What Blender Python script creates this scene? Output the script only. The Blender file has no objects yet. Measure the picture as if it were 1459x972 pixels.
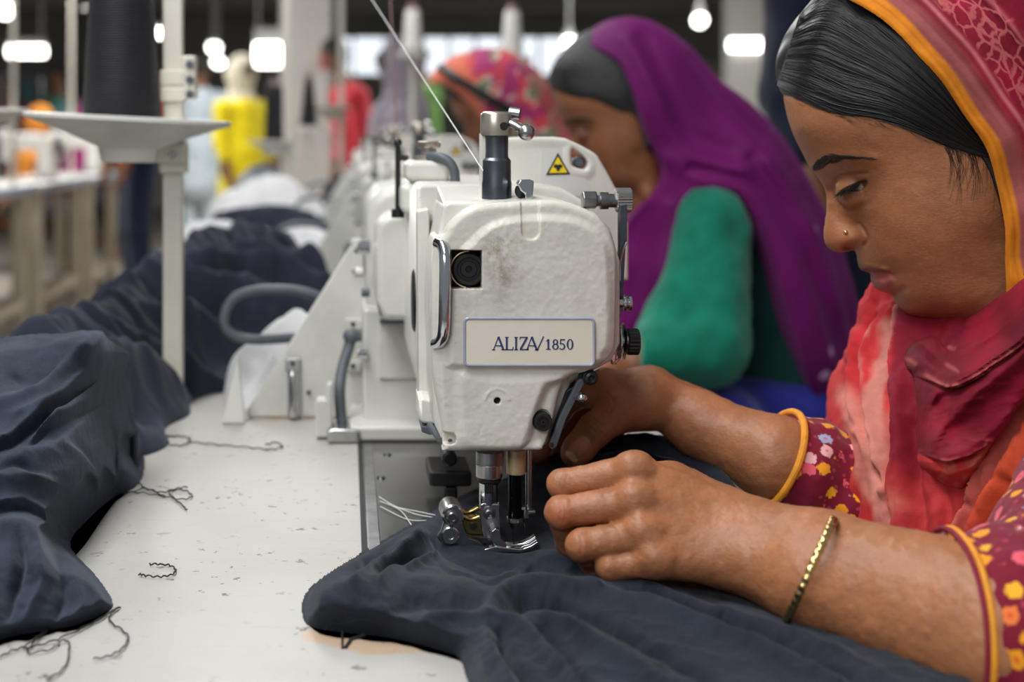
import bpy, bmesh, math, random
import numpy as np
from mathutils import Vector, Matrix
random.seed(7)
rng = np.random.default_rng(11)
SC = bpy.context.scene
COL = SC.collection
PI = math.pi
# ------------------------------------------------------------------ camera model (level camera with lens shift)
FPX, CX, CY, CAMZ = 2026.0, 493.0, 190.0, 1.02
TABLE_Z = 0.75
def P(px, py, Y):
    """the world point seen at a photo pixel, at distance Y along the row of machines"""
    return np.array(((px-CX)/FPX*Y, Y, CAMZ+(CY-py)/FPX*Y))
def PZ(px, py, z=TABLE_Z):
    return P(px, py, (CAMZ-z)*FPX/(py-CY))
def lin(c):
    out = []
    for v in c[:3]:
        v = v/255.0
        out.append(v/12.92 if v <= 0.04045 else ((v+0.055)/1.055)**2.4)
    return tuple(out)
# ------------------------------------------------------------------ materials
def new_mat(name):
    m = bpy.data.materials.new(name); m.use_nodes = True
    nt = m.node_tree
    return m, nt, nt.nodes['Principled BSDF']
def mixrgb(nt, fac, a, b, mode='MIX'):
    n = nt.nodes.new('ShaderNodeMix'); n.data_type = 'RGBA'; n.blend_type = mode
    for sock, v in ((n.inputs[0], fac), (n.inputs[6], a), (n.inputs[7], b)):
        if hasattr(v, 'is_linked'): nt.links.new(v, sock)
        elif isinstance(v, (int, float)): sock.default_value = v
        else: sock.default_value = tuple(v)+((1.0,) if len(v) == 3 else ())
    return n.outputs[2]
def coords(nt, scale=(1, 1, 1), rot=(0, 0, 0), kind='Object'):
    t = nt.nodes.new('ShaderNodeTexCoord'); mp = nt.nodes.new('ShaderNodeMapping')
    mp.inputs['Scale'].default_value = scale; mp.inputs['Rotation'].default_value = rot
    nt.links.new(t.outputs[kind], mp.inputs['Vector'])
    return mp.outputs[0]
def noise(nt, vec, scale, detail=3, rough=.55, dist=0.0):
    n = nt.nodes.new('ShaderNodeTexNoise'); n.inputs['Scale'].default_value = scale
    n.inputs['Detail'].default_value = detail; n.inputs['Roughness'].default_value = rough
    n.inputs['Distortion'].default_value = dist
    nt.links.new(vec, n.inputs['Vector']); return n.outputs[0]
def ramp(nt, fac, stops):
    n = nt.nodes.new('ShaderNodeValToRGB'); e = n.color_ramp.elements
    while len(e) < len(stops): e.new(0.5)
    for i, (p, c) in enumerate(stops):
        e[i].position = p
        c = (c, c, c) if isinstance(c, (int, float)) else c
        e[i].color = tuple(c)+(1.0,)
    nt.links.new(fac, n.inputs[0]); return n.outputs[0]
def mmath(nt, op, a, b=None):
    n = nt.nodes.new('ShaderNodeMath'); n.operation = op
    for s, v in zip(n.inputs, (a, b)):
        if v is None: continue
        if hasattr(v, 'is_linked'): nt.links.new(v, s)
        else: s.default_value = v
    return n.outputs[0]
def bump(nt, bsdf, height, strength=.3, dist=.001, prev=None):
    n = nt.nodes.new('ShaderNodeBump'); n.inputs['Strength'].default_value = strength
    n.inputs['Distance'].default_value = dist
    nt.links.new(height, n.inputs['Height'])
    if prev is not None: nt.links.new(prev, n.inputs['Normal'])
    nt.links.new(n.outputs[0], bsdf.inputs['Normal']); return n.outputs[0]
def attr(nt, name):
    n = nt.nodes.new('ShaderNodeAttribute'); n.attribute_name = name; return n.outputs['Color']
def mat(name, rgb, rough=.5, metal=0.0, var=0.0, vscale=8, bscale=0, bstr=.3, bdist=.001, spec=.5, sheen=0, sss=0, coat=0, emit=0):
    m, nt, b = new_mat(name)
    base = lin(rgb)
    b.inputs['Base Color'].default_value = base+(1,)
    b.inputs['Roughness'].default_value = rough; b.inputs['Metallic'].default_value = metal
    b.inputs['Specular IOR Level'].default_value = spec
    if sheen: b.inputs['Sheen Weight'].default_value = sheen; b.inputs['Sheen Roughness'].default_value = .5
    if coat: b.inputs['Coat Weight'].default_value = coat
    v = None
    if var or bscale: v = coords(nt)
    if var:
        n = noise(nt, v, vscale, 5)
        lo = tuple(max(0, c*(1-var)) for c in base); hi = tuple(min(1, c*(1+var)) for c in base)
        nt.links.new(ramp(nt, n, ((.3, lo), (.7, hi))), b.inputs['Base Color'])
    if bscale: bump(nt, b, noise(nt, v, bscale, 4), bstr, bdist)
    if emit:
        b.inputs['Emission Color'].default_value = base+(1,); b.inputs['Emission Strength'].default_value = emit
    return m
# ------------------------------------------------------------------ objects
def wloc(o):
    p = Vector((0, 0, 0))
    while o is not None:
        p += o.location; o = o.parent
    return p
def tag(o, label=None, cat=None, group=None, kind=None):
    if label: o['label'] = label
    if cat: o['category'] = cat
    if group: o['group'] = group
    if kind: o['kind'] = kind
    return o
def empty(name, loc, label=None, cat=None, group=None):
    o = bpy.data.objects.new(name, None); COL.objects.link(o); o.location = loc
    o.empty_display_size = .05
    return tag(o, label, cat, group)
def link_mesh(name, me, m=None, parent=None):
    o = bpy.data.objects.new(name, me); COL.objects.link(o)
    if m is not None: me.materials.append(m)
    if parent is not None:
        off = wloc(parent); o.parent = parent
        me.transform(Matrix.Translation(-off))
    return o
def arr_obj(name, V, F, m=None, parent=None, smooth=True, colors=None, uv=None):
    """V (n,3) world, F (k,3|4) arrays or list -> ONE mesh object; optional per-vertex colours 'Col'"""
    me = bpy.data.meshes.new(name)
    V = np.asarray(V, float)
    if isinstance(F, np.ndarray):
        k, q = F.shape
        me.vertices.add(len(V)); me.vertices.foreach_set('co', V.ravel())
        me.loops.add(k*q); me.loops.foreach_set('vertex_index', F.ravel().astype(np.int32))
        me.polygons.add(k); me.polygons.foreach_set('loop_start', np.arange(0, k*q, q, dtype=np.int32))
        me.update(calc_edges=True)
    else:
        me.from_pydata(V.tolist(), [], [list(f) for f in F])
    me.validate()
    if smooth: me.polygons.foreach_set('use_smooth', np.ones(len(me.polygons), bool))
    if colors is not None:
        a = me.color_attributes.new('Col', 'FLOAT_COLOR', 'POINT')
        c = np.ones((len(V), 4), np.float32); c[:, :3] = colors
        a.data.foreach_set('color', c.ravel())
    if uv is not None:
        a = me.attributes.new('st', 'FLOAT_VECTOR', 'POINT')
        c = np.zeros((len(V), 3), np.float32); c[:, :uv.shape[1]] = uv
        a.data.foreach_set('vector', c.ravel())
    me.update()
    return link_mesh(name, me, m, parent)
def kids(o): return [c for c in COL.objects if c.parent == o]
def copy_tree(o, dloc, label=None, group=None, skip=(), depth=0, parent=None):
    c = o.copy(); COL.objects.link(c)
    if parent is not None:
        c.parent = parent; c.matrix_parent_inverse = Matrix.Identity(4)
    else:
        c.location = o.location+Vector(dloc)
    if label: c['label'] = label
    if group: c['group'] = group
    for ch in list(o.children):
        if ch.name.split('.')[0] in skip: continue
        copy_tree(ch, dloc, skip=skip, depth=depth+1, parent=c)
    return c
class MB:
    """collects shapes and links them as ONE mesh object"""
    def __init__(s): s.v = []; s.f = []
    def add(s, V, F):
        n = len(s.v); s.v += [tuple(map(float, p)) for p in V]; s.f += [tuple(i+n for i in f) for f in F]; return s
    def box(s, lo, hi):
        x0, y0, z0 = lo; x1, y1, z1 = hi
        return s.add([(x0, y0, z0), (x1, y0, z0), (x1, y1, z0), (x0, y1, z0), (x0, y0, z1), (x1, y0, z1), (x1, y1, z1), (x0, y1, z1)],
                     [(0, 3, 2, 1), (4, 5, 6, 7), (0, 1, 5, 4), (1, 2, 6, 5), (2, 3, 7, 6), (3, 0, 4, 7)])
    def cyl(s, p0, p1, r0, r1=None, n=24, prof=None):
        """prof: list of (t along axis 0..1, radius) for a turned shape"""
        if r1 is None: r1 = r0
        prof = prof or [(0, r0), (1, r1)]
        a = Vector(p0); b = Vector(p1); d = (b-a)
        z = d.normalized(); x = z.orthogonal().normalized(); y = z.cross(x)
        V = []; F = []
        for t, r in prof:
            for k in range(n):
                w = 2*PI*k/n; V.append(a+d*t+(x*math.cos(w)+y*math.sin(w))*max(r, 1e-5))
        for i in range(len(prof)-1):
            for k in range(n):
                F.append((i*n+k, i*n+(k+1) % n, (i+1)*n+(k+1) % n, (i+1)*n+k))
        F.append(tuple(reversed(range(n)))); F.append(tuple((len(prof)-1)*n+k for k in range(n)))
        return s.add(V, F)
    def prism(s, poly, y0, y1, inset=0.0, axis='Y'):
        """poly of (x,z) extruded along Y (front y0, back y1)"""
        n = len(poly)
        A = sum(poly[i][0]*poly[(i+1) % n][1]-poly[(i+1) % n][0]*poly[i][1] for i in range(n))
        if A < 0: poly = poly[::-1]
        if axis == 'Y': V = [(x, y0, z) for x, z in poly]+[(x, y1, z) for x, z in poly]
        elif axis == 'X': V = [(y0, x, z) for x, z in poly]+[(y1, x, z) for x, z in poly]
        else: V = [(x, z, y0) for x, z in poly]+[(x, z, y1) for x, z in poly]
        F = [tuple(range(n)), tuple(reversed(range(n, 2*n)))]
        F += [((i+1) % n, i, n+i, n+(i+1) % n) for i in range(n)]
        return s.add(V, F)
    def tube(s, pts, r, n=10, flat=None, closed=False):
        """round tube along points; r number or list; flat=(ra, rb) gives an elliptic section"""
        pts = [Vector(p) for p in pts]; m = len(pts)
        rs = r if isinstance(r, (list, tuple, np.ndarray)) else [r]*m
        V = []; F = []; up = None
        for i, p in enumerate(pts):
            if closed: t = pts[(i+1) % m]-pts[i-1]
            else: t = pts[min(i+1, m-1)]-pts[max(i-1, 0)]
            t.normalize()
            if up is None: up = t.orthogonal().normalized()
            x = (up-t*up.dot(t)); x = x.normalized() if x.length > 1e-6 else t.orthogonal().normalized()
            up = x; y = t.cross(x)
            for k in range(n):
                w = 2*PI*k/n; V.append(p+(x*math.cos(w)+y*math.sin(w))*rs[i])
        last = m if closed else m-1
        for i in range(last):
            j = (i+1) % m
            for k in range(n):
                F.append((i*n+k, i*n+(k+1) % n, j*n+(k+1) % n, j*n+k))
        if not closed:
            F.append(tuple(reversed(range(n)))); F.append(tuple((m-1)*n+k for k in range(n)))
        return s.add(V, F)
    def ball(s, c, r, n=16, m=10):
        rx, ry, rz = r if isinstance(r, (tuple, list)) else (r, r, r)
        V = [(c[0], c[1], c[2]+rz)]; F = []
        for i in range(1, m):
            a = PI*i/m
            for k in range(n):
                w = 2*PI*k/n; V.append((c[0]+rx*math.sin(a)*math.cos(w), c[1]+ry*math.sin(a)*math.sin(w), c[2]+rz*math.cos(a)))
        V.append((c[0], c[1], c[2]-rz)); L = len(V)-1
        for k in range(n): F.append((0, 1+k, 1+(k+1) % n)); F.append((L, 1+(m-2)*n+(k+1) % n, 1+(m-2)*n+k))
        for i in range(m-2):
            for k in range(n):
                a, b = 1+i*n+k, 1+i*n+(k+1) % n; F.append((a, a+n, b+n, b))
        return s.add(V, F)
    def build(s, name, m=None, parent=None, bevel=0, seg=2, angle=35, smooth=True):
        me = bpy.data.meshes.new(name); me.from_pydata(s.v, [], s.f); me.validate()
        bm = bmesh.new(); bm.from_mesh(me); bmesh.ops.recalc_face_normals(bm, faces=bm.faces); bm.to_mesh(me); bm.free()
        o = link_mesh(name, me, m, parent)
        if smooth:
            me.polygons.foreach_set('use_smooth', np.ones(len(me.polygons), bool))
            me.set_sharp_from_angle(angle=math.radians(angle))
        if bevel:
            b = o.modifiers.new('round', 'BEVEL'); b.width = bevel; b.segments = seg; b.limit_method = 'ANGLE'; b.angle_limit = math.radians(40)
            b.harden_normals = True
        return o
def catmull(pts, per=6, closed=False):
    pts = np.asarray(pts, float); n = len(pts); out = []
    rngi = range(n) if closed else range(n-1)
    for i in rngi:
        if closed: p0, p1, p2, p3 = pts[i-1], pts[i], pts[(i+1) % n], pts[(i+2) % n]
        else:
            p1, p2 = pts[i], pts[i+1]
            p0 = pts[i-1] if i > 0 else 2*p1-p2
            p3 = pts[i+2] if i+2 < n else 2*p2-p1
        for k in range(per):
            t = k/per
            out.append(.5*((2*p1)+(-p0+p2)*t+(2*p0-5*p1+4*p2-p3)*t*t+(-p0+3*p1-3*p2+p3)*t**3))
    if not closed: out.append(pts[-1])
    return np.array(out)
# ------------------------------------------------------------------ numeric tools
def _h(ix, iy, iz):
    n = (ix*374761393+iy*668265263+iz*2147483647 % 4294967296+iz*1274126177) & 0xffffffff
    n = ((n ^ (n >> 13))*1274126177) & 0xffffffff
    return ((n ^ (n >> 16)) & 0xffff)/65535.0
def vnoise(x, y, z=0.0):
    x, y, z = np.broadcast_arrays(np.asarray(x, float), np.asarray(y, float), np.asarray(z, float))
    xi, yi, zi = np.floor(x).astype(np.int64), np.floor(y).astype(np.int64), np.floor(z).astype(np.int64)
    fx, fy, fz = x-xi, y-yi, z-zi
    s = lambda t: t*t*t*(t*(t*6-15)+10)
    u, v, w = s(fx), s(fy), s(fz)
    r = 0
    for dz in (0, 1):
        for dy in (0, 1):
            for dx in (0, 1):
                r = r+_h(xi+dx, yi+dy, zi+dz)*(u if dx else 1-u)*(v if dy else 1-v)*(w if dz else 1-w)
    return r*2-1
def fbm(x, y, z=0.0, oct=4, gain=.5):
    r = 0; a = 1; f = 1
    for i in range(oct):
        r = r+a*vnoise(x*f+17*i, y*f+31*i, np.asarray(z)*f+7*i); a *= gain; f *= 2.03
    return r
def sstep(a, b, x):
    t = np.clip((x-a)/(b-a), 0, 1); return t*t*(3-2*t)
def seg_dist(X, Y, poly, closed=False):
    """distance of grid points to a polyline, and the (fractional) index of the nearest place on it"""
    poly = np.asarray(poly, float); best = np.full(X.shape, 1e18); idx = np.zeros(X.shape)
    n = len(poly)
    for i in range(n if closed else n-1):
        a = poly[i]; b = poly[(i+1) % n]; d = b-a; L = float(d[0]**2+d[1]**2)+1e-18
        t = np.clip(((X-a[0])*d[0]+(Y-a[1])*d[1])/L, 0, 1)
        q = (X-a[0]-t*d[0])**2+(Y-a[1]-t*d[1])**2
        m = q < best; best = np.where(m, q, best); idx = np.where(m, i+t, idx)
    return np.sqrt(best), idx
def inside(X, Y, poly):
    poly = np.asarray(poly, float); r = np.zeros(X.shape, bool); n = len(poly)
    for i in range(n):
        x0, y0 = poly[i]; x1, y1 = poly[(i+1) % n]
        if y0 == y1: continue
        c = ((y0 > Y) != (y1 > Y)) & (X < (x1-x0)*(Y-y0)/(y1-y0)+x0)
        r ^= c
    return r
def sdpoly(X, Y, poly):
    d, _ = seg_dist(X, Y, poly, True); return np.where(inside(X, Y, poly), d, -d)
def tps_fit(pts, val, reg=0.0):
    pts = np.asarray(pts, float); n = len(pts)
    r2 = ((pts[:, None]-pts[None])**2).sum(-1); K = r2*np.log(r2+1e-12)*.5
    A = np.zeros((n+3, n+3)); A[:n, :n] = K+np.eye(n)*reg; A[:n, n] = 1; A[:n, n+1:] = pts; A[n, :n] = 1; A[n+1:, :n] = pts.T
    b = np.zeros(n+3); b[:n] = val
    return pts, np.linalg.solve(A, b)
def tps_eval(fit, X, Y):
    pts, c = fit; n = len(pts); sh = X.shape; x = X.ravel(); y = Y.ravel(); out = np.empty(x.size)
    for i in range(0, x.size, 20000):
        a = x[i:i+20000]; b = y[i:i+20000]
        r2 = (a[:, None]-pts[:, 0])**2+(b[:, None]-pts[:, 1])**2
        out[i:i+20000] = (r2*np.log(r2+1e-12)*.5)@c[:n]+c[n]+c[n+1]*a+c[n+2]*b
    return out.reshape(sh)
def surface_nets(F, org, h):
    """F[i,j,k] negative inside -> V, quads"""
    nx, ny, nz = F.shape; org = np.asarray(org, float); h = np.asarray(h, float)*np.ones(3)
    S = F < 0
    cs = np.zeros((nx-1, ny-1, nz-1), np.uint8)
    for dx in (0, 1):
        for dy in (0, 1):
            for dz in (0, 1): cs += S[dx:nx-1+dx, dy:ny-1+dy, dz:nz-1+dz]
    act = (cs > 0) & (cs < 8)
    I, J, K = np.nonzero(act); ids = np.full(act.shape, -1, np.int64); ids[I, J, K] = np.arange(len(I))
    acc = np.zeros((len(I), 3)); cnt = np.zeros(len(I))
    corners = [(a, b, c) for a in (0, 1) for b in (0, 1) for c in (0, 1)]
    for p in corners:
        for ax in range(3):
            if p[ax]: continue
            q = list(p); q[ax] = 1
            f0 = F[I+p[0], J+p[1], K+p[2]]; f1 = F[I+q[0], J+q[1], K+q[2]]
            m = (f0 < 0) != (f1 < 0)
            t = np.where(m, f0/np.where(m, f0-f1, 1), 0)
            pos = np.stack([np.full(len(I), float(p[0])), np.full(len(I), float(p[1])), np.full(len(I), float(p[2]))], 1); pos[:, ax] += t
            acc += pos*m[:, None]; cnt += m
    V = org+(np.stack([I, J, K], 1)+acc/cnt[:, None])*h
    Q = []
    for ax in range(3):
        sl0 = [slice(None)]*3; sl1 = [slice(None)]*3
        sl0[ax] = slice(0, -1); sl1[ax] = slice(1, None)
        a, b = S[tuple(sl0)], S[tuple(sl1)]
        E = np.argwhere(a != b)
        u, w = [(1, 2), (2, 0), (0, 1)][ax]
        E = E[(E[:, u] > 0) & (E[:, w] > 0) & (E[:, u] < F.shape[u]-1) & (E[:, w] < F.shape[w]-1)]
        if not len(E): continue
        flip = a[E[:, 0], E[:, 1], E[:, 2]]
        def g(du, dw):
            e = E.copy(); e[:, u] -= du; e[:, w] -= dw
            return ids[e[:, 0], e[:, 1], e[:, 2]]
        q = np.stack([g(1, 1), g(0, 1), g(0, 0), g(1, 0)], 1)
        q[~flip] = q[~flip][:, ::-1]
        Q.append(q)
    Q = np.concatenate(Q); return V, Q[(Q >= 0).all(1)]
def mesh_smooth(V, Q, it=2, lam=.5):
    E = np.concatenate([np.stack([Q[:, i], Q[:, (i+1) % Q.shape[1]]], 1) for i in range(Q.shape[1])])
    deg = np.bincount(E[:, 0], minlength=len(V))+np.bincount(E[:, 1], minlength=len(V))
    for _ in range(it):
        A = np.zeros_like(V)
        for c in range(3):
            A[:, c] = np.bincount(E[:, 0], V[E[:, 1], c], len(V))+np.bincount(E[:, 1], V[E[:, 0], c], len(V))
        V = V+lam*(A/np.maximum(deg, 1)[:, None]-V)
    return V
def vnormals(V, Q):
    n = np.cross(V[Q[:, 2]]-V[Q[:, 0]], V[Q[:, -1]]-V[Q[:, 1]]); N = np.zeros_like(V)
    for c in range(3):
        for k in range(Q.shape[1]): N[:, c] += np.bincount(Q[:, k], n[:, c], len(V))
    return N/(np.linalg.norm(N, axis=1, keepdims=True)+1e-12)
def smin(a, b, k):
    h = np.clip(.5+.5*(b-a)/k, 0, 1); return b+(a-b)*h-k*h*(1-h)
def cone_sd(X, Y, Z, a, b, r0, r1):
    a = np.asarray(a, float); b = np.asarray(b, float); d = b-a; L = float(d@d)+1e-12
    t = np.clip(((X-a[0])*d[0]+(Y-a[1])*d[1]+(Z-a[2])*d[2])/L, 0, 1)
    return np.sqrt((X-a[0]-t*d[0])**2+(Y-a[1]-t*d[1])**2+(Z-a[2]-t*d[2])**2)-(r0+(r1-r0)*t)
def ell_sd(X, Y, Z, c, r, R=None):
    """approximate distance to an ellipsoid; R rows = axes"""
    x, y, z = X-c[0], Y-c[1], Z-c[2]
    if R is not None:
        R = np.asarray(R, float)
        x, y, z = R[0, 0]*x+R[0, 1]*y+R[0, 2]*z, R[1, 0]*x+R[1, 1]*y+R[1, 2]*z, R[2, 0]*x+R[2, 1]*y+R[2, 2]*z
    k0 = np.sqrt((x/r[0])**2+(y/r[1])**2+(z/r[2])**2); k1 = np.sqrt((x/r[0]**2)**2+(y/r[1]**2)**2+(z/r[2]**2)**2)
    return k0*(k0-1)/np.maximum(k1, 1e-9)
def grid3(lo, hi, h):
    ax = [np.arange(lo[i], hi[i]+h, h) for i in range(3)]
    return np.meshgrid(*ax, indexing='ij')
def sdf_mesh(fn, lo, hi, h, smooth=1):
    X, Y, Z = grid3(lo, hi, h)
    V, Q = surface_nets(fn(X, Y, Z), lo, h)
    if smooth: V = mesh_smooth(V, Q, smooth, .4)
    return V, Q
# ================================================================== camera, light, room
cam = bpy.data.cameras.new('camera'); camo = bpy.data.objects.new('camera', cam); COL.objects.link(camo)
camo.location = (0, 0, CAMZ); camo.rotation_euler = (PI/2, 0, 0)
cam.sensor_width = 36; cam.lens = FPX/1459*36
cam.shift_x = (729.5-CX)/1459; cam.shift_y = -(486-CY)/1459
cam.clip_start = .05; cam.clip_end = 100
cam.dof.use_dof = True; cam.dof.focus_distance = .90; cam.dof.aperture_fstop = 5.4
SC.camera = camo
SC.view_settings.view_transform = 'Standard'; SC.view_settings.look = 'None'
SC.view_settings.gamma = 1; SC.view_settings.use_curve_mapping = False; SC.view_settings.exposure = -0.06
SC.cycles.use_denoising = True
SC.cycles.max_bounces = 6; SC.cycles.caustics_reflective = False; SC.cycles.caustics_refractive = False
SC.cycles.sample_clamp_indirect = 4
w = bpy.data.worlds.new('world'); SC.world = w; w.use_nodes = True
w.node_tree.nodes['Background'].inputs[0].default_value = (.90, .95, 1, 1)
w.node_tree.nodes['Background'].inputs[1].default_value = .25
def area(name, loc, size, power, col=(1, 1, 1), target=None):
    l = bpy.data.lights.new(name, 'AREA'); l.shape = 'RECTANGLE'; l.size, l.size_y = size; l.energy = power; l.color = col
    o = bpy.data.objects.new(name, l); COL.objects.link(o); o.location = loc
    d = Vector(target or (loc[0], loc[1], 0))-Vector(loc)
    o.rotation_euler = d.to_track_quat('-Z', 'Y').to_euler(); return o
# the lamp rows over the sewing line (the hall's own tube lights, hung at 2.3 m)
area('lamp_row_light', (-.45, .55, 2.30), (.5, 2.0), 37, (1, .995, .985))
area('lamp_row_light', (-.25, 3.4, 2.35), (.5, 2.4), 34, (1, .995, .985))
area('lamp_row_light', (-.9, -1.2, 2.1), (1.3, .6), 18, (1, .995, .985), (.25, .95, .9))
area('lamp_row_light', (-1.8, 8.5, 2.6), (.5, 4), 150, (1, .995, .985))
area('lamp_row_light', (1.8, 9.5, 2.6), (.5, 4), 130, (1, .995, .985))
# ---- structure
m_floor = mat('floor_concrete', (150, 143, 132), .6, var=.22, vscale=1.5)
m_ceil = mat('ceiling_dark', (126, 123, 117), .9, var=.25, vscale=.8)
m_wall = mat('wall_grey', (150, 146, 138), .9, var=.3, vscale=.6)
m_beam = mat('beam_grey', (158, 155, 148), .8)
def structure(name, mb, m): return tag(mb.build(name, m), kind='structure')
structure('floor', MB().box((-11, -3, -.1), (13, 20, 0)), m_floor)
structure('ceiling', MB().box((-11, 2.5, 3.2), (13, 20.2, 3.3)), m_ceil)
# back wall with a strip of window openings
YB = 20.0
wx = [(-.35, 1.0), (1.08, 2.2), (2.28, 3.6), (3.7, 4.4)]; wz0, wz1 = 1.80, 2.42
mb = MB().box((-11, YB, 0), (13, YB+.2, wz0)).box((-11, YB, wz1), (13, YB+.2, 3.2))
xs = [-11]+[v for a in wx for v in a]+[13]
for i in range(0, len(xs), 2): mb.box((xs[i], YB, wz0), (xs[i+1], YB+.2, wz1))
structure('wall_back', mb, m_wall)
m_day = mat('daylight_pane', (236, 243, 250), .3, emit=1.25)
m_frame = mat('window_frame_grey', (150, 152, 152), .6)
for i, (a, b) in enumerate(wx):
    o = tag(MB().box((a, YB+.12, wz0), (b, YB+.14, wz1)).build('window_%d' % (i+1), m_day), kind='structure')
    fr = MB().box((a, YB+.02, wz0), (b, YB+.1, wz0+.05)).box((a, YB+.02, wz1-.05), (b, YB+.1, wz1))
    for k in range(4):
        x = a+(b-a)*k/3; fr.box((x-.02, YB+.02, wz0), (x+.02, YB+.1, wz1))
    tag(fr.build('window_frame', m_frame, o), kind='structure')
# roof beams across the hall and a white column
for i, (y, z) in enumerate(((7.5, 2.72), (13.0, 2.75), (18.0, 2.62))):
    structure('beam_%d' % (i+1), MB().box((-11, y, z), (13, y+.25, z+.3)).box((-11, y-.06, z-.02), (13, y+.31, z)), m_beam)
m_col = mat('column_white', (196, 194, 188), .7, var=.08, vscale=3)
structure('column_1', MB().box((-.43, 9.3, 0), (-.10, 9.65, 3.2)).box((-.46, 9.27, 0), (-.07, 9.68, .12)), m_col)
structure('column_2', MB().box((3.26, 12, 0), (3.54, 12.3, 3.2)).box((3.23, 11.97, 0), (3.57, 12.33, .12)), m_col)
# ---- hanging tube lights (each a housing and a glowing tube)
m_house = mat('lamp_housing', (190, 190, 188), .5)
m_tube = mat('lamp_tube', (255, 252, 245), .4, emit=9)
def lamp(px, py, Y, L, label, ang=0, tall=.06):
    c = P(px, py, Y)
    L *= .8; tall *= .8
    r = empty('ceiling_lamp', c, label, 'lamp', 'tube lights hung over the hall')
    dx, dy = math.cos(ang)*L/2, math.sin(ang)*L/2
    MB().tube([(c[0]-dx, c[1]-dy, c[2]), (c[0]+dx, c[1]+dy, c[2])], tall/2, 12).build('glowing_tube', m_tube, r)
    h = MB(); t = tall/2
    h.tube([(c[0]-dx*1.04, c[1]-dy*1.04, c[2]+tall*.75), (c[0]+dx*1.04, c[1]+dy*1.04, c[2]+tall*.75)], tall*.42, 4)
    for s in (-1, 1): h.box((c[0]+s*dx*.8-.006, c[1]+s*dy*.8-.006, c[2]+tall*.7), (c[0]+s*dx*.8+.006, c[1]+s*dy*.8+.006, 3.2))
    h.build('housing', m_house, r)
for a in ((38, 73, 13, .42, 'tube light hung crosswise at the far left edge of the hall', 0, .13),
          (384, 78, 12, .30, 'brightest squarish lamp hung beside the white column', 0, .26),
          (225, 47, 14, .28, 'tube light glowing just behind the black thread cone', 0, .1),
          (305, 68, 15, .16, 'upper of two round lamps left of the square lamp', 1.4, .13),
          (311, 89, 16, .16, 'lower of two round lamps left of the square lamp', 1.4, .13),
          (997, 29, 9, .10, 'small round lamp high above the purple scarf', 1.4, .10),
          (1063, 64, 12, .34, 'tube light between the purple scarf and the dark clothes', 0, .12),
          (811, 62, 12, .14, 'lamp glowing at the brow of the purple scarf', 1.4, .14),
          (4, 14, 12, .2, 'lamp at the top left corner of the hall', 1.4, .16),
          (1078, 92, 14, .22, 'lower lamp hung below the tube light at right', 0, .16)):
    lamp(*a)
# ================================================================== work tables in a row
def table_mat():
    m, nt, b = new_mat('worn_white_laminate'); v = coords(nt)
    base = lin((176, 174, 170))
    n1 = noise(nt, v, 3.5, 6, .65)
    c = mixrgb(nt, ramp(nt, n1, ((.40, 0), (.72, 1))), base, lin((162, 157, 149)))
    v2 = coords(nt, (4, 60, 1)); s1 = noise(nt, v2, 6, 4, .7)
    c = mixrgb(nt, mmath(nt, 'MULTIPLY', ramp(nt, s1, ((.58, 0), (.70, 1))), .5), c, lin((166, 156, 142)))
    n2 = noise(nt, v, 95, 3, .7); n3 = noise(nt, v, 9, 3)
    sp = mmath(nt, 'MULTIPLY', ramp(nt, n2, ((.63, 0), (.67, 1))), ramp(nt, n3, ((.40, 0), (.56, .9))))
    c = mixrgb(nt, sp, c, lin((70, 64, 58)))
    # bare worn patches (vertex attribute)
    sep = nt.nodes.new('ShaderNodeSeparateColor'); nt.links.new(attr(nt, 'Col'), sep.inputs[0])
    n4 = noise(nt, v, 55, 5, .7)
    wf = ramp(nt, mmath(nt, 'ADD', sep.outputs[0], mmath(nt, 'MULTIPLY', mmath(nt, 'SUBTRACT', n4, .5), .9)), ((.45, 0), (.62, 1)))
    c = mixrgb(nt, mmath(nt, 'MULTIPLY', wf, .8), c, lin((186, 158, 128)))
    nt.links.new(c, b.inputs['Base Color']); b.inputs['Roughness'].default_value = .42; b.inputs['Specular IOR Level'].default_value = .35
    bump(nt, b, noise(nt, v, 300, 3), .08, .0006)
    return m
m_table = table_mat()
m_tleg = mat('table_leg_paint', (196, 188, 168), .5, var=.1, vscale=6)
m_edge = mat('table_edge', (190, 178, 158), .5)
TX0, TX1 = -.37, .335
def top_mesh(name, lo, hi, parent, wear=()):
    nx, ny = 90, 120
    xs = np.linspace(lo[0], hi[0], nx); ys = np.linspace(lo[1], hi[1], ny); X, Y = np.meshgrid(xs, ys, indexing='ij')
    V = np.stack([X.ravel(), Y.ravel(), np.full(X.size, TABLE_Z)], 1); idx = np.arange(nx*ny).reshape(nx, ny)
    F = np.stack([idx[:-1, :-1], idx[1:, :-1], idx[1:, 1:], idx[:-1, 1:]], -1).reshape(-1, 4)
    g = np.zeros(len(V))
    for (cx_, cy_, rx, ry, a) in wear: g = np.maximum(g, a*np.exp(-((V[:, 0]-cx_)/rx)**2-((V[:, 1]-cy_)/ry)**2))
    n = len(V); Vb = V.copy(); Vb[:, 2] -= .035
    rim = np.concatenate([idx[:, 0], idx[-1, 1:], idx[-2::-1, -1], idx[0, -2:0:-1]])
    F2 = np.stack([rim, rim+n, np.roll(rim, -1)+n, np.roll(rim, -1)], 1)
    V = np.concatenate([V, Vb]); F = np.concatenate([F, F[:, ::-1]+n, F2])
    return arr_obj(name, V, F, m_table, parent, smooth=False, colors=np.stack([np.concatenate([g, g*0])]*3, 1))
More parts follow.
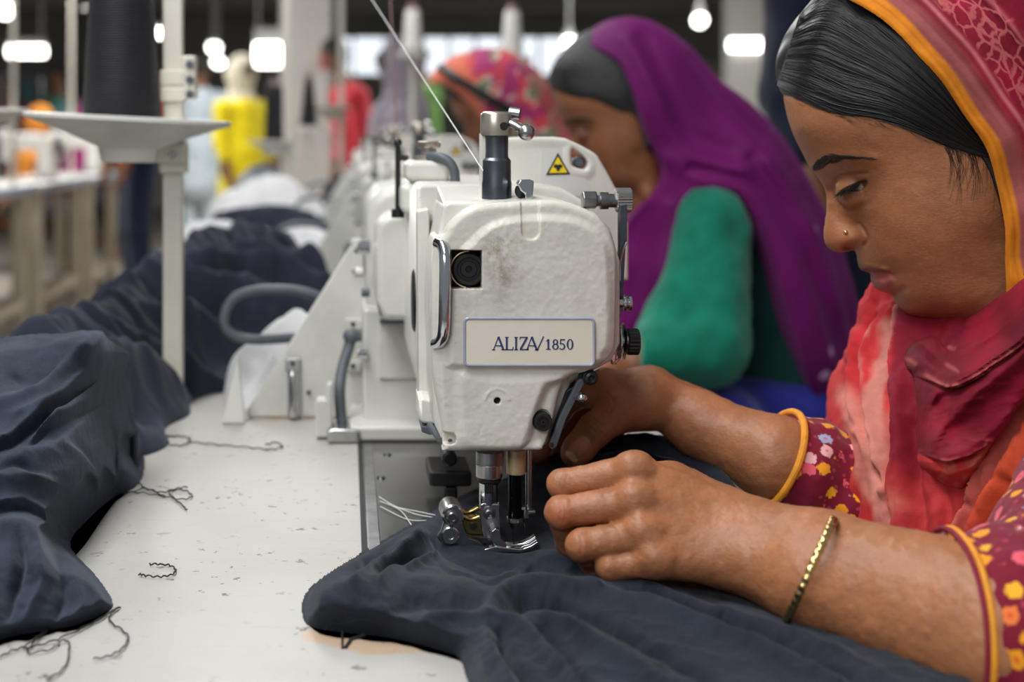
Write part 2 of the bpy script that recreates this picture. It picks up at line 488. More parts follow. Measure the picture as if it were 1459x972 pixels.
def work_table(y0, y1, label, wear=(), x0=TX0, x1=TX1):
    r = empty('work_table', ((x0+x1)/2, (y0+y1)/2, 0), label, 'table', 'work tables in the sewing row')
    top_mesh('tabletop', (x0, y0), (x1, y1), r, wear)
    for x in (x0+.05, x1-.05):
        for y in (y0+.06, y1-.06):
            MB().box((x-.02, y-.02, 0), (x+.02, y+.02, TABLE_Z-.035)).build('leg', m_tleg, r, bevel=.003)
    a = MB()
    for y in (y0+.06, y1-.06): a.box((x0+.05, y-.012, .12), (x1-.05, y+.012, .16))
    a.box((x0+.05, y0+.06, .60), (x0+.07, y1-.06, .66)); a.build('rail', m_tleg, r)
    return r
def wpt(px, py, rx, ry, a): c = PZ(px, py); return (c[0], c[1], rx, ry, a)
work_table(.42, 1.53, 'near white worn worktable with scratches and thread scraps, under the main sewing machine',
           [wpt(500, 908, .030, .018, 1.0), wpt(560, 922, .035, .014, .95), wpt(412, 598, .03, .006, 1.3), wpt(230, 690, .05, .05, .28), wpt(200, 740, .03, .06, .30), wpt(470, 900, .02, .012, .8)])
for k in range(4):
    work_table(1.535+k*1.0, 2.53+k*1.0, ['white worktable second along the row, under the machine before the purple-scarfed woman', 'white worktable third along the row, before the patterned-scarf woman',
               'white worktable fourth along the row, far behind', 'white worktable fifth along the row, farthest back'][k], x1=.29)
# dark joint line in the near tabletop, along the bed cut-out and below the cloth
jt = MB(); a = PZ(515, 620); b = PZ(521, 790); xg = bx0 if 'bx0' in globals() else PZ(524, 785)[0]
# ================================================================== sewing machine
def paint(name, rgb, dirt=.5):
    """glossy cast paint with orange peel and grime specks"""
    m, nt, b = new_mat(name); v = coords(nt)
    base = lin(rgb)
    n1 = noise(nt, v, 14, 6, .65)
    c = mixrgb(nt, ramp(nt, n1, ((.42, 0), (.75, 1))), base, tuple(x*.80 for x in base))
    n2 = noise(nt, v, 160, 4, .75)
    n3 = noise(nt, v, 22, 3)
    speck = mmath(nt, 'MULTIPLY', ramp(nt, n2, ((.64, 0), (.70, 1))), ramp(nt, n3, ((.50, 0), (.68, dirt))))
    c = mixrgb(nt, speck, c, lin((88, 82, 74)))
    nt.links.new(c, b.inputs['Base Color']); b.inputs['Roughness'].default_value = .33; b.inputs['Specular IOR Level'].default_value = .45
    bump(nt, b, noise(nt, v, 420, 3, .5), .22, .0006)
    return m
m_paint = paint('cream_paint', (218, 216, 209))
m_paint2 = paint('cream_paint_pillar', (210, 209, 203), .25)
# face plate paint: the same with one worn grease patch by the little window
def face_paint():
    m = paint('cream_paint_face', (219, 216, 206), .55); nt = m.node_tree; b = nt.nodes['Principled BSDF']
    src = b.inputs['Base Color'].links[0].from_socket
    g = attr(nt, 'Col'); v = coords(nt)
    n = noise(nt, v, 230, 5, .7); n2 = noise(nt, v, 60, 4, .6)
    sep = nt.nodes.new('ShaderNodeSeparateColor'); nt.links.new(g, sep.inputs[0])
    f = mmath(nt, 'MULTIPLY', sep.outputs[0], ramp(nt, mmath(nt, 'ADD', mmath(nt, 'MULTIPLY', n, .6), mmath(nt, 'MULTIPLY', n2, .4)), ((.40, 0), (.62, 1))))
    c = mixrgb(nt, mmath(nt, 'MULTIPLY', f, .75), src, lin((110, 100, 84)))
    nt.links.new(c, b.inputs['Base Color']); return m
m_face = face_paint()
m_steel = mat('brushed_steel', (188, 188, 188), .27, 1, var=.15, vscale=60, bscale=300, bstr=.1, bdist=.0003)
m_chrome = mat('chrome', (206, 207, 210), .14, 1, var=.06, vscale=40)
m_dsteel = mat('blued_steel', (104, 109, 117), .34, 1, var=.4, vscale=45, bscale=200, bstr=.15, bdist=.0004)
m_mech = mat('worn_steel', (140, 141, 144), .3, 1, var=.3, vscale=60, bscale=240, bstr=.12, bdist=.0004)
m_nickel = mat('nickel_cap', (204, 196, 182), .3, .9, var=.25, vscale=60)
m_black = mat('black_plastic', (26, 26, 27), .4, var=.2, vscale=60)
m_rubber = mat('grey_rubber', (84, 90, 97), .5, var=.15, vscale=60)
m_brass = mat('old_brass', (205, 184, 140), .4, .4, var=.35, vscale=70)
m_gold = mat('yellowed_steel', (176, 158, 104), .25, 1, var=.3, vscale=50)
m_hole = mat('dark_recess', (14, 14, 15), .7)
m_label = mat('nameplate_face', (226, 218, 204), .35, var=.05, vscale=25)
m_blue = mat('blue_ink', (52, 66, 110), .5)
m_rim = mat('blue_grey_rim', (172, 180, 196), .3, .2, var=.12, vscale=80)
m_sticker = mat('sticker_grey', (205, 206, 205), .4)
m_yellow = mat('warning_yellow', (236, 206, 40), .4)
m_tanpaint = mat('worn_slot', (206, 192, 182), .4, var=.06, vscale=60, bscale=300, bstr=.1)
def disc_xz(px, py, Y, rpx, depth, mb=None, n=28, prof=None):
    """a turned piece whose axis runs along Y, front at Y"""
    mb = mb or MB(); c = P(px, py, Y); r = rpx/FPX*Y
    return mb.cyl((c[0], Y+depth, c[2]), (c[0], Y, c[2]), r, r, n, prof and [(t, q*r) for t, q in prof])
def cylz(mb, px, y0, y1, rpx, Y, n=28, prof=None, rtop=None):
    """upright turned piece between two image rows at distance Y"""
    a = P(px, y1, Y); b = P(px, y0, Y); r = rpx/FPX*Y
    return mb.cyl(a, b, r, (rtop or rpx)/FPX*Y, n, prof and [(t, q/FPX*Y) for t, q in prof])
def cylx(mb, x0, x1, py, rpx, Y, n=28, prof=None):
    a = P(x0, py, Y); b = P(x1, py, Y)
    return mb.cyl(a, b, rpx/FPX*Y, None, n, prof and [(t, q/FPX*Y) for t, q in prof])
def poly_px(pts, Y): return [(P(x, y, Y)[0], P(x, y, Y)[2]) for x, y in pts]
def boxpx(mb, x0, y0, x1, y1, Y, depth):
    a = P(x0, y1, Y); b = P(x1, y0, Y); return mb.box((a[0], Y, a[2]), (b[0], Y+depth, b[2]))
M_Y = .900
machine = empty('sewing_machine', (0.11, .92, TABLE_Z+.0015), 'cream industrial sewing machine with blue-lettered nameplate, its needle over the navy cloth', 'sewing machine', 'sewing machines along the table')
MR = machine
# ---- face plate (cast cover): a rounded slab with window, slot and stepped lower panel
def make_faceplate():
    out = [(634, 334), (640, 322), (655, 306), (672, 296), (690, 291), (730, 288), (775, 286), (800, 287), (825, 294), (850, 306), (866, 322), (876, 342), (881, 372),
           (880, 440), (878, 492), (872, 508), (860, 521), (838, 532), (820, 538), (808, 548), (801, 562), (792, 596), (781, 632), (776, 641), (768, 645), (700, 646), (636, 646),
           (633, 641), (631, 614), (626, 585), (620, 555), (617, 520), (616, 440), (617, 380), (622, 352)]
    pl = catmull(out, 4, True); Pp = np.array(poly_px(pl, M_Y))
    h = .0005
    xs = np.arange(Pp[:, 0].min()-.004, Pp[:, 0].max()+.004, h); zs = np.arange(Pp[:, 1].min()-.004, Pp[:, 1].max()+.004, h)
    X, Z = np.meshgrid(xs, zs, indexing='ij'); d2 = -sdpoly(X, Z, Pp)
    px = CX+X*FPX/M_Y; py = CY-(Z-CAMZ)*FPX/M_Y
    # depth of the front surface behind M_Y
    rec = np.full(X.shape, .0035)
    # raised inner field with a shoulder arc
    inner = [(640, 400), (650, 372), (668, 350), (700, 322), (740, 312), (800, 311), (835, 320), (858, 340), (868, 372), (869, 480), (860, 505), (835, 520), (660, 524), (640, 505)]
    di = sdpoly(px, py, catmull(inner, 4, True))
    rec = rec-.0030*sstep(-7, 7, di)
    # lower panel steps back; right flank leans away
    low = [(655, 534), (700, 540), (800, 538), (778, 560), (762, 600), (752, 640), (668, 640), (655, 600)]
    dl = sdpoly(px, py, catmull(low, 4, True))
    rec = rec-.0022*sstep(-8, 10, dl)
    dr = sdpoly(px, py, [(778, 548), (830, 530), (815, 560), (780, 640), (745, 642), (760, 600)])
    rec = rec+.0040*sstep(-6, 12, dr)
    lx = sstep(634, 618, px)*sstep(330, 380, py); rec = rec+.004*lx
    # shallow slot
    ds = np.maximum(np.abs(px-756.5)-13, 0)**2; yb = 329
    dslot = np.where(py < yb, np.abs(px-756.5), np.hypot(px-756.5, py-yb))-13
    rec = rec+.0016*sstep(1.2, -1.2, dslot)*(py > 280)+.0008*np.exp(-((dslot-2)/3)**2)*0
    # ring around the screw hole
    rr = np.hypot(px-709, py-572); rec = rec-.0004*np.exp(-((rr-17)/2.0)**2)*(py < 572)
    rec = rec+.00012*fbm(X*330, Z*330, 0, 2)
    ys = np.arange(M_Y-.004, M_Y+.024, h); Yg = ys[None, :, None]
    r = .0048
    A = (d2[:, None, :]+r); B = (M_Y+rec[:, None, :]-Yg)+r
    F = np.minimum(np.maximum(A, B), 0)+np.sqrt(np.maximum(A, 0)**2+np.maximum(B, 0)**2)-r
    F = np.maximum(F, Yg-(M_Y+.020))
    def cut(dd, depth): return np.maximum(dd[:, None, :], Yg-(M_Y+depth))
    win = np.maximum(np.abs(px-665)-22, np.abs(py-384.5)-27.5)*M_Y/FPX
    F = np.maximum(F, -cut(win, .017))
    F = np.maximum(F, -cut((rr-5)*M_Y/FPX, .008))
    F = np.maximum(F, -cut((np.hypot((px-774)*1.0, (py-602)*.9)-14)*M_Y/FPX, .010))
    F = np.maximum(F, -cut((np.hypot((px-642), (py-627))-9)*M_Y/FPX, .012))
    F = np.maximum(F, -cut(np.maximum(np.abs(py-627)-9, px-642)*M_Y/FPX, .012))
    V, Q = surface_nets(F, (xs[0], ys[0], zs[0]), h)
    V = mesh_smooth(V, Q, 2, .35)
    vx = CX+V[:, 0]*FPX/M_Y; vy = CY-(V[:, 2]-CAMZ)*FPX/M_Y
    g = np.exp(-(((vx-715)/26)**2+((vy-375)/52)**2))*1.0+.5*np.exp(-(((vx-655)/22)**2+((vy-428)/16)**2))+.4*np.exp(-(((vx-722)/45)**2+((vy-344)/14)**2))
    g = g+.35*np.exp(-((vy-643)/5)**2)*((vx > 640) & (vx < 760))+.25*np.exp(-((vx-860)/16)**2-((vy-505)/14)**2)
    col = np.stack([np.clip(g, 0, 1)]*3, 1)
    fp = arr_obj('face_plate', V, Q, m_face, MR, colors=col)
    # window: black hollow with a round bobbin inside
    c = P(665, 384.5, M_Y)
    bb = MB(); boxpx(bb, 644, 357.5, 687, 411.5, M_Y+.0155, .001); bb.build('window_recess', m_hole, fp)
    k = MB(); disc_xz(668, 384, M_Y+.006, 24, .009, k, 36, [(0, 1), (.8, 1), (1, .9), (1, .72), (.8, .68), (.8, .5), (.95, .46), (.95, .2), (.7, .16), (.7, .05)])
    k.build('bobbin_winder', m_black, fp)
    t = MB(); ring = [P(668+26*math.cos(a), 384+26*math.sin(a), M_Y+.007) for a in np.linspace(PI*.55, PI*1.5, 24)]
    t.tube(ring, .0005, 8).build('wire_ring', m_brass, fp)
    s = MB(); disc_xz(774, 602, M_Y+.002, 13.5, .008, s, 30, [(0, 1), (.85, 1), (1, .88), (1, .62), (.8, .58), (.8, .34), (.96, .3), (.96, .12), (.7, .1)])
    s.build('round_plug', m_black, fp)
    s = MB(); disc_xz(709, 572, M_Y+.006, 5, .001, s); s.build('screw_hole', m_hole, fp)
    return fp
face_plate = make_faceplate()
# ---- nameplate with rim and lettering
npz = M_Y-.0010
npl = MB(); boxpx(npl, 662, 454, 846.5, 521, npz, .0025); nameplate = npl.build('nameplate', m_label, face_plate, bevel=.0016, seg=3)
def rrect(x0, y0, x1, y1, r, k=5):
    out = []
    for cx_, cy_, a0 in ((x1-r, y0+r, -PI/2), (x1-r, y1-r, 0), (x0+r, y1-r, PI/2), (x0+r, y0+r, PI)):
        for i in range(k+1):
            a = a0+PI/2*i/k; out.append((cx_+r*math.cos(a), cy_+r*math.sin(a)))
    return out
rim = MB(); rim.tube([P(x, y, npz+.0002) for x, y in rrect(662, 454, 846, 520.5, 6)], .00095, 8, closed=True); rim.build('nameplate_rim', m_rim, face_plate)
# lettering drawn with thick and thin strokes
def lettering():
    mb = MB(); yb, yt = 499.0, 480.0; Yl = npz-.00035; th = .0004
    def bar(x0, y0, x1, y1, wd):
        d = np.array((x1-x0, y1-y0), float); L = np.hypot(*d); n = np.array((-d[1], d[0]))/L*wd/2
        q = [(x0+n[0], y0+n[1]), (x1+n[0], y1+n[1]), (x1-n[0], y1-n[1]), (x0-n[0], y0-n[1])]
        mb.prism(poly_px(q, Yl), Yl, Yl+th)
    def arc(cx_, cy_, rx, ry, a0, a1, wd, k=22, thin=None):
        A = np.linspace(a0, a1, k); prev = None
        for a in A:
            c, s = math.cos(a), math.sin(a); ww = wd if thin is None else thin+(wd-thin)*c*c
            cur = ((cx_+(rx+ww/2)*c, cy_+(ry+ww/2)*s), (cx_+(rx-ww/2)*c, cy_+(ry-ww/2)*s))
            if prev: mb.prism(poly_px([prev[0], cur[0], cur[1], prev[1]], Yl), Yl, Yl+th)
            prev = cur
    def A_(x):
        bar(x, yb, x+7.2, yt, 1.3); bar(x+7.2, yt, x+14.5, yb, 3.0); bar(x+2.8, yb-6.2, x+11.6, yb-6.2, 1.4)
        bar(x-2, yb-.5, x+2.6, yb-.5, 1.1); bar(x+11.4, yb-.5, x+17, yb-.5, 1.1)
    A_(703)
    bar(722, yb, 722, yt+.5, 2.8); bar(719.6, yt+.8, 724.6, yt+.8, 1.1); bar(719.6, yb-.6, 731, yb-.6, 1.3); bar(730.6, yb, 731.2, yb-4.5, 1.2)
    bar(735.4, yb, 735.4, yt+.5, 2.8); bar(732.8, yt+.8, 738, yt+.8, 1.1); bar(732.8, yb-.6, 738, yb-.6, 1.1)
    bar(741, yt+.8, 752, yt+.8, 1.4); bar(751, yt+1, 741.6, yb-1, 2.8); bar(740.6, yb-.7, 752.4, yb-.7, 1.5); bar(741.2, yt+.3, 741, yt+4, 1.1); bar(752.2, yb, 752.8, yb-4.4, 1.1)
    A_(750.5)
    bar(765, 500, 774.5, 479.5, 1.5)
    y0 = 483.5
    bar(781.3, yb-1, 781.3, y0, 2.6); bar(778.2, y0+2.8, 781.5, y0+.5, 1.2); bar(778, yb-1.3, 784.6, yb-1.3, 1.1)
    arc(791.4, y0+3.9, 2.9, 3.3, 0, 2*PI, 2.2, 26, 1.2); arc(791.4, yb-4.9, 3.5, 3.7, 0, 2*PI, 2.4, 26, 1.2)
    bar(798.4, y0+.7, 805, y0+.7, 1.8); bar(798.9, y0, 798.4, y0+7, 1.4); arc(800.6, yb-5.2, 3.7, 4.1, -2.2, 2.5, 2.3, 20, 1.3)
    arc(812.2, (y0+yb)/2-.5, 3.6, 7.0, 0, 2*PI, 2.5, 30, 1.2)
    mb.build('lettering', m_blue, face_plate, smooth=False)
lettering()
# ---- arm housing behind the face plate
YA = .918
arm = MB()
arm_out = [(617, 600), (615, 520), (612, 440), (614, 370), (625, 330), (632, 291), (640, 288), (690, 287), (775, 284), (815, 290), (848, 303), (870, 326), (884, 372), (884, 490), (872, 515), (835, 535), (815, 545), (792, 600), (780, 636), (634, 638)]
arm.prism(poly_px(arm_out, YA), YA, 1.02)
arm.build('arm_front', m_paint, MR, bevel=.003, seg=3)
# top slopes back to the housing
tp = MB(); a, b, c, d = P(633, 292, .92), P(776, 287, .92), P(742, 262, 1.01), P(621, 263, 1.005)
for q in (a, b, c, d): pass
tp.add([a, b, c, d, a-(0, 0, .02), b-(0, 0, .02), c-(0, 0, .05), d-(0, 0, .05)], [(0, 1, 2, 3), (4, 7, 6, 5), (0, 4, 5, 1), (1, 5, 6, 2), (2, 6, 7, 3), (3, 7, 4, 0)])
tp.build('top_cover', m_paint, MR, bevel=.0015)
hs = MB(); hs.prism(poly_px([(593.5, 268), (597, 262), (640, 262), (742, 262), (800, 268), (838, 290), (846, 330), (846, 500), (800, 560), (700, 590), (622, 590), (601, 570), (594, 540)], 1.0), 1.0, 1.22)
hs.build('arm_housing', m_paint, MR, bevel=.004, seg=3)
# left side flange and the hinge block at its foot
fl = MB(); fl.prism(poly_px([(594, 300), (612, 296), (613, 420), (614, 560), (600, 566), (595, 560)], .985), .985, 1.0); fl.build('side_flange', m_paint, MR, bevel=.002)
hb = MB(); hb.prism(poly_px([(597, 571), (600, 567), (626, 572), (628, 598), (624, 606), (602, 604), (597, 598)], .955), .955, 1.0); hb.build('hinge_block', m_paint, MR, bevel=.0025)
db = MB(); db.prism(poly_px([(600, 605), (620, 606), (621, 616), (612, 618), (600, 614)], .96), .955, .99); db.build('hinge_nut', m_rubber, MR, bevel=.001)
lv = MB(); lv.tube([P(612, 606, .945), P(622, 618, .935), P(628, 626, .925), P(640, 627, .917)], [.0022, .0026, .003, .0034], 10)
lv.ball(P(641, 627, .915), .0034); lv.tube([P(618, 560, .95), P(625, 574, .945), P(631, 590, .93), P(634, 604, .925)], .0018, 8); lv.build('hinge_lever', m_rubber, MR)
# long dark handwheel edge seen end-on at the left of the housing
od = MB(); c = P(590, 428, 1.03); od.cyl((c[0]-.0015, 1.03, c[2]), (c[0]+.004, 1.03, c[2]), .0225, None, 40, [(0, .020), (.2, .0225), (1, .0225)]); od.build('side_dial', m_black, MR)
# chrome side handle in its hooded pocket
hp = MB(); hp.prism(poly_px([(613, 345), (617, 336), (630, 332), (640, 335), (641, 352), (634, 352), (633, 346), (622, 345), (621, 360), (621, 470), (626, 492), (616, 492), (612, 470)], .925), .912, .955); hp.build('handle_pocket', m_paint, MR, bevel=.0015)
dk = MB(); boxpx(dk, 620, 340, 640, 356, .918, .004); dk.build('pocket_shade_block', m_hole, MR)  # dark block put in for the shade under the pocket hood
hd = MB(); hpts = catmull([P(624, 346, .912), P(632, 352, .904), P(634.5, 372, .899), P(634, 420, .897), P(632.5, 470, .898), P(628, 486, .902), P(621, 490, .910)], 6)
hd.tube(hpts, .0038, 12); hd.build('side_handle', m_chrome, MR)
# ---- post on the head (presser adjusting pillar) with cap and lever
YP = .945
po = MB(); cylz(po, 707, 190, 292, 21, YP, 32, [(0, 22), (.30, 22), (.36, 21), (.62, 21), (.66, 17.5), (.72, 17), (1, 17.5)]); po.build('post', m_dsteel, MR, bevel=.0004)
pc = MB(); cylz(pc, 707, 159, 193, 22, YP, 32, [(0, 22.5), (.06, 23), (.86, 22.5), (.94, 21), (1, 18)]); pc.build('post_cap', m_nickel, MR)
sl = MB(); boxpx(sl, 685, 190, 693, 290, YP-.003, .012); sl.build('post_sleeve', m_paint, MR, bevel=.0008)
pl_ = MB(); pl_.tube([P(726, 160, YP), P(741, 162, YP-.002)], .0042, 12); pl_.tube([P(728, 176, YP-.006), P(738, 181, YP-.009), P(748, 188, YP-.012)], [.0036, .003, .0028], 12); pl_.ball(P(750, 189, YP-.013), .0056)
pl_.build('post_lever', m_steel, MR)
sc_ = MB(); disc_xz(718, 180, YP-.0105, 6, .002, sc_, 20); sc_.build('cap_screw', m_hole, MR)
# chrome tooth-shaped thread lift
tt = MB(); tt.prism(poly_px([(736, 262), (740, 256), (757, 255.5), (760, 259), (759, 270), (757, 287), (748, 288), (747, 276), (741, 272)], .93), .926, .938); tt.build('thread_finger', m_chrome, MR, bevel=.0016, seg=3)
tb = MB(); tb.ball(P(742, 272, .937), (.004, .003, .005)); tb.build('finger_base', m_black, MR)
# ---- oil cap box with knurled screw and bent tube
YO = 1.06
oc = MB(); boxpx(oc, 578, 229, 642, 259.5, YO, .055); oc.build('oil_box', m_paint, MR, bevel=.005, seg=4)
oc2 = MB(); boxpx(oc2, 571, 262, 642, 306, YO+.06, .1); oc2.build('arm_shoulder', m_paint2, MR, bevel=.006, seg=3)
ok = MB(); cylz(ok, 611, 201, 229, 15, YO+.02, 28, [(0, 20), (.25, 20), (.27, 11), (.62, 11), (.64, 16), (.74, 17), (.95, 17), (1, 15)]); ok.build('oil_screw', m_nickel, MR)
ot = MB(); ot.tube(catmull([P(612, 223, YO+.01), P(626, 224, YO), P(639, 230, YO-.004), P(647, 243, YO-.006), P(649, 262, YO-.006)], 5), .0036, 12); ot.build('oil_tube', m_rubber, MR)
# black spool pin rod with foot
YR = 1.16
rd = MB(); cylz(rd, 567, 200, 306, 4, YR, 16); cylz(rd, 567, 298, 310, 9.5, YR, 20); rd.ball(P(567, 203, YR), .0035); rd.tube([P(567, 224, YR), P(582, 226, YR)], .0024, 8); rd.build('guide_rod', m_black, MR)
# ---- pillar and drum behind, down to the table
YQ = 1.21
pd = MB(); pd.prism(poly_px([(536, 330), (541, 314), (556, 306), (585, 304), (610, 304), (610, 458), (548, 458), (540, 450), (536, 430)], YQ), YQ, YQ+.2); pd.build('arm_drum', m_paint2, MR, bevel=.009, seg=4)
pe = MB(); pe.prism(poly_px([(521, 300), (525, 284), (540, 268), (570, 262), (610, 262), (610, 455), (521, 455)], YQ+.10), YQ+.08, YQ+.26); pe.build('arm_back', m_paint2, MR, bevel=.012, seg=4)
pw = MB(); z0 = TABLE_Z
pp = poly_px([(516, 440), (640, 440), (700, 440), (700, 600)], 1.27); zt = pp[0][1]
xl = P(517, 500, 1.27)[0]
pw.box((xl, 1.27, z0+.006), (.155, 1.45, zt)); pw.build('pillar', m_paint2, MR, bevel=.004, seg=3)
pn = MB(); boxpx(pn, 540, 458, 640, 540, 1.266, .004); pn.build('pillar_panel', m_paint2, MR, bevel=.001)
gp = MB(); boxpx(gp, 541, 456, 620, 461, 1.262, .006); gp.build('pillar_seam', m_rubber, MR)
pb = MB(); pb.box((P(498, 590, 1.24)[0], 1.24, z0+.001), (.17, 1.47, z0+.014)); pb.build('pillar_foot', m_paint2, MR, bevel=.003, seg=3)
# hub bits on the pillar's left
for (x, y, r, L, mm) in ((524, 352, 10, 16, m_chrome), (523, 417, 6, 8, m_rubber), (519, 503, 8, 10, m_chrome), (514, 388, 7, 8, m_paint2)):
    q = MB(); cylx(q, x-L, x+4, y, r, 1.262, 20); q.build('pillar_bolt', mm, MR, bevel=.0008)
# ---- triangular gusset plate with brackets
YG = 1.345
gu = MB(); gu.prism(poly_px([(352, 586), (500, 350), (513, 350), (521, 364), (521, 595), (352, 595)], YG), YG, YG+.008); gu.build('gusset_plate', m_paint2, MR, bevel=.002)
MB().prism(poly_px([(500, 342), (512, 338), (518, 344), (518, 384), (500, 386)], YG-.004), YG-.006, YG).build('gusset_tab', m_paint2, MR, bevel=.001)
for q_ in ((492, 455, 516, 470), (495, 515, 514, 530)): boxpx(MB(), *q_, YG-.005, .005).build('gusset_tab', m_paint2, MR, bevel=.001)
hi = MB(); boxpx(hi, 407, 511, 428, 530, YG-.005, .005); boxpx(hi, 410, 528, 428, 594, YG-.004, .004); hi.build('hinge_plate', m_steel, MR, bevel=.001)
hr = MB(); cylz(hr, 417, 529, 594, 6.5, YG-.010, 18, [(0, 6.5), (.93, 6.5), (1, 4)]); hr.build('hinge_pin', m_chrome, MR)
for (x, y) in ((417, 519), (440, 560), (503, 462), (503, 522), (508, 358)):
    q = MB(); disc_xz(x, y, YG-.0065, 3.2, .002, q, 14); q.build('screw', m_hole, MR)
# crank lever of the presser lifter
cl = MB(); cl.tube(catmull([P(500, 480, 1.30), P(497, 495, 1.30), P(488, 525, 1.29), P(484, 552, 1.28), P(485, 585, 1.275), P(488, 608, 1.27)], 4), .0052, 12); cl.ball(P(501, 479, 1.30), (.008, .006, .007)); cl.tube([P(503, 479, 1.30), P(516, 481, 1.30)], .004, 10)
cl.build('lifter_crank', m_rubber, MR)
cb = MB(); cb.prism(poly_px([(466, 612), (474, 608), (512, 610), (514, 628), (466, 628)], 1.245), 1.235, 1.27); cb.build('crank_foot', m_steel, MR, bevel=.002)
cw = MB(); cw.prism(poly_px([(450, 572), (452, 566), (464, 566), (466, 544), (474, 544), (474, 606), (472, 620), (450, 620)], 1.262), 1.25, 1.268); cw.build('lifter_bracket', m_paint2, MR, bevel=.002)
# ---- guard plate with warning sticker at the back right
YW = 1.075
def guard():
    out = catmull([(700, 205), (706, 197), (740, 195), (790, 195), (806, 197), (826, 206), (846, 217), (852, 222), (866, 246), (880, 272), (896, 320), (896, 400), (700, 400)], 1, True)
    Pp = np.array(poly_px(out, YW)); h = .0007
    xs = np.arange(Pp[:, 0].min()-.003, Pp[:, 0].max()+.003, h); zs = np.arange(Pp[:, 1].min()-.003, Pp[:, 1].max()+.003, h); ys = np.arange(YW-.003, YW+.016, h)
    X, Z = np.meshgrid(xs, zs, indexing='ij'); d2 = -sdpoly(X, Z, Pp); Yg = ys[None, :, None]
    hole = np.array(poly_px(catmull([(815, 214), (820, 213), (834, 225), (838, 232), (836, 239), (831, 241), (820, 238), (815, 233)], 3, True), YW)); dh = sdpoly(X, Z, hole)
    d2 = np.maximum(d2, dh); rec = .0015*sstep(-.003, -.010, d2)
    r = .0025; A = d2[:, None, :]+r; B = np.maximum(YW+rec[:, None, :]-Yg, Yg-YW-.012)+r
    F = np.minimum(np.maximum(A, B), 0)+np.sqrt(np.maximum(A, 0)**2+np.maximum(B, 0)**2)-r
    V, Q = surface_nets(F, (xs[0], ys[0], zs[0]), h); V = mesh_smooth(V, Q, 2, .35)
    return arr_obj('guard_plate', V, Q, m_paint, MR)
gpz = guard()
pin = MB(); disc_xz(825, 231, YW+.004, 8, .02, pin, 20, [(0, .7), (.6, .7), (.7, 1), (.9, 1), (1, .7)]); pin.build('guard_pin', m_rubber, gpz)
stk = MB(); stk.prism(poly_px([(772, 212), (812, 211), (813, 236), (826, 244), (840, 262), (846, 280), (768, 280)], YW+.0008), YW+.0008, YW+.0014); stk.build('sticker', m_sticker, gpz)
tr = MB(); tr.prism(poly_px([(795, 218), (778, 249.5), (812.5, 248.5)], YW+.0002), YW+.0002, YW+.001); wt = tr.build('warning_triangle', m_black, gpz, smooth=False)
tr = MB(); tr.prism(poly_px([(795, 223), (782.3, 246.6), (808.5, 246)], YW-.0002), YW-.0002, YW+.0006); tr.build('warning_field', m_yellow, wt, smooth=False)
tr = MB()
for q in ([(789, 235), (793, 234), (795, 235.4), (797, 234), (801, 235), (801.5, 238.5), (798, 239.6), (797, 243.5), (793.4, 243.6), (793, 239.8), (789, 238.6)],): tr.prism(poly_px(q, YW-.0006), YW-.0006, YW)
tr.build('warning_symbol', m_black, wt, smooth=False)
# ---- take-up link and tension knobs on the right
YT = .955
kn = MB(); cylx(kn, 829, 850, 285, 13.5, YT, 6); kn.build('link_nut', m_mech, MR, bevel=.0012)
kn = MB(); cylx(kn, 848, 878, 286, 12, YT, 28, [(0, 8), (.2, 8), (.22, 12.5), (.6, 12.5), (.62, 10), (1, 10)]); kn.build('link_sleeve', m_mech, MR)
def knurl(mb, x0, x1, py, rpx, Y, teeth=26):
    a = P(x0, py, Y); b = P(x1, py, Y); r = rpx/FPX*Y; V = []; n = teeth*2
    for x, s in ((a[0], .9), (a[0]+.0008, 1), (b[0]-.0008, 1), (b[0], .9)):
        for k in range(n):
            w = 2*PI*k/n; q = r*s*(1 if k % 2 else .92); V.append((x, Y+q*math.cos(w), a[2]+q*math.sin(w)))
    F = [(i*n+k, i*n+(k+1) % n, (i+1)*n+(k+1) % n, (i+1)*n+k) for i in range(3) for k in range(n)]
    F += [tuple(reversed(range(n))), tuple(3*n+k for k in range(n))]
    return mb.add(V, F)
knurl(MB(), 877, 900, 285, 17.5, YT).build('knurled_wheel', m_steel, MR, angle=25)
lb = MB(); lb.prism(poly_px([(881, 292), (892, 290), (892, 345), (890, 350), (887, 410), (884, 450), (879, 450), (880, 400), (881, 350)], YT-.004), YT-.008, YT-.001); lb.build('take_up_link', m_dsteel, MR, bevel=.0007)
wr = MB(); wr.tube(catmull([P(893, 345, YT-.01), P(888, 356, YT-.01), P(884, 375, YT-.009), P(883, 400, YT-.009)], 4), .0007, 8); wr.build('check_spring', m_chrome, MR)
k1 = MB(); cylx(k1, 882, 900, 432, 11, .94, 24, [(0, 6), (.3, 6), (.32, 11), (.5, 11.5), (.6, 8), (.7, 8), (.72, 11), (.95, 11), (1, 9)]); k1.build('small_tension_screw', m_chrome, MR)
k2 = MB(); cylx(k2, 874, 896, 486, 20, .945, 36, [(0, 10), (.1, 16), (.3, 26), (.36, 26), (.38, 10), (.55, 10), (.57, 22), (.66, 26), (.72, 22), (.8, 12), (1, 12)]); k2.build('tension_discs', m_chrome, MR)
knurl(MB(), 893, 910, 487, 19, .945, 22).build('tension_knob', m_black, MR, angle=25)
kw = MB(); kw.tube(catmull([P(884, 505, .94), P(880, 514, .936), P(873, 518, .935), P(870, 512, .938)], 4), .0008, 8); kw.tube([P(877, 500, .936), P(878, 520, .936)], .0006, 8); kw.build('tension_spring', m_chrome, MR)
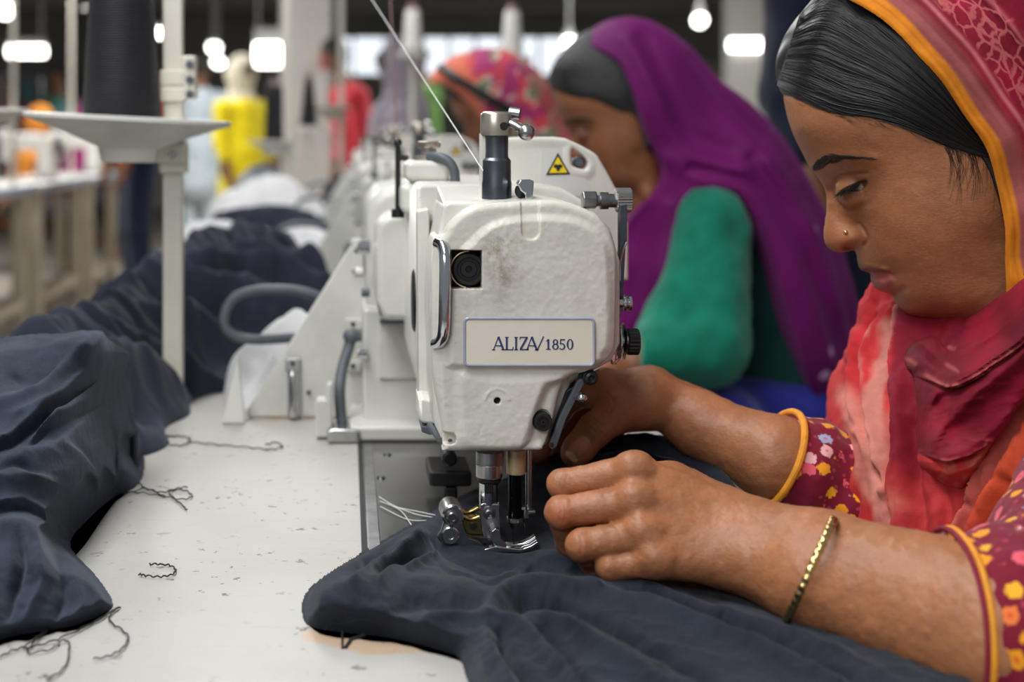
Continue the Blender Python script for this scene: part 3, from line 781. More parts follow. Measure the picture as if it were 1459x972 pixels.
# ---- finger guard strap on the lower right
gs = MB(); gs.prism(poly_px([(822, 541), (829, 538), (832, 545), (806, 596), (792, 636), (785, 640), (781, 634), (797, 592)], .912), .909, .9125); gs.build('finger_guard', m_rubber, MR, bevel=.0008)
g2 = MB(); disc_xz(843, 540, .905, 11, .014, g2, 20, [(0, 1), (.7, 1), (.75, .8), (.95, .8), (1, .5), (.9, .2)]); boxpx(g2, 826, 533, 842, 546, .912, .008); g2.build('guard_knob', m_black, MR)
g3 = MB(); g3.tube([P(815, 566, .914), P(826, 567, .908)], .0025, 10); g3.ball(P(829, 567, .907), .0034); disc_xz(786, 634, .9075, 3, .002, g3, 14); g3.build('guard_screw', m_chrome, MR)
bk = MB(); bk.prism(poly_px([(806, 556), (824, 545), (818, 562), (803, 590), (788, 630), (784, 620), (800, 575)], .918), .916, .935); bk.build('guard_bracket', m_black, MR, bevel=.001)
# ---- presser bar, needle bar, foot
YN = .925
b1 = MB(); cylz(b1, 698, 642, 661, 20, YN, 30); b1.build('presser_bushing', m_mech, MR, bevel=.0006)
b2 = MB(); cylz(b2, 697, 660, 680, 19, YN, 30); b2.build('presser_collar', m_steel, MR, bevel=.0008)
b3 = MB(); cylz(b3, 697, 679, 689, 17, YN, 30, [(0, 13), (.4, 17), (1, 17)]); b3.build('presser_washer', m_black, MR)
b4 = MB(); cylz(b4, 696, 686, 722, 13.5, YN, 28); b4.build('presser_bar', m_chrome, MR)
b5 = MB(); boxpx(b5, 690.5, 690, 703.5, 704, YN-.0068, .002); b5.build('bar_slot', m_hole, MR, bevel=.0008)
n1 = MB(); cylz(n1, 735, 640, 675, 13.5, YN+.004, 28); n1.build('needle_bushing', m_brass, MR, bevel=.0005)
n2 = MB(); cylz(n2, 733.5, 674, 738, 9.8, YN+.004, 28); n2.build('needle_bar', mat('polished_black_steel', (44, 42, 42), .12, .9), MR)
n3 = MB(); cylz(n3, 733.5, 737, 742.5, 12, YN+.004, 28); cylz(n3, 733, 742, 754, 9, YN+.004, 24, [(0, 3.5), (.35, 6), (1, 9.5)]); n3.build('needle_clamp', m_steel, MR)
def needle(px, y0, Y):
    q = MB(); cylz(q, px, y0, 784, 1.4, Y, 10, [(0, .3), (.25, 1.1), (.8, 1.2), (1, 1.8)]); q.build('needle', m_chrome, MR)
needle(731.5, 752, YN+.004); needle(747.5, 742, YN+.006)
n4 = MB(); cylz(n4, 753.3, 640, 727, 4.8, YN+.006, 20); n4.build('guide_bar', m_steel, MR)
n5 = MB(); cylz(n5, 751, 725, 736, 9, YN+.006, 20); cylz(n5, 748.5, 735, 748, 5, YN+.006, 16, [(0, 1), (1, 5.5)]); cylx(n5, 752, 762, 730, 4.5, YN+.002, 16); n5.build('second_needle_clamp', m_mech, MR)
f1 = MB(); f1.prism(poly_px([(684, 718), (688, 716), (712, 717), (712, 764), (709, 772), (700, 786), (690, 784), (688, 764), (684, 744)], YN-.004), YN-.006, YN+.004); f1.build('foot_shank', m_steel, MR, bevel=.001)
f2 = MB(); disc_xz(697.5, 733, YN-.0095, 9.5, .004, f2, 28, [(0, 1), (.6, 1), (.65, .7), (.9, .65), (1, .5), (1, .3), (.8, .25)]); f2.build('foot_screw', m_mech, MR)
ft = MB()
for (dy, pts) in ((0, [(690, 783), (706, 779), (722, 781), (742, 783), (756, 778), (766, 771.5), (768, 775), (758, 783), (744, 788), (720, 787.5), (690, 787)]),
                  (.007, [(700, 770), (710, 766), (716, 775), (730, 776.5), (745, 774), (755, 769), (763, 763.5), (764.5, 768), (754, 775), (742, 779.5), (716, 780), (704, 776)])):
    ft.prism(poly_px(pts, YN-.020+dy), YN-.020+dy, YN-.014+dy)
foot = ft.build('presser_foot', m_chrome, MR, bevel=.0006)
f3 = MB(); f3.prism(poly_px([(700, 758), (706, 753), (712, 756), (714, 768), (722, 776), (722, 781), (706, 779), (700, 770)], YN-.019), YN-.019, YN-.006); f3.build('foot_arm', m_chrome, foot, bevel=.0006)
# roller linkage at the left of the foot
r1 = MB(); a = P(640, 722, YN+.006); b = P(646, 736, YN-.016); r1.cyl(a, b, .0072, None, 24, [(0, .0066), (.06, .0072), (.9, .0072), (.92, .0066), (1, .006)]); r1.build('roller', m_steel, MR)
r2 = MB(); disc_xz(645, 739, YN-.0195, 8.5, .004, r2, 24, [(0, 1), (.8, 1), (1, .8), (1, .5), (.75, .42), (.75, .1)]); r2.build('roller_screw', m_mech, MR)
r3 = MB(); r3.prism(poly_px([(632, 742), (650, 748), (658, 742), (662, 756), (668, 766), (682, 770), (690, 778), (686, 786), (668, 782), (648, 778), (628, 772), (622, 764), (628, 756)], YN-.012), YN-.014, YN-.010); r3.build('link_plate', m_mech, MR, bevel=.0006)
r4 = MB(); disc_xz(642, 764, YN-.0175, 13, .004, r4, 28, [(0, 1), (.8, 1), (1, .85), (1, .42), (.7, .36)]); r4.build('lower_disc', m_steel, MR)
r5 = MB()
for (p, q, dy) in (((652, 724), (682, 723), .004), ((656, 734), (684, 736), -.004)):
    r5.tube(catmull([P(p[0], p[1], YN+dy), P((p[0]+q[0])/2, p[1]+6, YN+dy), P(q[0], q[1], YN+dy)], 5), .0016, 8)
r5.prism(poly_px([(656, 738), (676, 734), (686, 738), (690, 760), (680, 764), (664, 760)], YN-.003), YN-.004, YN+.002); r5.build('link_arm', m_gold, MR, bevel=.0005)
r6 = MB(); disc_xz(675, 751, YN-.0062, 5, .003, r6, 18); r6.prism(poly_px([(660, 764), (694, 766), (696, 772), (672, 775), (662, 771)], YN-.009), YN-.011, YN-.006); r6.build('link_pin', m_black, MR)
# ---- bed plate
bx0, bx1 = PZ(524, 785)[0], .19
m_bed = mat('polished_bed', (126, 127, 127), .15, .85, var=.22, vscale=14, bscale=90, bstr=.04, bdist=.0003)
be = MB(); be.box((bx0, .79, TABLE_Z+.0001), (bx1, 1.26, TABLE_Z+.0010)); be.build('bed_plate', m_bed, MR, bevel=.0006)
bs = MB(); bs.box((bx0+.0005, .79, TABLE_Z+.0009), (bx0+.0085, 1.225, TABLE_Z+.0022)); bs.build('bed_strip', m_mech, MR, bevel=.0006)
MB().box((bx0-.004, .80, TABLE_Z+.0002), (bx0-.0002, 1.235, TABLE_Z+.0006)).build('bed_gap', m_hole, MR)
for (x, y) in ((543, 683), (552, 650)):
    q = MB(); c = PZ(x, y); q.cyl((c[0], c[1], TABLE_Z+.001), (c[0], c[1], TABLE_Z+.0022), .0035, .003, 18); q.build('bed_screw', m_dsteel, MR)
# feed block under the arm, seen dark beyond the presser bar
fb = MB(); boxpx(fb, 612, 672, 672, 694, 1.04, .05); disc_xz(641, 655, 1.03, 11, .03, fb); boxpx(fb, 634, 694, 652, 720, 1.045, .02); fb.build('edge_guide', m_black, MR, bevel=.002)
# ================================================================== fabrics
def fabric(name, rgb, vary=.25, fuzz=.5, sheen=.25, colattr=False):
    m, nt, b = new_mat(name); v = coords(nt); base = lin(rgb)
    if colattr: c = attr(nt, 'Col')
    else:
        n = noise(nt, v, 26, 5, .65)
        c = mixrgb(nt, ramp(nt, n, ((.3, 0), (.72, 1))), tuple(x*(1-vary) for x in base), tuple(min(1, x*(1+vary*1.6)) for x in base))
    # lint fibres
    v2 = coords(nt, (1, .35, 1), (0, 0, .6)); f = noise(nt, v2, 900, 2, .6)
    c = mixrgb(nt, mmath(nt, 'MULTIPLY', ramp(nt, f, ((.60, 0), (.78, 1))), fuzz*.5), c, tuple(min(1, x*2.6+.035) for x in base))
    nt.links.new(c, b.inputs['Base Color']); b.inputs['Roughness'].default_value = .88; b.inputs['Specular IOR Level'].default_value = .18
    b.inputs['Sheen Weight'].default_value = sheen; b.inputs['Sheen Roughness'].default_value = .45
    b.inputs['Sheen Tint'].default_value = tuple(min(1, x*4+.3) for x in base)+(1,)
    n1 = bump(nt, b, noise(nt, v, 1300, 2), .35, .0006)
    bump(nt, b, noise(nt, v, 70, 4, .6), .30, .003, n1)
    return m
m_navy = fabric('charcoal_navy_jersey', (34, 38, 47))
m_navy2 = fabric('washed_navy_jersey', (46, 52, 64), .3)
m_navy3 = fabric('dark_navy_cloth', (42, 46, 58), .2)
m_white = fabric('white_cotton', (222, 222, 224), .05, .1, .1)
m_greyc = fabric('pale_grey_cotton', (176, 182, 190), .08, .1, .1)
def smax(a, b, k): return -smin(-a, -b, k)
def ridge_h(X, Y, pts, width, sharp=1.0, n=6, lift=None):
    """pts (px,py,h_mm) crest of a fold; returns its height field"""
    W = [PZ(p[0], p[1], TABLE_Z+p[2]/1000.) for p in pts]
    W = np.array([(w[0], w[1], p[2]/1000.) for w, p in zip(W, pts)])
    W = catmull(W, n) if len(W) > 2 else W
    d, idx = seg_dist(X, Y, W[:, :2])
    hh = np.interp(idx, np.arange(len(W)), W[:, 2])
    return hh, d/(width/1000.)
def cloth_field(name, outline, ridges, creases, m, base=4, res=.0022, edge=12, label=None, cat='cloth', group=None, wr=2.0, wdir=(1, .35), wscale=55, k=.005, world=False, warp=.004, zbase=None, colors=None, blur=1, press=None):
    zb = TABLE_Z if zbase is None else zbase
    pl = np.array([(q[0], q[1]) for q in outline], float)
    if not world: pl = np.array([PZ(a, b)[:2] for a, b in pl])
    pl = catmull(pl, 5, True)
    xs = np.arange(pl[:, 0].min()-.004, pl[:, 0].max()+.006, res); ys = np.arange(pl[:, 1].min()-.004, pl[:, 1].max()+.006, res)
    X, Y = np.meshgrid(xs, ys, indexing='ij')
    X2 = X+warp*fbm(X*22, Y*22, 3, 3); Y2 = Y+warp*fbm(X*22, Y*22, 9, 3)
    sd = sdpoly(X, Y, pl)
    gx_, gy_ = np.gradient(sd, res); sn = np.abs(sd) < .72*res; X = np.where(sn, X-sd*gx_, X); Y = np.where(sn, Y-sd*gy_, Y); sd = np.where(sn, 0, sd)
    H = np.full(X.shape, base/1000.)
    for r in ridges:
        hh, d = ridge_h(X2, Y2, r[0], r[1])
        p = r[2] if len(r) > 2 else 1.0
        prof = np.exp(-1.25*(np.sqrt(d*d+.06)-.245)) if p <= 1 else np.exp(-np.abs(d)**(2/p))
        H = smax(H, hh*prof, k)
    for c in creases:
        hh, d = ridge_h(X2, Y2, c[0], c[1]); H = H-c[2]/1000.*np.exp(-d*d)
    # fine wrinkles stretched along one direction, stronger where the cloth is bunched
    a, b = wdir; L = math.hypot(a, b); a /= L; b /= L
    u = X2*a+Y2*b; v = -X2*b+Y2*a
    rg = 1-np.abs(fbm(u*wscale*.35, v*wscale, 1.3, 3)); rg2 = 1-np.abs(fbm(u*wscale*.9+5, v*wscale*1.8, 4.1, 2))
    H = H+wr/1000.*((rg-.6)+.45*(rg2-.6))*np.clip(H/.012, .35, 1.6)*sstep(0, edge/600., sd)
    if press is not None: H = H*(1-.9*np.exp(-((X-press[0])/press[2])**2-((Y-press[1])/press[3])**2))
    e = edge/1000.
    t = np.clip(sd/e, 0, 1); H = H*np.sqrt(1-(1-t)**2)
    H = np.maximum(H, .0006)
    # quads inside the outline; border vertices drop to the table
    ins = sd > -res*.02
    q = ins[:-1, :-1] & ins[1:, :-1] & ins[1:, 1:] & ins[:-1, 1:]
    ids = np.arange(X.size).reshape(X.shape)
    F = np.stack([ids[:-1, :-1][q], ids[1:, :-1][q], ids[1:, 1:][q], ids[:-1, 1:][q]], 1)
    V = np.stack([X.ravel(), Y.ravel(), zb+.0004+H.ravel()], 1)
    # closed underside
    n = len(V); Vb = V.copy(); Vb[:, 2] = zb+.0003
    E = np.concatenate([F[:, [0, 1]], F[:, [1, 2]], F[:, [2, 3]], F[:, [3, 0]]]); key = E.min(1)*n+E.max(1)
    un, inv, cnt = np.unique(key, return_inverse=True, return_counts=True); bo = E[cnt[inv] == 1]
    S = np.stack([bo[:, 1], bo[:, 0], bo[:, 0]+n, bo[:, 1]+n], 1)
    Fa = np.concatenate([F, F[:, ::-1]+n, S]); V = np.concatenate([V, Vb])
    use = np.unique(Fa); re = np.full(len(V), -1); re[use] = np.arange(len(use)); V = V[use]; Fa = re[Fa]
    top = V[:, 2] > zb+.0005
    V2 = mesh_smooth(V, Fa, blur, .35); V = np.where(top[:, None], V2, V)
    o = arr_obj(name, V, Fa, m); o.data.set_sharp_from_angle(angle=math.radians(62))
    if label: tag(o, label, cat, group)
    return o
# ---- cloth modelled as seen: heights above the table, folds and overlaps traced on it
def fold_field(GXp, GYp, ridges=(), steps=(), warp=2.0):
    wx = GXp+warp*fbm(GXp*.03, GYp*.03, 3, 3); wy = GYp+warp*fbm(GXp*.03, GYp*.03, 8, 3); D = np.zeros(GXp.shape)
    for pts, wd, a in ridges:
        c = catmull(pts, 6) if len(pts) > 2 else np.array(pts, float); d, i = seg_dist(wx, wy, c); t = i/(len(c)-1)
        D += a*(1-.55*(2*t-1)**4)*np.exp(-np.abs(d/wd)**1.7)
    for pts, wd, a in steps:      # the side to the right of the line's direction (in the photo) lies on top
        c = catmull(pts, 6); d, i = seg_dist(wx, wy, c); j = np.clip(i.astype(int), 0, len(c)-2); t = c[j+1]-c[j]; u = i/(len(c)-1)
        sg = t[..., 0]*(wy-c[j, 1])-t[..., 1]*(wx-c[j, 0]); end = 1-np.abs(2*u-1)**6
        k_ = sstep(-2.2, 1.2, np.sign(sg)*d); D += a*end*(k_*np.exp(-d/wd)-(1-k_)*.35*np.exp(-(d/(wd*.35))**2))
    return D
def relief(name, outline, ctrl, m, ridges=(), steps=(), edge=16, free=None, res=1.6, zmin=.0012, crumple=(.9, .02, .05), label=None, cat='cloth', group=None, press=None, nvec=(0, -.6, .8), rise=.46, contact=None):
    pl = catmull(outline, 5, True); x = np.arange(pl[:, 0].min()-3, pl[:, 0].max()+3, res); y = np.arange(pl[:, 1].min()-3, pl[:, 1].max()+3, res)
    X, Y = np.meshgrid(x, y, indexing='ij'); sd = sdpoly(X, Y, pl)
    fit = tps_fit(np.array([(q[0], q[1]) for q in ctrl])/100., [q[2] for q in ctrl], 1e-4); H = np.maximum(tps_eval(fit, X/100., Y/100.), .5)
    t = np.clip(sd/edge, 0, 1); e = np.sqrt(np.maximum(1-(1-t)**2, 0))
    if free is not None:
        fd, _ = seg_dist(X, Y, catmull(free, 5)); e = np.maximum(e, sstep(46, 22, fd))
    if contact is not None: e = np.ones(X.shape)
    D = fold_field(X, Y, ridges, steps)
    am, fu, fv = crumple
    D = D+am*(1-2*np.abs(fbm(X*fu+Y*fu*.4, Y*fv-X*fv*.3, 2, 3)))+.35*am*(1-2*np.abs(fbm(X*fu*2.6, Y*fv*2.2, 6, 2)))
    if press is not None:
        k = 1-.95*np.exp(-((X-press[0])/press[2])**2-((Y-press[1])/press[3])**2); D = D*k; H = H*k
    h = H/1000.*e
    if contact is not None:
        dc, _ = seg_dist(X, Y, catmull(contact, 5)); h = np.minimum(h, rise/1000.*dc*(1+(dc/55.)**2)+.0006); D = D*sstep(0, 16, dc)
    else:
        lim = np.maximum(sd, 0)*rise/1000.
        if free is not None: lim = np.where(fd < 46, lim+.2*sstep(46, 10, fd), lim)
        h = np.minimum(h, np.maximum(lim, .0003)); D = D*(sstep(0, 14, sd) if free is None else np.maximum(sstep(0, 14, sd), sstep(46, 22, fd)))
    Yd = (CAMZ-TABLE_Z-h)*FPX/(Y-CY)
    W = np.stack([(X-CX)/FPX*Yd, Yd, CAMZ+(CY-Y)/FPX*Yd], -1); n = np.array(nvec)/np.linalg.norm(nvec); W = W+n*(D/1000.*np.clip(e, 0, 1))[..., None]
    W[..., 2] = np.maximum(W[..., 2], TABLE_Z+np.where((X > 512) & (Y < 860), zmin, .0009))
    ins = sd > -res*.3; q = ins[:-1, :-1] & ins[1:, :-1] & ins[1:, 1:] & ins[:-1, 1:]; ids = np.arange(X.size).reshape(X.shape)
    F = np.stack([ids[:-1, 1:][q], ids[1:, 1:][q], ids[1:, :-1][q], ids[:-1, :-1][q]], 1); V = W.reshape(-1, 3); N = len(V)
    Vb = V.copy(); Vb[:, 2] = TABLE_Z+.0003
    E = np.concatenate([F[:, [0, 1]], F[:, [1, 2]], F[:, [2, 3]], F[:, [3, 0]]]); key = E.min(1)*N+E.max(1); un, iv, cn = np.unique(key, return_inverse=True, return_counts=True); bo = E[cn[iv] == 1]
    Fa = np.concatenate([F, F[:, ::-1]+N, np.stack([bo[:, 1], bo[:, 0], bo[:, 0]+N, bo[:, 1]+N], 1)]); V = np.concatenate([V, Vb]); use = np.unique(Fa); re = np.full(len(V), -1); re[use] = np.arange(len(use)); V = V[use]; Fa = re[Fa]
    top = V[:, 2] > TABLE_Z+.0006; V2 = mesh_smooth(V, Fa, 1, .35); V = np.where(top[:, None], V2, V)
    o = arr_obj(name, V, Fa, m); o.data.set_sharp_from_angle(angle=math.radians(80))
    if label: tag(o, label, cat, group)
    return o
# ---- garment being sewn
sewn = [(430, 872), (436, 845), (468, 817), (518, 787), (560, 764), (604, 738), (640, 718), (676, 700), (712, 684), (745, 668), (770, 652), (800, 640), (835, 628), (870, 619), (910, 616), (950, 619), (985, 632), (1015, 654), (1050, 690), (1080, 716), (1120, 745), (1180, 790), (1280, 860), (1400, 950), (1440, 1040), (1300, 1060), (1050, 1060), (820, 1060), (700, 1020), (668, 975), (655, 940), (630, 928), (560, 910), (495, 902), (442, 893)]
ctrl = [(430, 872, 8), (470, 850, 14), (520, 838, 17), (560, 860, 17), (640, 868, 17), (600, 900, 12), (500, 885, 14), (470, 822, 8), (520, 795, 8), (564, 778, 10), (606, 762, 9), (640, 740, 4), (690, 715, 3), (735, 785, 2), (700, 795, 4), (760, 770, 3), (735, 720, 3), (760, 700, 6), (790, 760, 5), (740, 672, 10), (770, 655, 18),
        (800, 642, 28), (870, 621, 44), (950, 621, 45), (1000, 643, 40), (1050, 690, 28), (1100, 735, 14), (830, 690, 22), (900, 680, 27), (980, 700, 23), (850, 730, 12), (900, 770, 9), (1000, 830, 9), (1100, 850, 9), (1200, 880, 10), (619, 795, 7), (674, 830, 9), (743, 815, 10), (811, 806, 10), (580, 810, 7), (560, 825, 9),
        (691, 880, 17), (760, 850, 16), (850, 855, 15), (950, 880, 15), (1100, 920, 15), (1250, 965, 14), (736, 900, 17), (800, 940, 17), (830, 985, 16), (900, 930, 16), (690, 930, 14), (720, 970, 14), (640, 905, 13), (680, 1000, 12), (900, 1050, 14), (1100, 1050, 14), (1400, 1000, 12), (1300, 900, 10)]
RID = [([(440, 862), (486, 846), (554, 836), (640, 842), (691, 850)], 20, 5.5), ([(455, 838), (513, 792), (564, 773), (606, 760)], 11, 4.5), ([(500, 846), (540, 808), (578, 782), (612, 764)], 7, 4.0), ([(540, 842), (590, 808), (622, 790)], 6, 3.0),
       ([(505, 822), (530, 800), (560, 790)], 6, -3.5), ([(535, 826), (575, 800), (604, 790)], 6, -5.0), ([(612, 764), (640, 790), (690, 815), (730, 806)], 7, -4.5),
       ([(640, 773), (690, 784), (740, 797), (800, 799), (850, 820)], 7, 4.2), ([(680, 800), (740, 812), (800, 815)], 5, -3.5), ([(560, 868), (600, 862), (660, 868), (700, 862)], 10, -4), ([(470, 880), (520, 872), (560, 885)], 9, -3), ([(600, 888), (640, 880), (690, 886)], 9, 3.5),
       ([(690, 872), (715, 850), (750, 838), (811, 840), (880, 850), (980, 890), (1080, 925), (1190, 972)], 11, 6), ([(720, 872), (760, 860), (820, 868), (900, 905), (990, 955), (1060, 1010)], 9, -6.5), ([(690, 880), (736, 897), (775, 930), (815, 985), (850, 1050)], 10, 6.0), ([(756, 880), (811, 900), (880, 940), (940, 980), (1000, 1040)], 11, 6),
       ([(770, 905), (810, 945), (850, 1000), (880, 1050)], 9, -6.5), ([(690, 905), (702, 940), (735, 985)], 9, 4), ([(712, 905), (728, 940), (765, 985)], 7, -6), ([(860, 845), (940, 858), (1040, 890), (1140, 930), (1260, 985)], 7, -5), ([(830, 826), (900, 838), (1000, 868), (1120, 905), (1250, 955)], 9, 4),
       ([(640, 728), (680, 740), (690, 770)], 6, 2.0), ([(780, 680), (800, 700), (796, 740)], 7, 2.5), ([(800, 655), (850, 642), (920, 640), (985, 662), (1040, 702)], 8, -5), ([(810, 672), (870, 657), (930, 658), (990, 682), (1050, 722)], 8, 4.5), ([(820, 690), (880, 676), (950, 684), (1030, 724)], 6, -3.5)]
STP = [([(606, 757), (612, 775), (622, 797), (640, 818), (674, 832), (708, 830), (743, 815), (777, 804), (815, 806), (860, 822)][::-1], 12, 3.6)]
RID = [(a_, b_*.92, c_*2.0) for a_, b_, c_ in RID]
navy_cloth = relief('garment', sewn, ctrl, m_navy, RID, STP, edge=13, free=[(745, 668), (770, 652), (800, 640), (835, 628), (870, 619), (910, 616), (950, 619), (985, 632), (1015, 654), (1050, 690), (1080, 716)], zmin=.0020, crumple=(1.1, .012, .045), press=(728, 783, 42, 16),
    label='dark navy jersey garment under the presser foot and the woman\'s hands', cat='garment')
# ---- left pile
p1 = [(-120, 500), (-60, 488), (0, 481), (60, 477), (90, 478), (120, 473), (146, 475), (160, 486), (183, 500), (186, 516), (188, 550), (192, 590), (200, 625), (206, 655), (203, 680), (190, 695), (164, 707), (130, 735), (100, 772), (118, 800), (132, 814), (152, 840), (160, 856), (156, 868), (110, 889), (60, 898), (16, 906), (-40, 922), (-120, 945)]
ctrl = [(-120, 500, 110), (0, 482, 120), (80, 478, 122), (146, 475, 122), (183, 501, 98), (178, 530, 84), (165, 556, 76), (-120, 570, 98), (0, 560, 100), (60, 556, 98), (110, 528, 105), (135, 515, 110), (-120, 640, 78), (0, 632, 78), (55, 632, 75), (93, 612, 78), (140, 580, 74), (-120, 690, 64), (0, 680, 66), (60, 680, 62), (100, 670, 57), (130, 650, 52), (160, 640, 38), (186, 610, 40), (190, 645, 20), (204, 655, 8), (195, 685, 6),
        (-120, 740, 48), (0, 725, 51), (50, 722, 47), (82, 750, 30), (98, 770, 14), (128, 738, 9), (160, 706, 8), (130, 700, 30), (-120, 790, 38), (0, 770, 44), (50, 768, 40), (92, 792, 26), (120, 812, 15), (0, 830, 27), (60, 830, 25), (120, 848, 13), (158, 862, 6), (110, 887, 5), (16, 903, 5), (0, 880, 14), (-120, 900, 14)]
RID = [([(-60, 520), (20, 512), (80, 505), (130, 492)], 22, 7), ([(-40, 590), (40, 575), (95, 540), (138, 500)], 16, 8), ([(20, 604), (75, 588), (118, 556), (142, 530)], 9, 5), ([(60, 625), (112, 585), (150, 548), (176, 515)], 10, 7), ([(0, 660), (60, 652), (110, 622), (150, 580)], 14, 6),
       ([(-40, 700), (20, 692), (70, 700), (100, 730)], 16, 7), ([(95, 640), (120, 660), (128, 700)], 8, 5), ([(140, 630), (150, 660), (145, 690)], 8, 5), ([(165, 600), (175, 640), (175, 680)], 8, 5), ([(118, 640), (137, 665), (138, 700)], 5, -6), ([(155, 600), (162, 640), (160, 690)], 5, -6), ([(180, 580), (190, 630), (192, 670)], 5, -4),
       ([(-30, 760), (30, 752), (66, 772), (110, 815), (140, 850)], 14, 7), ([(30, 770), (24, 820), (8, 880)], 7, -6), ([(60, 790), (60, 840), (40, 890)], 10, 5), ([(80, 800), (90, 840), (80, 885)], 7, -4.5), ([(110, 830), (118, 860), (112, 880)], 7, 3), ([(20, 540), (50, 548), (90, 530)], 8, -4), ([(-40, 670), (20, 668), (50, 676)], 7, -4)]
STP = [([(0, 634), (37, 615), (93, 576), (135, 543), (147, 500), (148, 478)][::-1], 24, -0.0), ([(-80, 640), (0, 635), (40, 622), (93, 581), (136, 545), (150, 510), (149, 480)][::-1], 22, 0.0),
       ([(149, 476), (147, 505), (138, 542), (95, 578), (38, 617), (0, 636), (-90, 650)], 30, 12.0), ([(186, 505), (180, 525), (163, 556), (112, 596), (70, 618), (40, 640)], 16, 10.0), ([(98, 775), (84, 752), (60, 730), (33, 721), (0, 727), (-90, 740)][::-1], 20, -.0), ([(100, 776), (88, 762), (76, 744), (52, 727), (20, 722), (-90, 740)], 26, 11.0)]
RID = [(a_, b_, c_*1.6) for a_, b_, c_ in RID]
relief('cloth_pile', p1, ctrl, m_navy2, RID, STP, edge=18, free=[(-120, 500), (0, 481), (60, 477), (90, 478), (120, 473), (146, 475), (160, 486), (183, 500), (186, 516), (188, 550), (192, 590), (199, 618)], crumple=(1.3, .012, .02), rise=.55, contact=[(206, 652), (204, 678), (190, 695), (164, 707), (130, 735), (101, 770), (118, 800), (132, 814), (152, 840), (160, 856), (156, 868), (110, 889), (60, 898), (16, 906), (-40, 922), (-120, 945)],
    label='washed navy cloth pile heaped at the near left of the worktable', cat='cloth', group='navy cloth piles', nvec=(0, -.75, .66))
# ---- heap running back along the table
rg = np.random.default_rng(5)
def world_ridges(lst): return lst
p2 = [(-.20, 1.17), (-.155, 1.22), (-.165, 1.30), (-.150, 1.36), (-.155, 1.42), (-.140, 1.47), (-.105, 1.50), (-.10, 1.56), (-.04, 1.62), (.02, 1.70), (.02, 1.84), (-.02, 2.0), (-.04, 2.2), (-.12, 2.28), (-.22, 2.26), (-.29, 2.05), (-.33, 1.75), (-.35, 1.4), (-.33, 1.2)]
def wr_(pts): # world (x,y,h_mm) -> pixel triple understood by ridge_h
    out = []
    for x, y, h in pts: out.append((CX+x/y*FPX, CY+(CAMZ-TABLE_Z-h/1000.)/y*FPX, h))
    return out
R = [(wr_([(-.30, 1.22, 80), (-.27, 1.30, 98), (-.25, 1.45, 106), (-.235, 1.62, 118), (-.22, 1.8, 128), (-.17, 2.05, 138), (-.1, 2.2, 120)]), 60, 1.3),
     (wr_([(-.24, 1.25, 90), (-.20, 1.32, 70), (-.165, 1.40, 34), (-.15, 1.43, 14)]), 20, 1.1),
     (wr_([(-.25, 1.38, 96), (-.20, 1.43, 78), (-.15, 1.47, 40), (-.115, 1.49, 12)]), 18, 1.1),
     (wr_([(-.24, 1.5, 102), (-.18, 1.56, 84), (-.12, 1.60, 55), (-.06, 1.62, 20)]), 20, 1.1),
     (wr_([(-.22, 1.64, 112), (-.14, 1.70, 100), (-.06, 1.72, 76), (.0, 1.72, 40)]), 24, 1.1),
     (wr_([(-.2, 1.8, 122), (-.12, 1.86, 118), (-.04, 1.86, 96), (.02, 1.82, 60)]), 26, 1.1),
     (wr_([(-.15, 2.0, 130), (-.08, 2.02, 118), (0, 1.98, 100)]), 40, 1.2),
     (wr_([(-.27, 1.28, 90), (-.22, 1.22, 60), (-.18, 1.20, 30)]), 20, 1.1)]
C = [(wr_([(-.27, 1.36, 90), (-.2, 1.38, 66), (-.155, 1.44, 20)]), 7, 18), (wr_([(-.26, 1.46, 96), (-.2, 1.5, 76), (-.1, 1.55, 30)]), 7, 18),
     (wr_([(-.25, 1.6, 104), (-.16, 1.64, 84), (-.03, 1.67, 40)]), 8, 18), (wr_([(-.22, 1.76, 110), (-.1, 1.79, 90), (.01, 1.78, 50)]), 9, 18)]
cloth_field('cloth_pile', p2, R, C, m_navy3, base=10, edge=22, res=.0035, wr=13, wdir=(.8, .35), wscale=18, k=.014, world=True, warp=.010,
    label='long dark navy cloth heap behind the thread stand post', cat='cloth', group='navy cloth piles')
# ---- blurred heaps further back and white garments on them
def heap(outline, crest, m, label, cat='cloth', group=None, w=60, base=20, wr=8, res=.007, ws=16):
    return cloth_field('cloth_pile', outline, [(wr_(crest), w, 1.3)], [], m, base=base, edge=30, res=res, wr=wr, wdir=(.9, .3), wscale=ws, k=.015, world=True, warp=.015, label=label, cat=cat, group=group)
heap([(-.33, 2.45), (-.2, 2.40), (-.02, 2.40), (.005, 2.46), (.0, 2.62), (-.08, 2.78), (-.33, 2.80)], [(-.29, 2.55, 96), (-.24, 2.55, 118), (-.17, 2.56, 96), (-.10, 2.55, 124), (-.05, 2.52, 104), (-.02, 2.5, 70)], m_white, 'crumpled white garment lying right behind the long dark heap', 'garment', 'white garments on the table', 46, wr=12)
heap([(-.36, 3.0), (-.22, 2.97), (-.05, 2.95), (.0, 2.98), (-.0, 3.15), (-.1, 3.32), (-.36, 3.36)], [(-.28, 3.15, 100), (-.14, 3.15, 110), (-.06, 3.1, 95)], m_navy3, 'dark navy cloth heap between the white garments', group='navy cloth piles', w=60)
heap([(-.36, 3.7), (-.12, 3.65), (-.04, 3.8), (-.08, 4.15), (-.36, 4.2)], [(-.31, 3.9, 120), (-.24, 3.9, 150), (-.16, 3.9, 150), (-.1, 3.95, 90)], m_white, 'white garment second behind the long dark heap', 'garment', 'white garments on the table', 80)
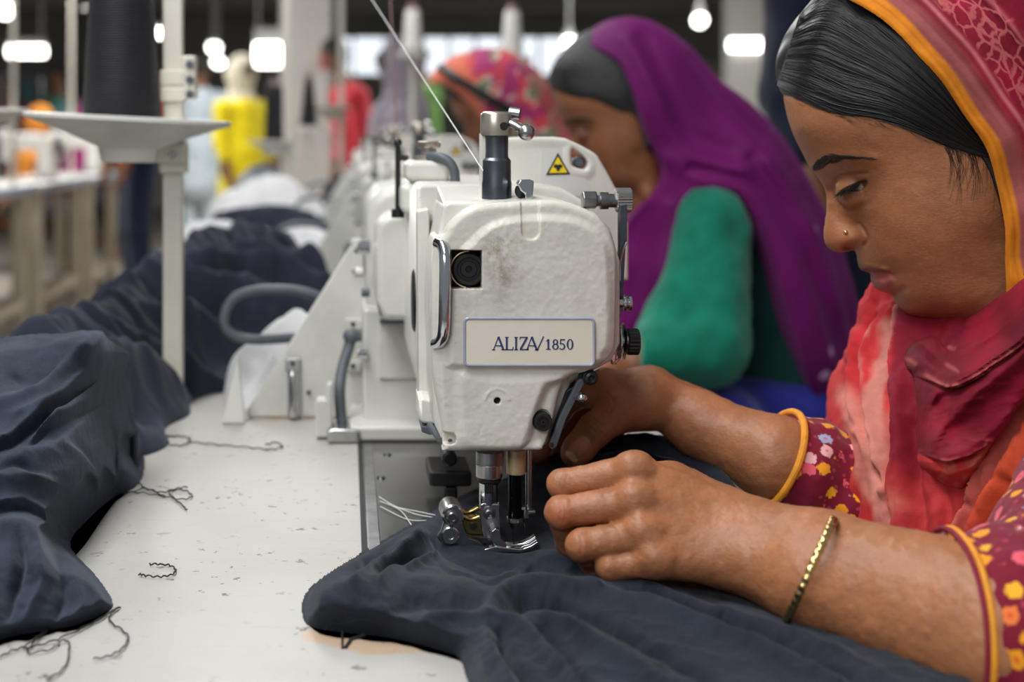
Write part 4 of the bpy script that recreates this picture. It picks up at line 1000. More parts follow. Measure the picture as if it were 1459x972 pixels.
heap([(-.36, 4.5), (-.24, 4.45), (-.12, 4.5), (-.1, 4.9), (-.36, 4.95)], [(-.33, 4.65, 140), (-.27, 4.65, 170), (-.18, 4.7, 110)], m_greyc, 'small pale grey garment farthest back on the left side of the tables', 'garment', 'white garments on the table', 80)
heap([(-.08, 4.62), (.02, 4.58), (.08, 4.7), (.06, 5.2), (-.08, 5.2)], [(-.05, 4.8, 100), (0, 4.85, 130), (.04, 4.9, 90)], m_navy3, 'dark cloth heap behind the white garments', group='navy cloth piles', w=90)
wcl = cloth_field('garment', [(-.125, 1.485), (-.115, 1.40), (-.08, 1.385), (-.02, 1.385), (.0, 1.44), (-.01, 1.55), (-.04, 1.58), (-.09, 1.56)],
    [(wr_([(-.115, 1.44, 45), (-.08, 1.46, 70), (-.05, 1.47, 88), (-.02, 1.45, 70)]), 26, 1.2), (wr_([(-.1, 1.40, 20), (-.075, 1.43, 55)]), 12), (wr_([(-.07, 1.40, 20), (-.055, 1.44, 70)]), 10)], [], m_white, base=12, edge=14, res=.003, wr=3,
    wdir=(.2, 1), wscale=40, k=.006, world=True, label='small white cloth tucked behind the triangular machine plate', cat='garment')
# ================================================================== thread stand, cone, small things on the table
m_post = mat('stand_paint', (214, 210, 198), .45, var=.08, vscale=12, bscale=120, bstr=.06)
m_tray = mat('tray_plastic', (222, 220, 214), .35, var=.06, vscale=20)
m_thread = None
def thread_mat(name, rgb):
    m, nt, b = new_mat(name); v = coords(nt)
    wv = nt.nodes.new('ShaderNodeTexWave'); wv.bands_direction = 'Z'; wv.inputs['Scale'].default_value = 130; wv.inputs['Distortion'].default_value = 1.5; wv.inputs['Detail'].default_value = 2
    nt.links.new(v, wv.inputs['Vector']); base = lin(rgb)
    n = noise(nt, coords(nt, (6, 6, 40)), 6, 4)
    c = mixrgb(nt, ramp(nt, n, ((.3, 0), (.75, 1))), tuple(x*.75 for x in base), tuple(x*1.5 for x in base))
    nt.links.new(c, b.inputs['Base Color']); b.inputs['Roughness'].default_value = .6; b.inputs['Sheen Weight'].default_value = .08
    b.inputs['Specular IOR Level'].default_value = .25
    bump(nt, b, wv.outputs[0], .5, .0008); return m
m_thread = thread_mat('black_thread_winding', (27, 28, 32))
m_pink = mat('cone_base_pink', (150, 120, 120), .5)
def tray_at(parent, c, R, m, tilt=0):
    """shallow dish, its rim at c"""
    mb = MB(); n = 56; prof = [(.20, -.030), (.30, -.026), (.62, -.013), (.90, -.0035), (1.0, .0), (1.0, .0035), (.97, .0042), (.90, .001), (.6, -.009), (.28, -.021), (.0, -.022)]
    V = []; F = []
    for r, z in prof:
        for k in range(n):
            w = 2*PI*k/n; x = R*r*math.cos(w)
            V.append((c[0]+x, c[1]+R*r*math.sin(w), c[2]+z+tilt*x))
    for i in range(len(prof)-1):
        for k in range(n): F.append((i*n+k, i*n+(k+1) % n, (i+1)*n+(k+1) % n, (i+1)*n+k))
    F.append(tuple(reversed(range(n)))); mb.add(V, F); return mb.build('spool_tray', m, parent, angle=50)
def thread_stand(x, Y, ztray, zt, label, R=.113, side=-1, full=True, top=1.75):
    k = Y/1.585 if full else 1.0; zz = (lambda z: 1.02+(z-1.02)*k) if full else (lambda z: z)
    r = empty('thread_stand', (x, Y, TABLE_Z), label, 'thread stand', 'thread stands along the tables')
    MB().box((x-.011*k, Y-.008, TABLE_Z+.0005), (x+.011*k, Y+.008, top)).build('post', m_post, r, bevel=.0025, seg=3)
    MB().box((x-.0135, Y-.012, TABLE_Z+.0005), (x+.0135, Y+.012, TABLE_Z+.006)).build('post_base', m_post, r, bevel=.002)
    tray_at(r, (x+side*.047*k, Y-.02, ztray), R, m_tray, -.05 if full else 0)
    b = MB(); b.box((x+side*.062*k, Y-.022, ztray-.046*k), (x+.014*k, Y-.010, ztray-.026*k)) if side < 0 else b.box((x-.014, Y-.022, ztray-.046), (x+side*.062, Y-.010, ztray-.026))
    b.build('tray_arm', m_post, r, bevel=.002)
    cl = MB().box((x-.014*k, Y-.014, ztray-.058*k), (x+.016*k, Y+.012, ztray-.022*k)); cl.build('tray_clamp', m_post, r, bevel=.002)
    hub = MB().cyl((x+side*.047*k, Y-.02, ztray-.040), (x+side*.047*k, Y-.02, ztray-.022), .026, .03, 28); hub.build('tray_hub', m_tray, r, bevel=.001)
    sp = MB().cyl((x+side*.047*k, Y-.02, ztray-.02), (x+side*.047*k, Y-.02, ztray+.21), .004); sp.build('spool_pin', m_steel, r)
    MB().box((x-.2, Y-.007, top-.02), (x+.2, Y+.007, top-.006)).build('top_rail', m_post, r, bevel=.002)
    if full:
        for (dx, dz) in ((-.03, -.037), (.002, -.037)):
            MB().cyl((x+dx*k, Y-.0245, ztray+dz*k), (x+dx*k, Y-.021, ztray+dz*k), .0042*k, None, 16).build('bolt', m_steel, r)
        uc = MB().box((x-.014*k, Y-.013, zz(1.055)), (x+.0145*k, Y+.012, zz(1.071))).box((x-.014*k, Y-.013, zz(1.073)), (x+.0145*k, Y+.012, zz(1.090))).box((x+.0100*k, Y-.012, zz(1.058)), (x+.026*k, Y+.010, zz(1.106))).box((x-.015*k, Y-.011, zz(1.068)), (x+.015*k, Y+.011, zz(1.076)))
        uc.build('upper_clamp', m_post, r, bevel=.002)
        for z in (1.063, 1.079, 1.096):
            MB().cyl((x+.020*k, Y-.0145, zz(z)), (x+.020*k, Y-.011, zz(z)), .0045*k, None, 16).build('bolt', m_dsteel, r)
    return r
YS = 1.40
sx = P(247, 300, YS)[0]
thread_stand(sx, YS, 1.032, 0, 'white thread stand post with round spool tray behind the near navy pile', R=.100)
def thread_cone(c, r0, r1, h, m, label, group='thread cones'):
    o = empty('thread_cone', c, label, 'thread cone', group)
    MB().cyl((c[0], c[1], c[2]), (c[0], c[1], c[2]+h), r0, None, 56, [(0, r0*.97), (.012, r0), (.3, r0*.72+r1*.28), (.7, r0*.35+r1*.65), (.985, r1), (1, r1*.93)]).build('thread_winding', m, o, angle=60)
    MB().cyl((c[0], c[1], c[2]-.006), (c[0], c[1], c[2]+.0002), r0*.55, None, 28).build('cone_core', m_pink, o)
    MB().cyl((c[0], c[1], c[2]+h), (c[0], c[1], c[2]+h+.02), r1*.7, r1*.6, 28).build('cone_tip', m_pink, o)
    return o
cc = P(173, 172, YS-.02)
thread_cone((cc[0], cc[1], 1.032-.0108), .0385, .0283, .168, m_thread, 'large black thread cone standing on the white spool tray')
# stands of the machines behind and one at the left edge
thread_stand(-.192, 4.6, .9935, 0, 'thin blurred thread stand post between the yellow top and the machine', full=False, R=.08)
thread_stand(-.70, 1.75, 1.047, 0, 'thread stand cut off by the left edge of the photo, only its tray rim in view', full=False, R=.29, side=1) if False else None
lt = empty('spool_tray', P(-62, 168, 1.9), 'spool tray rim reaching in at the left edge above the tables', 'spool tray', None)
tray_at(lt, P(-62, 160, 1.9), .096, m_tray)
MB().cyl(P(-75, 190, 1.9), P(-75, 1800, 1.9)*np.array([1, 1, 0])+np.array([0, 0, 0]), .012, None, 20).build('stand_post', m_post, lt)
for (x, y, Y, r0, r1, h, mm, lab) in ((440, 178, 4.5, .028, .012, .150, m_thread, 'slim black thread cone in front of the white column'),
                                      (391, 206, 4.6, .033, .028, .19, m_thread, 'stout black thread spool left of the thin stand post')):
    c = P(x, y, Y); thread_cone(c, r0, r1, h, mm, lab)
    if Y > 4.58: continue
    k = empty('spool_stand', c-np.array((0, 0, .007)), 'small stand holding up the '+lab.split(' in ')[0].split(' left')[0], 'spool stand', 'spool stands')
    MB().cyl(c-np.array((0, 0, .016)), c-np.array((0, 0, .0062)), .045, None, 28).build('tray', m_tray, k)
    MB().cyl((c[0], c[1], TABLE_Z+.001), (c[0], c[1], c[2]-.015), .007, None, 14).build('post', m_post, k)
# white pointed bracket on the table
yb_ = 1.318
wb = MB(); a = P(316, 604, yb_); b = P(349, 605, yb_); t = P(339, 503, yb_+.01); d = P(349, 600, yb_+.03)
a[2] = b[2] = d[2] = TABLE_Z+.0006
wb.add([a, b, t, a+(0, .004, 0), d, t+(0.001, .004, 0)], [(0, 1, 2), (5, 4, 3), (0, 3, 4, 1), (1, 4, 5, 2), (2, 5, 3, 0)])
o = wb.build('bracket', m_paint2, None, bevel=.0012); tag(o, 'small white pointed metal bracket standing left of the triangular plate', 'bracket')
# grey looped handle behind the gusset plate
lh = MB(); Yl = 1.40
lh.tube(catmull([P(520, 455, Yl), P(485, 440, Yl), P(450, 421, Yl), P(415, 413, Yl), P(370, 413, Yl), P(336, 423, Yl-.005), P(321, 444, Yl-.01), P(321, 466, Yl-.012), P(336, 480, Yl-.012), P(370, 484, Yl-.01), P(420, 481, Yl), P(470, 479, Yl)], 6), .0050, 14)
lh.build('loop_handle', m_rubber, MR)
# ---- threads
m_wthread = mat('white_thread', (216, 216, 214), .6); m_bthread = mat('black_thread', (38, 38, 40), .7); m_rthread = mat('faded_red_wire', (150, 120, 118), .6)
def thread(name, pts, r, m, label, cat='thread', group=None):
    o = MB().tube(pts, r, 6).build(name, m); return tag(o, label, cat, group)
a, b = P(525, -8, 1.30), P(688, 243, .927)
thread('sewing_thread', [a+(b-a)*t for t in np.linspace(0, 1, 12)], .00042, m_wthread, 'taut white sewing thread running down to the machine\'s post')
a, b = P(556, -10, 1.5), P(563, 150, 1.5)
thread('sewing_thread', [a+(b-a)*t for t in np.linspace(0, 1, 6)]+[P(565, 205, 1.5)], .0009, m_rthread, 'upright faded red thread behind the white one')
def scrap(pts, label, r=.00038, knots=(), jit=.0009, seed=0):
    g = np.random.default_rng(seed); W = []; k = catmull(np.array(pts, float), 8)
    for i, (x, y) in enumerate(k):
        p = PZ(x, y, TABLE_Z+.0009); W.append(p+np.array((g.normal(0, jit*.3), g.normal(0, jit*.3), abs(math.sin(i*.7))*.0012)))
    mb = MB().tube(W, r, 6)
    for (x, y) in knots: c = PZ(x, y, TABLE_Z+.001); mb.ball(c, .0011, 8, 6)
    return mb
def scraps(name, lists, label, r=.0004, seed=0):
    mb = MB()
    for i, l in enumerate(lists):
        q = scrap(l, '', r, seed=seed+i); mb.add(q.v, q.f)
    return tag(mb.build(name, m_bthread), label, 'thread', 'black thread scraps on the table')
q = lambda L: [(x/1.826, 440+y/1.826) for x, y in L]
scraps('thread_scrap', [q([(370, 348), (400, 335), (440, 333), (480, 335), (495, 345), (470, 358), (430, 352), (425, 338), (460, 332)]), q([(495, 348), (560, 355), (640, 362), (700, 368), (735, 362), (720, 350), (690, 356)]), q([(372, 345), (400, 345), (440, 350)])],
       'tangled black thread scrap lying farthest back, pointing at the white bracket', .0006, 3)
scraps('thread_scrap', [q([(295, 485), (350, 480), (410, 488), (470, 498), (500, 490), (480, 475), (440, 480), (470, 510), (486, 525)]), q([(360, 455), (380, 470), (420, 480), (460, 470), (490, 465)]), q([(320, 488), (380, 470), (430, 492)])],
       'tangled black thread scrap just right of the near navy pile', .0005, 9)
scraps('thread_scrap', [q([(362, 693), (375, 697), (410, 700), (440, 697), (457, 685), (445, 672), (415, 668), (386, 668)])], 'short curled black thread scrap alone on bare white tabletop', .0005, 15)
scraps('thread_scrap', [q([(313, 778), (285, 800), (290, 820), (330, 850), (325, 880), (290, 905), (245, 915)]), q([(310, 778), (250, 815), (170, 855), (100, 880), (40, 890), (0, 910)]), q([(60, 885), (100, 855), (125, 835), (70, 895), (130, 890), (170, 865), (180, 900), (165, 940), (120, 972)])],
       'long loose black threads trailing from the near corner of the navy pile', .00045, 21)
w_ = MB()
for L in ([(540, 708), (560, 720), (590, 732), (620, 738)], [(541, 714), (570, 727), (586, 748)], [(560, 722), (600, 730), (624, 735)], [(542, 722), (580, 740), (610, 742)]):
    w_.tube([PZ(x, y, TABLE_Z+.0022) for x, y in catmull(L, 6)], .00035, 6)
tag(w_.build('thread_scrap', m_wthread), 'pale thread ends lying on the steel bed left of the presser foot', 'thread')
# small dark dent in the tabletop beside the worn patch is a split in the laminate, laid on as dark tubes
sp_ = MB(); a = PZ(488, 897); b = PZ(488, 925); sp_.tube([a+(0, 0, .0002), b+(0, 0, .0002)], .0007, 6); sp_.tube([PZ(492, 924, TABLE_Z+.0002), PZ(500, 912, TABLE_Z+.0002), PZ(520, 906, TABLE_Z+.0002)], .0012, 6)
tag(sp_.build('thread_scrap', m_bthread), 'dark split in the laminate by the worn patch at the front of the table', 'thread')
# ================================================================== people: shared head
def skin_mat(name, tint=(1, 1, 1)):
    m, nt, b = new_mat(name); v = coords(nt)
    c = attr(nt, 'Col')
    n = noise(nt, v, 60, 5, .6); n2 = noise(nt, v, 520, 3, .6)
    c = mixrgb(nt, .30, c, mixrgb(nt, 1.0, c, ramp(nt, n, ((.3, (.72, .70, .70)), (.7, (1.22, 1.18, 1.16)))), 'MULTIPLY'))
    c = mixrgb(nt, .30, c, mixrgb(nt, 1.0, c, ramp(nt, n2, ((.35, (.70, .68, .66)), (.65, (1.2, 1.2, 1.2)))), 'MULTIPLY'))
    n3 = noise(nt, v, 170, 2, .5)
    c = mixrgb(nt, ramp(nt, n3, ((.73, 0), (.78, .35))), c, lin((96, 58, 40)))
    nt.links.new(c, b.inputs['Base Color']); b.inputs['Roughness'].default_value = .44; b.inputs['Specular IOR Level'].default_value = .42
    b.inputs['Subsurface Weight'].default_value = .12; b.inputs['Subsurface Radius'].default_value = (.012, .004, .002); b.inputs['Subsurface Scale'].default_value = .35
    n1 = bump(nt, b, noise(nt, v, 900, 3, .6), .16, .0006)
    bump(nt, b, noise(nt, coords(nt, (1, 1, 2.2)), 330, 3, .65), .26, .0013, n1)
    return m
m_skin = skin_mat('skin')
SKIN = np.array(lin((162, 107, 72)))
HX0, HY0, HYD, HKU, HA = 1300.0, 250.0, .99, .95, math.radians(17)
HS = HYD/FPX*1000   # mm per photo pixel at the head
def inv(ox, oy, w_=0.0):
    """head-plane coordinates of a surface point seen at (ox,oy) that stands w_ mm out from the mid plane"""
    C = P(HX0, HY0, HYD); ca, sa = math.cos(HA), math.sin(HA); w_ = np.asarray(w_, float)/1000; q = (np.asarray(ox, float)-CX)/FPX
    u = (q*(C[1]-w_*ca)-C[0]+w_*sa)/(ca+q*sa); Y = C[1]-u*sa-w_*ca; z = CAMZ+(CY-np.asarray(oy, float))/FPX*Y
    return HX0+u/(HS*HKU/1000), HY0-(z-C[2])/(HS/1000)
face_ct = [(1116, 131), (1118, 150), (1124, 175), (1132, 196), (1141, 214), (1149, 230), (1157, 243), (1166, 254), (1173, 265), (1177, 280), (1177.5, 296), (1175.5, 312), (1173.5, 328), (1174, 342), (1178, 351), (1186, 357.5), (1197, 360),
           (1208, 358.5), (1217, 357), (1220, 363), (1221.5, 372), (1223, 380), (1228, 385.5), (1235, 387.5), (1240, 390), (1240, 396), (1242, 403), (1247, 410), (1255, 415), (1264, 417.5), (1270, 421), (1275, 430), (1283, 440), (1293, 447), (1306, 451), (1330, 455), (1362, 460),
           (1390, 474), (1404, 505), (1410, 560), (1420, 640), (1540, 640), (1530, 540), (1510, 470), (1500, 400), (1506, 330), (1518, 250), (1522, 170), (1508, 90), (1478, 25), (1425, -28), (1360, -55), (1290, -62), (1222, -48), (1170, -12), (1136, 35), (1118, 85)]
face_w = [(1122, 132, 17), (1128, 140, 25), (1140, 140, 35), (1165, 140, 48), (1205, 140, 59), (1250, 120, 67), (1320, 110, 74), (1400, 110, 74), (1460, 110, 60), (1500, 130, 34), (1128, 85, 22), (1150, 60, 36), (1200, 40, 52), (1240, -10, 42), (1300, 20, 62), (1300, -25, 44), (1400, 20, 60), (1390, -20, 40), (1460, 45, 44),
          (1135, 185, 22), (1150, 185, 36), (1180, 185, 50), (1220, 185, 60), (1280, 180, 67),
          (1154, 226, 14), (1166, 228, 24), (1190, 226, 40), (1225, 224, 52), (1260, 222, 59), (1320, 220, 66), (1400, 220, 69), (1460, 220, 58), (1500, 220, 36),
          (1179, 266, 6), (1188, 267, 10), (1200, 268, 19), (1212, 270, 29), (1228, 270, 37), (1245, 270, 45), (1275, 270, 56), (1330, 270, 65), (1400, 270, 67), (1460, 275, 54),
          (1184, 290, 8), (1194, 292, 11.5), (1206, 294, 18), (1222, 294, 29), (1245, 294, 43), (1280, 294, 56),
          (1183, 314, 8.5), (1195, 316, 11.5), (1209, 318, 14.5), (1220, 318, 19), (1230, 316, 27), (1246, 314, 40), (1278, 314, 54), (1325, 315, 62), (1400, 315, 64), (1460, 325, 52),
          (1180, 342, 8), (1190, 345, 12), (1203, 345, 15.5), (1218, 343, 17.5), (1228, 345, 20.5), (1240, 345, 31), (1265, 345, 44), (1300, 345, 55), (1350, 345, 60), (1420, 345, 56), (1226, 366, 12), (1238, 368, 22), (1262, 368, 37), (1300, 370, 50), (1350, 372, 55), (1410, 375, 54), (1460, 380, 48),
          (1230, 382, 10), (1242, 383, 18), (1247, 394, 14), (1258, 393, 21), (1271, 393, 28), (1300, 393, 43), (1350, 395, 51), (1400, 395, 51), (1252, 407, 13), (1264, 408, 22), (1276, 420, 16), (1292, 420, 30), (1330, 420, 44), (1380, 415, 49), (1290, 437, 16), (1305, 440, 24), (1330, 440, 33), (1360, 438, 41), (1400, 425, 48),
          (1330, 449, 22), (1370, 451, 30), (1400, 448, 40), (1430, 440, 46), (1470, 430, 44), (1430, 480, 46), (1460, 480, 48), (1440, 520, 46), (1470, 520, 48), (1480, 580, 50), (1440, 600, 46)]
face_ct = [inv(x, y, 0) for x, y in face_ct]; face_w = [inv(x, y, w_)+(w_,) for x, y, w_ in face_w]
def tps_w2(ct, wts, X, Y, extra=()):
    c = catmull(ct, 3, True)
    # outside ring keeps the rim round
    pts = [(p[0], p[1]) for p in c]+[(a, b) for a, b, _ in wts]; val = [0.0]*len(c)+[w_*w_ for _, _, w_ in wts]
    fit = tps_fit(np.array(pts)/100., val, 1e-7)
    T = tps_eval(fit, X/100., Y/100.)
    sd = sdpoly(X, Y, c)
    return T, sd
hx = np.arange(1070, 1562, 1.0); hy = np.arange(-80, 600, 1.0)
GX, GY = np.meshgrid(hx, hy, indexing='ij')
T_head, SD_head = tps_w2(face_ct, face_w, GX, GY)
T_head = np.minimum(T_head, np.where(SD_head > 0, SD_head*140, 0)); T_head = np.where(SD_head > 0, np.maximum(T_head, SD_head*3.0), SD_head*40)
def head_frame(C=None, a=HA, s=1.0, tilt=0.0):
    """returns f(px,py,w_mm) -> world for points of the head"""
    C = P(HX0, HY0, HYD) if C is None else np.asarray(C)
    ca, sa = math.cos(a), math.sin(a); ct, st = math.cos(tilt), math.sin(tilt)
    def f(px, py, w_):
        u = (np.asarray(px, float)-HX0)*HS*HKU/1000*s; v = -(np.asarray(py, float)-HY0)*HS/1000*s; w_ = np.asarray(w_, float)/1000*s
        u, v = u*ct-v*st, u*st+v*ct
        return np.stack([C[0]+u*ca-w_*sa, C[1]-u*sa-w_*ca, C[2]+v+0*w_], -1)
    return f
def obs(px, py, w_):
    V = head_frame()(px, py, w_); return CX+V[..., 0]/V[..., 1]*FPX, CY-(V[..., 2]-CAMZ)/V[..., 1]*FPX
OX, OY = obs(GX, GY, np.sqrt(np.maximum(T_head, 0)))
def o2h(x, y, W):
    w_ = np.zeros(np.shape(x))
    for _ in range(6): a, b = inv(x, y, w_); w_ = bil(W, a, b)
    a, b = inv(x, y, w_); return a, b, w_
def gline(pts, wd): d, _ = seg_dist(OX, OY, catmull(pts, 6)); return np.exp(-(d/wd)**2)
def gball(x, y, r): return np.exp(-((OX-x)**2+(OY-y)**2)/r**2)
Wm = np.sqrt(np.maximum(T_head, 0))
# features
EYE = inv(1222, 271, 37)+(23.5,)
re_ = np.hypot((GX-EYE[0])*HS*HKU, (GY-EYE[1])*HS)
lid = EYE[2]+np.sqrt(np.maximum(13.9**2-re_**2, 0)); lid = np.where(re_ < 13.9, lid, 0)
Wm = Wm-3.0*gball(1204, 258, 15)-.5*gball(1226, 290, 16)
Wm = smax(Wm, lid, 2.2)
Wm = Wm+1.6*gline([(1160, 238), (1180, 228), (1212, 224), (1245, 228)], 9)
Wm = Wm-1.5*gline([(1192, 256), (1206, 251), (1222, 248), (1236, 247)], 2.2)
Wm = Wm+.5*gline([(1196, 283), (1212, 288), (1230, 285), (1243, 274)], 5)-.9*gline([(1200, 292), (1216, 297), (1238, 291)], 4)
Wm = Wm+2.6*gball(1217, 338, 12)-3.0*gline([(1225, 319), (1233, 330), (1236.5, 342), (1231, 350)], 2.6)-4.6*gball(1210, 354.5, 4.6)-3.6*gball(1204, 355.5, 4.2)
Wm = Wm-1.0*gline([(1239, 345), (1258, 366), (1276, 388)], 7)
Wm = Wm-1.5*gline([(1246, 388.5), (1256, 389), (1264, 388.5), (1271, 391)], 2.2)-1.5*gball(1275, 392, 6)
Wm = Wm+2.4*gline([(1229, 380), (1244, 382), (1262, 385)], 4)+2.6*gline([(1246, 401), (1256, 403), (1267, 399)], 6)-1.8*gline([(1258, 418), (1272, 420), (1290, 412)], 5)
Wm = Wm+.16*fbm(GX*.08, GY*.08, 2, 3)
eye_poly = catmull([(1205, 272), (1213, 265.5), (1223, 260), (1233, 256), (1236, 262), (1231, 268.5), (1223, 272), (1213, 273)], 4, True)
OX, OY = obs(GX, GY, Wm); slit = sdpoly(OX, OY, eye_poly)
Wm = Wm-4.2*sstep(-.8, 1.6, slit)
T2 = np.where(T_head > 0, np.where(SD_head > 2.5, np.maximum(Wm, .3)**2, T_head), T_head)
bl = sstep(1.0, 9, SD_head); T2 = np.where(T_head > 0, T_head*(1-bl)+np.maximum(Wm, .3)**2*bl, T_head)
def bil(G, x, y):
    fx = np.clip((np.asarray(x, float)-hx[0]), 0, len(hx)-1.001); fy = np.clip((np.asarray(y, float)-hy[0]), 0, len(hy)-1.001)
    i = fx.astype(int); j = fy.astype(int); a = fx-i; b = fy-j
    return G[i, j]*(1-a)*(1-b)+G[i+1, j]*a*(1-b)+G[i, j+1]*(1-a)*b+G[i+1, j+1]*a*b
def inflate_mesh(T, step=2, wmax=90, wres=1.0, mask=None):
    """closed mesh (px,py,w_mm) of |w| < sqrt(T)"""
    Ts = T[::step, ::step]; x = hx[::step]; y = hy[::step]
    ws = np.arange(-wmax, wmax+wres, wres)
    n = 2*np.sqrt(np.maximum(Ts, 16))
    F = (ws[None, None, :]**2-Ts[:, :, None])/n[:, :, None]
    if mask is not None: F = np.maximum(F, -mask[::step, ::step][:, :, None])
    V, Q = surface_nets(F.astype(np.float32), (x[0], y[0], ws[0]), (step, step, wres))
    return V, Q[:, ::-1]   # y axis points down in the picture: flip
lips_up = catmull([(1221, 376), (1229, 376.5), (1240, 378), (1256, 382.5), (1272, 390), (1264, 388), (1252, 388), (1240, 388), (1228, 385)], 3, True)
lips_lo = catmull([(1239, 389), (1254, 389), (1264, 388.5), (1273, 391), (1272, 399), (1267, 409), (1258, 415.5), (1247, 411), (1241, 402)], 3, True)
def head_colors(px, py, w_):
    px, py = obs(px, py, np.abs(w_))
    c = np.tile(SKIN, (len(px), 1))
    def mixc(f, rgb):
        nonlocal c
        f = np.clip(f, 0, 1)[:, None]; c = c*(1-f)+np.array(lin(rgb))*f
    n = fbm(px*.03, py*.03, w_*.03, 3)
    c = c*(1+.08*n[:, None])
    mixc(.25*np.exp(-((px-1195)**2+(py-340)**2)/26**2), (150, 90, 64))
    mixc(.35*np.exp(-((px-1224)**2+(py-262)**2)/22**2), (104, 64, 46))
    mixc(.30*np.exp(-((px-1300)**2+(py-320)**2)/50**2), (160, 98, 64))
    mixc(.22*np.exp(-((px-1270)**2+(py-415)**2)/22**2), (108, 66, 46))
    mixc(.75*sstep(-2.5, 1.5, sdpoly(px, py, lips_up)), (116, 62, 54)); mixc(.9*sstep(-2, 1.5, sdpoly(px, py, lips_lo)), (158, 82, 80))
    mixc(.8*sstep(-1.5, .8, sdpoly(px, py, eye_poly)), (86, 50, 42))
    mixc(.9*np.exp(-((px-1208)/6.5)**2-((py-354.8)/3.0)**2), (44, 22, 18))  # nostril's inner shade painted into the skin colour
    return c
HV, HQ = inflate_mesh(T2, 2, 84, 1.0)
HV = mesh_smooth(HV, HQ, 1, .3)
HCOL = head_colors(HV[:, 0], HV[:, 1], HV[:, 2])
print('head verts', len(HV))
class Skin:
    """gathers the pieces of one body into a single mesh"""
    def __init__(s): s.V = []; s.Q = []; s.C = []; s.n = 0
    def add(s, V, Q, C):
        s.V.append(V); s.Q.append(Q+s.n); s.C.append(np.broadcast_to(C, V.shape)); s.n += len(V)
    def build(s, name, m): return arr_obj(name, np.concatenate(s.V), np.concatenate(s.Q), m, colors=np.concatenate(s.C))
# ---- field of smooth-joined capsules, each evaluated only near itself
class Field:
    def __init__(s, lo, hi, h):
        s.ax = [np.arange(lo[i], hi[i]+h, h, dtype=np.float64) for i in range(3)]; s.h = h; s.lo = lo
        s.F = np.full([len(a) for a in s.ax], .05, np.float32)
    def blank(s): return np.full(s.F.shape, .05, np.float32)
    def put(s, F, a, b, ra, rb, k=.004, sq=None):
        m = max(ra, rb)+max(.014, k*1.5); a = np.asarray(a, float); b = np.asarray(b, float)
        sl = []
        for i in range(3):
            i0 = np.searchsorted(s.ax[i], min(a[i], b[i])-m); i1 = np.searchsorted(s.ax[i], max(a[i], b[i])+m)
            if i1 <= i0: return
            sl.append(slice(i0, i1))
        sl = tuple(sl); X, Y, Z = np.meshgrid(*[s.ax[i][sl[i]] for i in range(3)], indexing='ij')
        d = cone_sd(X, Y, Z, a, b, ra, rb)
        F[sl] = smin(F[sl], d, k).astype(np.float32)
    def chain(s, F, pts, rs, k=.003):
        for i in range(len(pts)-1): s.put(F, pts[i], pts[i+1], rs[i], rs[i+1], k)
    def mesh(s, smooth=1):
        V, Q = surface_nets(s.F, s.lo, s.h); return (mesh_smooth(V, Q, smooth, .4), Q) if smooth else (V, Q)
# ================================================================== the woman at the near machine
woman = Skin()
hf = head_frame()
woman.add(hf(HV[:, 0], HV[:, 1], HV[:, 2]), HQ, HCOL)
# near (left) arm and hand
def arm_near():
    f = Field((.10, .64, .735), (.44, .92, .875), .0011)
    pal = f.F
    wr_ = [P(1035, 752, .812), P(1045, 790, .800)]
    f.put(pal, P(1040, 745, .818), P(1175, 797, .785), .0185, .024, .01); f.put(pal, P(1046, 792, .80), P(1165, 838, .768), .0185, .022, .014)
    f.put(pal, P(1175, 800, .780), P(1420, 880, .705), .0260, .0345, .012); f.put(pal, P(1160, 832, .767), P(1420, 925, .695), .0232, .0325, .014)
    M = {'i': P(905, 672, .826), 'm': P(908, 716, .815), 'r': P(920, 762, .805), 'p': P(938, 800, .798)}
    W = {'i': P(1030, 738, .822), 'm': P(1034, 758, .815), 'r': P(1038, 780, .807), 'p': P(1042, 796, .802)}
    for q, r in (('i', .0105), ('m', .0108), ('r', .0103), ('p', .0095)): f.put(pal, M[q], W[q], r, .015, .009)
    # palm thickness away from the camera
    for q in 'imr':
        f.put(pal, M[q]+np.array((.006, .016, -.006)), W[q]+np.array((0, .012, -.002)), .0095, .013, .010)
    f.put(pal, P(960, 690, .845), P(1030, 735, .835), .013, .014, .012)
    FF = f.blank()
    fingers = {'i': ([M['i'], P(801, 690, .838), P(812, 722, .856), P(836, 742, .872)], [.0102, .0083, .0076, .0062]),
               'm': ([M['m'], P(800, 730, .822), P(811, 772, .838), P(842, 788, .852)], [.0104, .0090, .0080, .0066]),
               'r': ([M['r'], P(829, 777, .808), P(846, 803, .824), P(876, 806, .838)], [.0100, .0088, .0076, .0064]),
               'p': ([M['p'], P(868, 808, .803), P(888, 818, .814), P(912, 812, .824)], [.0088, .0072, .0064, .0056])}
    for q, (pts, rs) in fingers.items():
        one = f.blank(); f.chain(one, pts, rs, .0025)
        f.put(one, pts[1]-(0, .0008, 0), pts[1]-(0, .0009, 0), rs[1]*1.04, rs[1]*1.04, .002)
        FF = smin(FF, one, .0008).astype(np.float32)
    th = f.blank(); f.chain(th, [P(1010, 745, .845), P(940, 735, .872), P(890, 738, .884), P(856, 752, .890)], [.014, .0115, .0098, .008], .004)
    FF = smin(FF, th, .001)
    f.F = smin(pal, FF, .0048).astype(np.float32)
    for q in 'imrp':   # knuckles
        f.put(f.F, M[q]-np.array((0, .0035, -.0035)), M[q]-np.array((.003, .0035, -.0035)), .0080, .0080, .006)
    return f.mesh(1)
V, Q = arm_near(); V0 = V.copy()
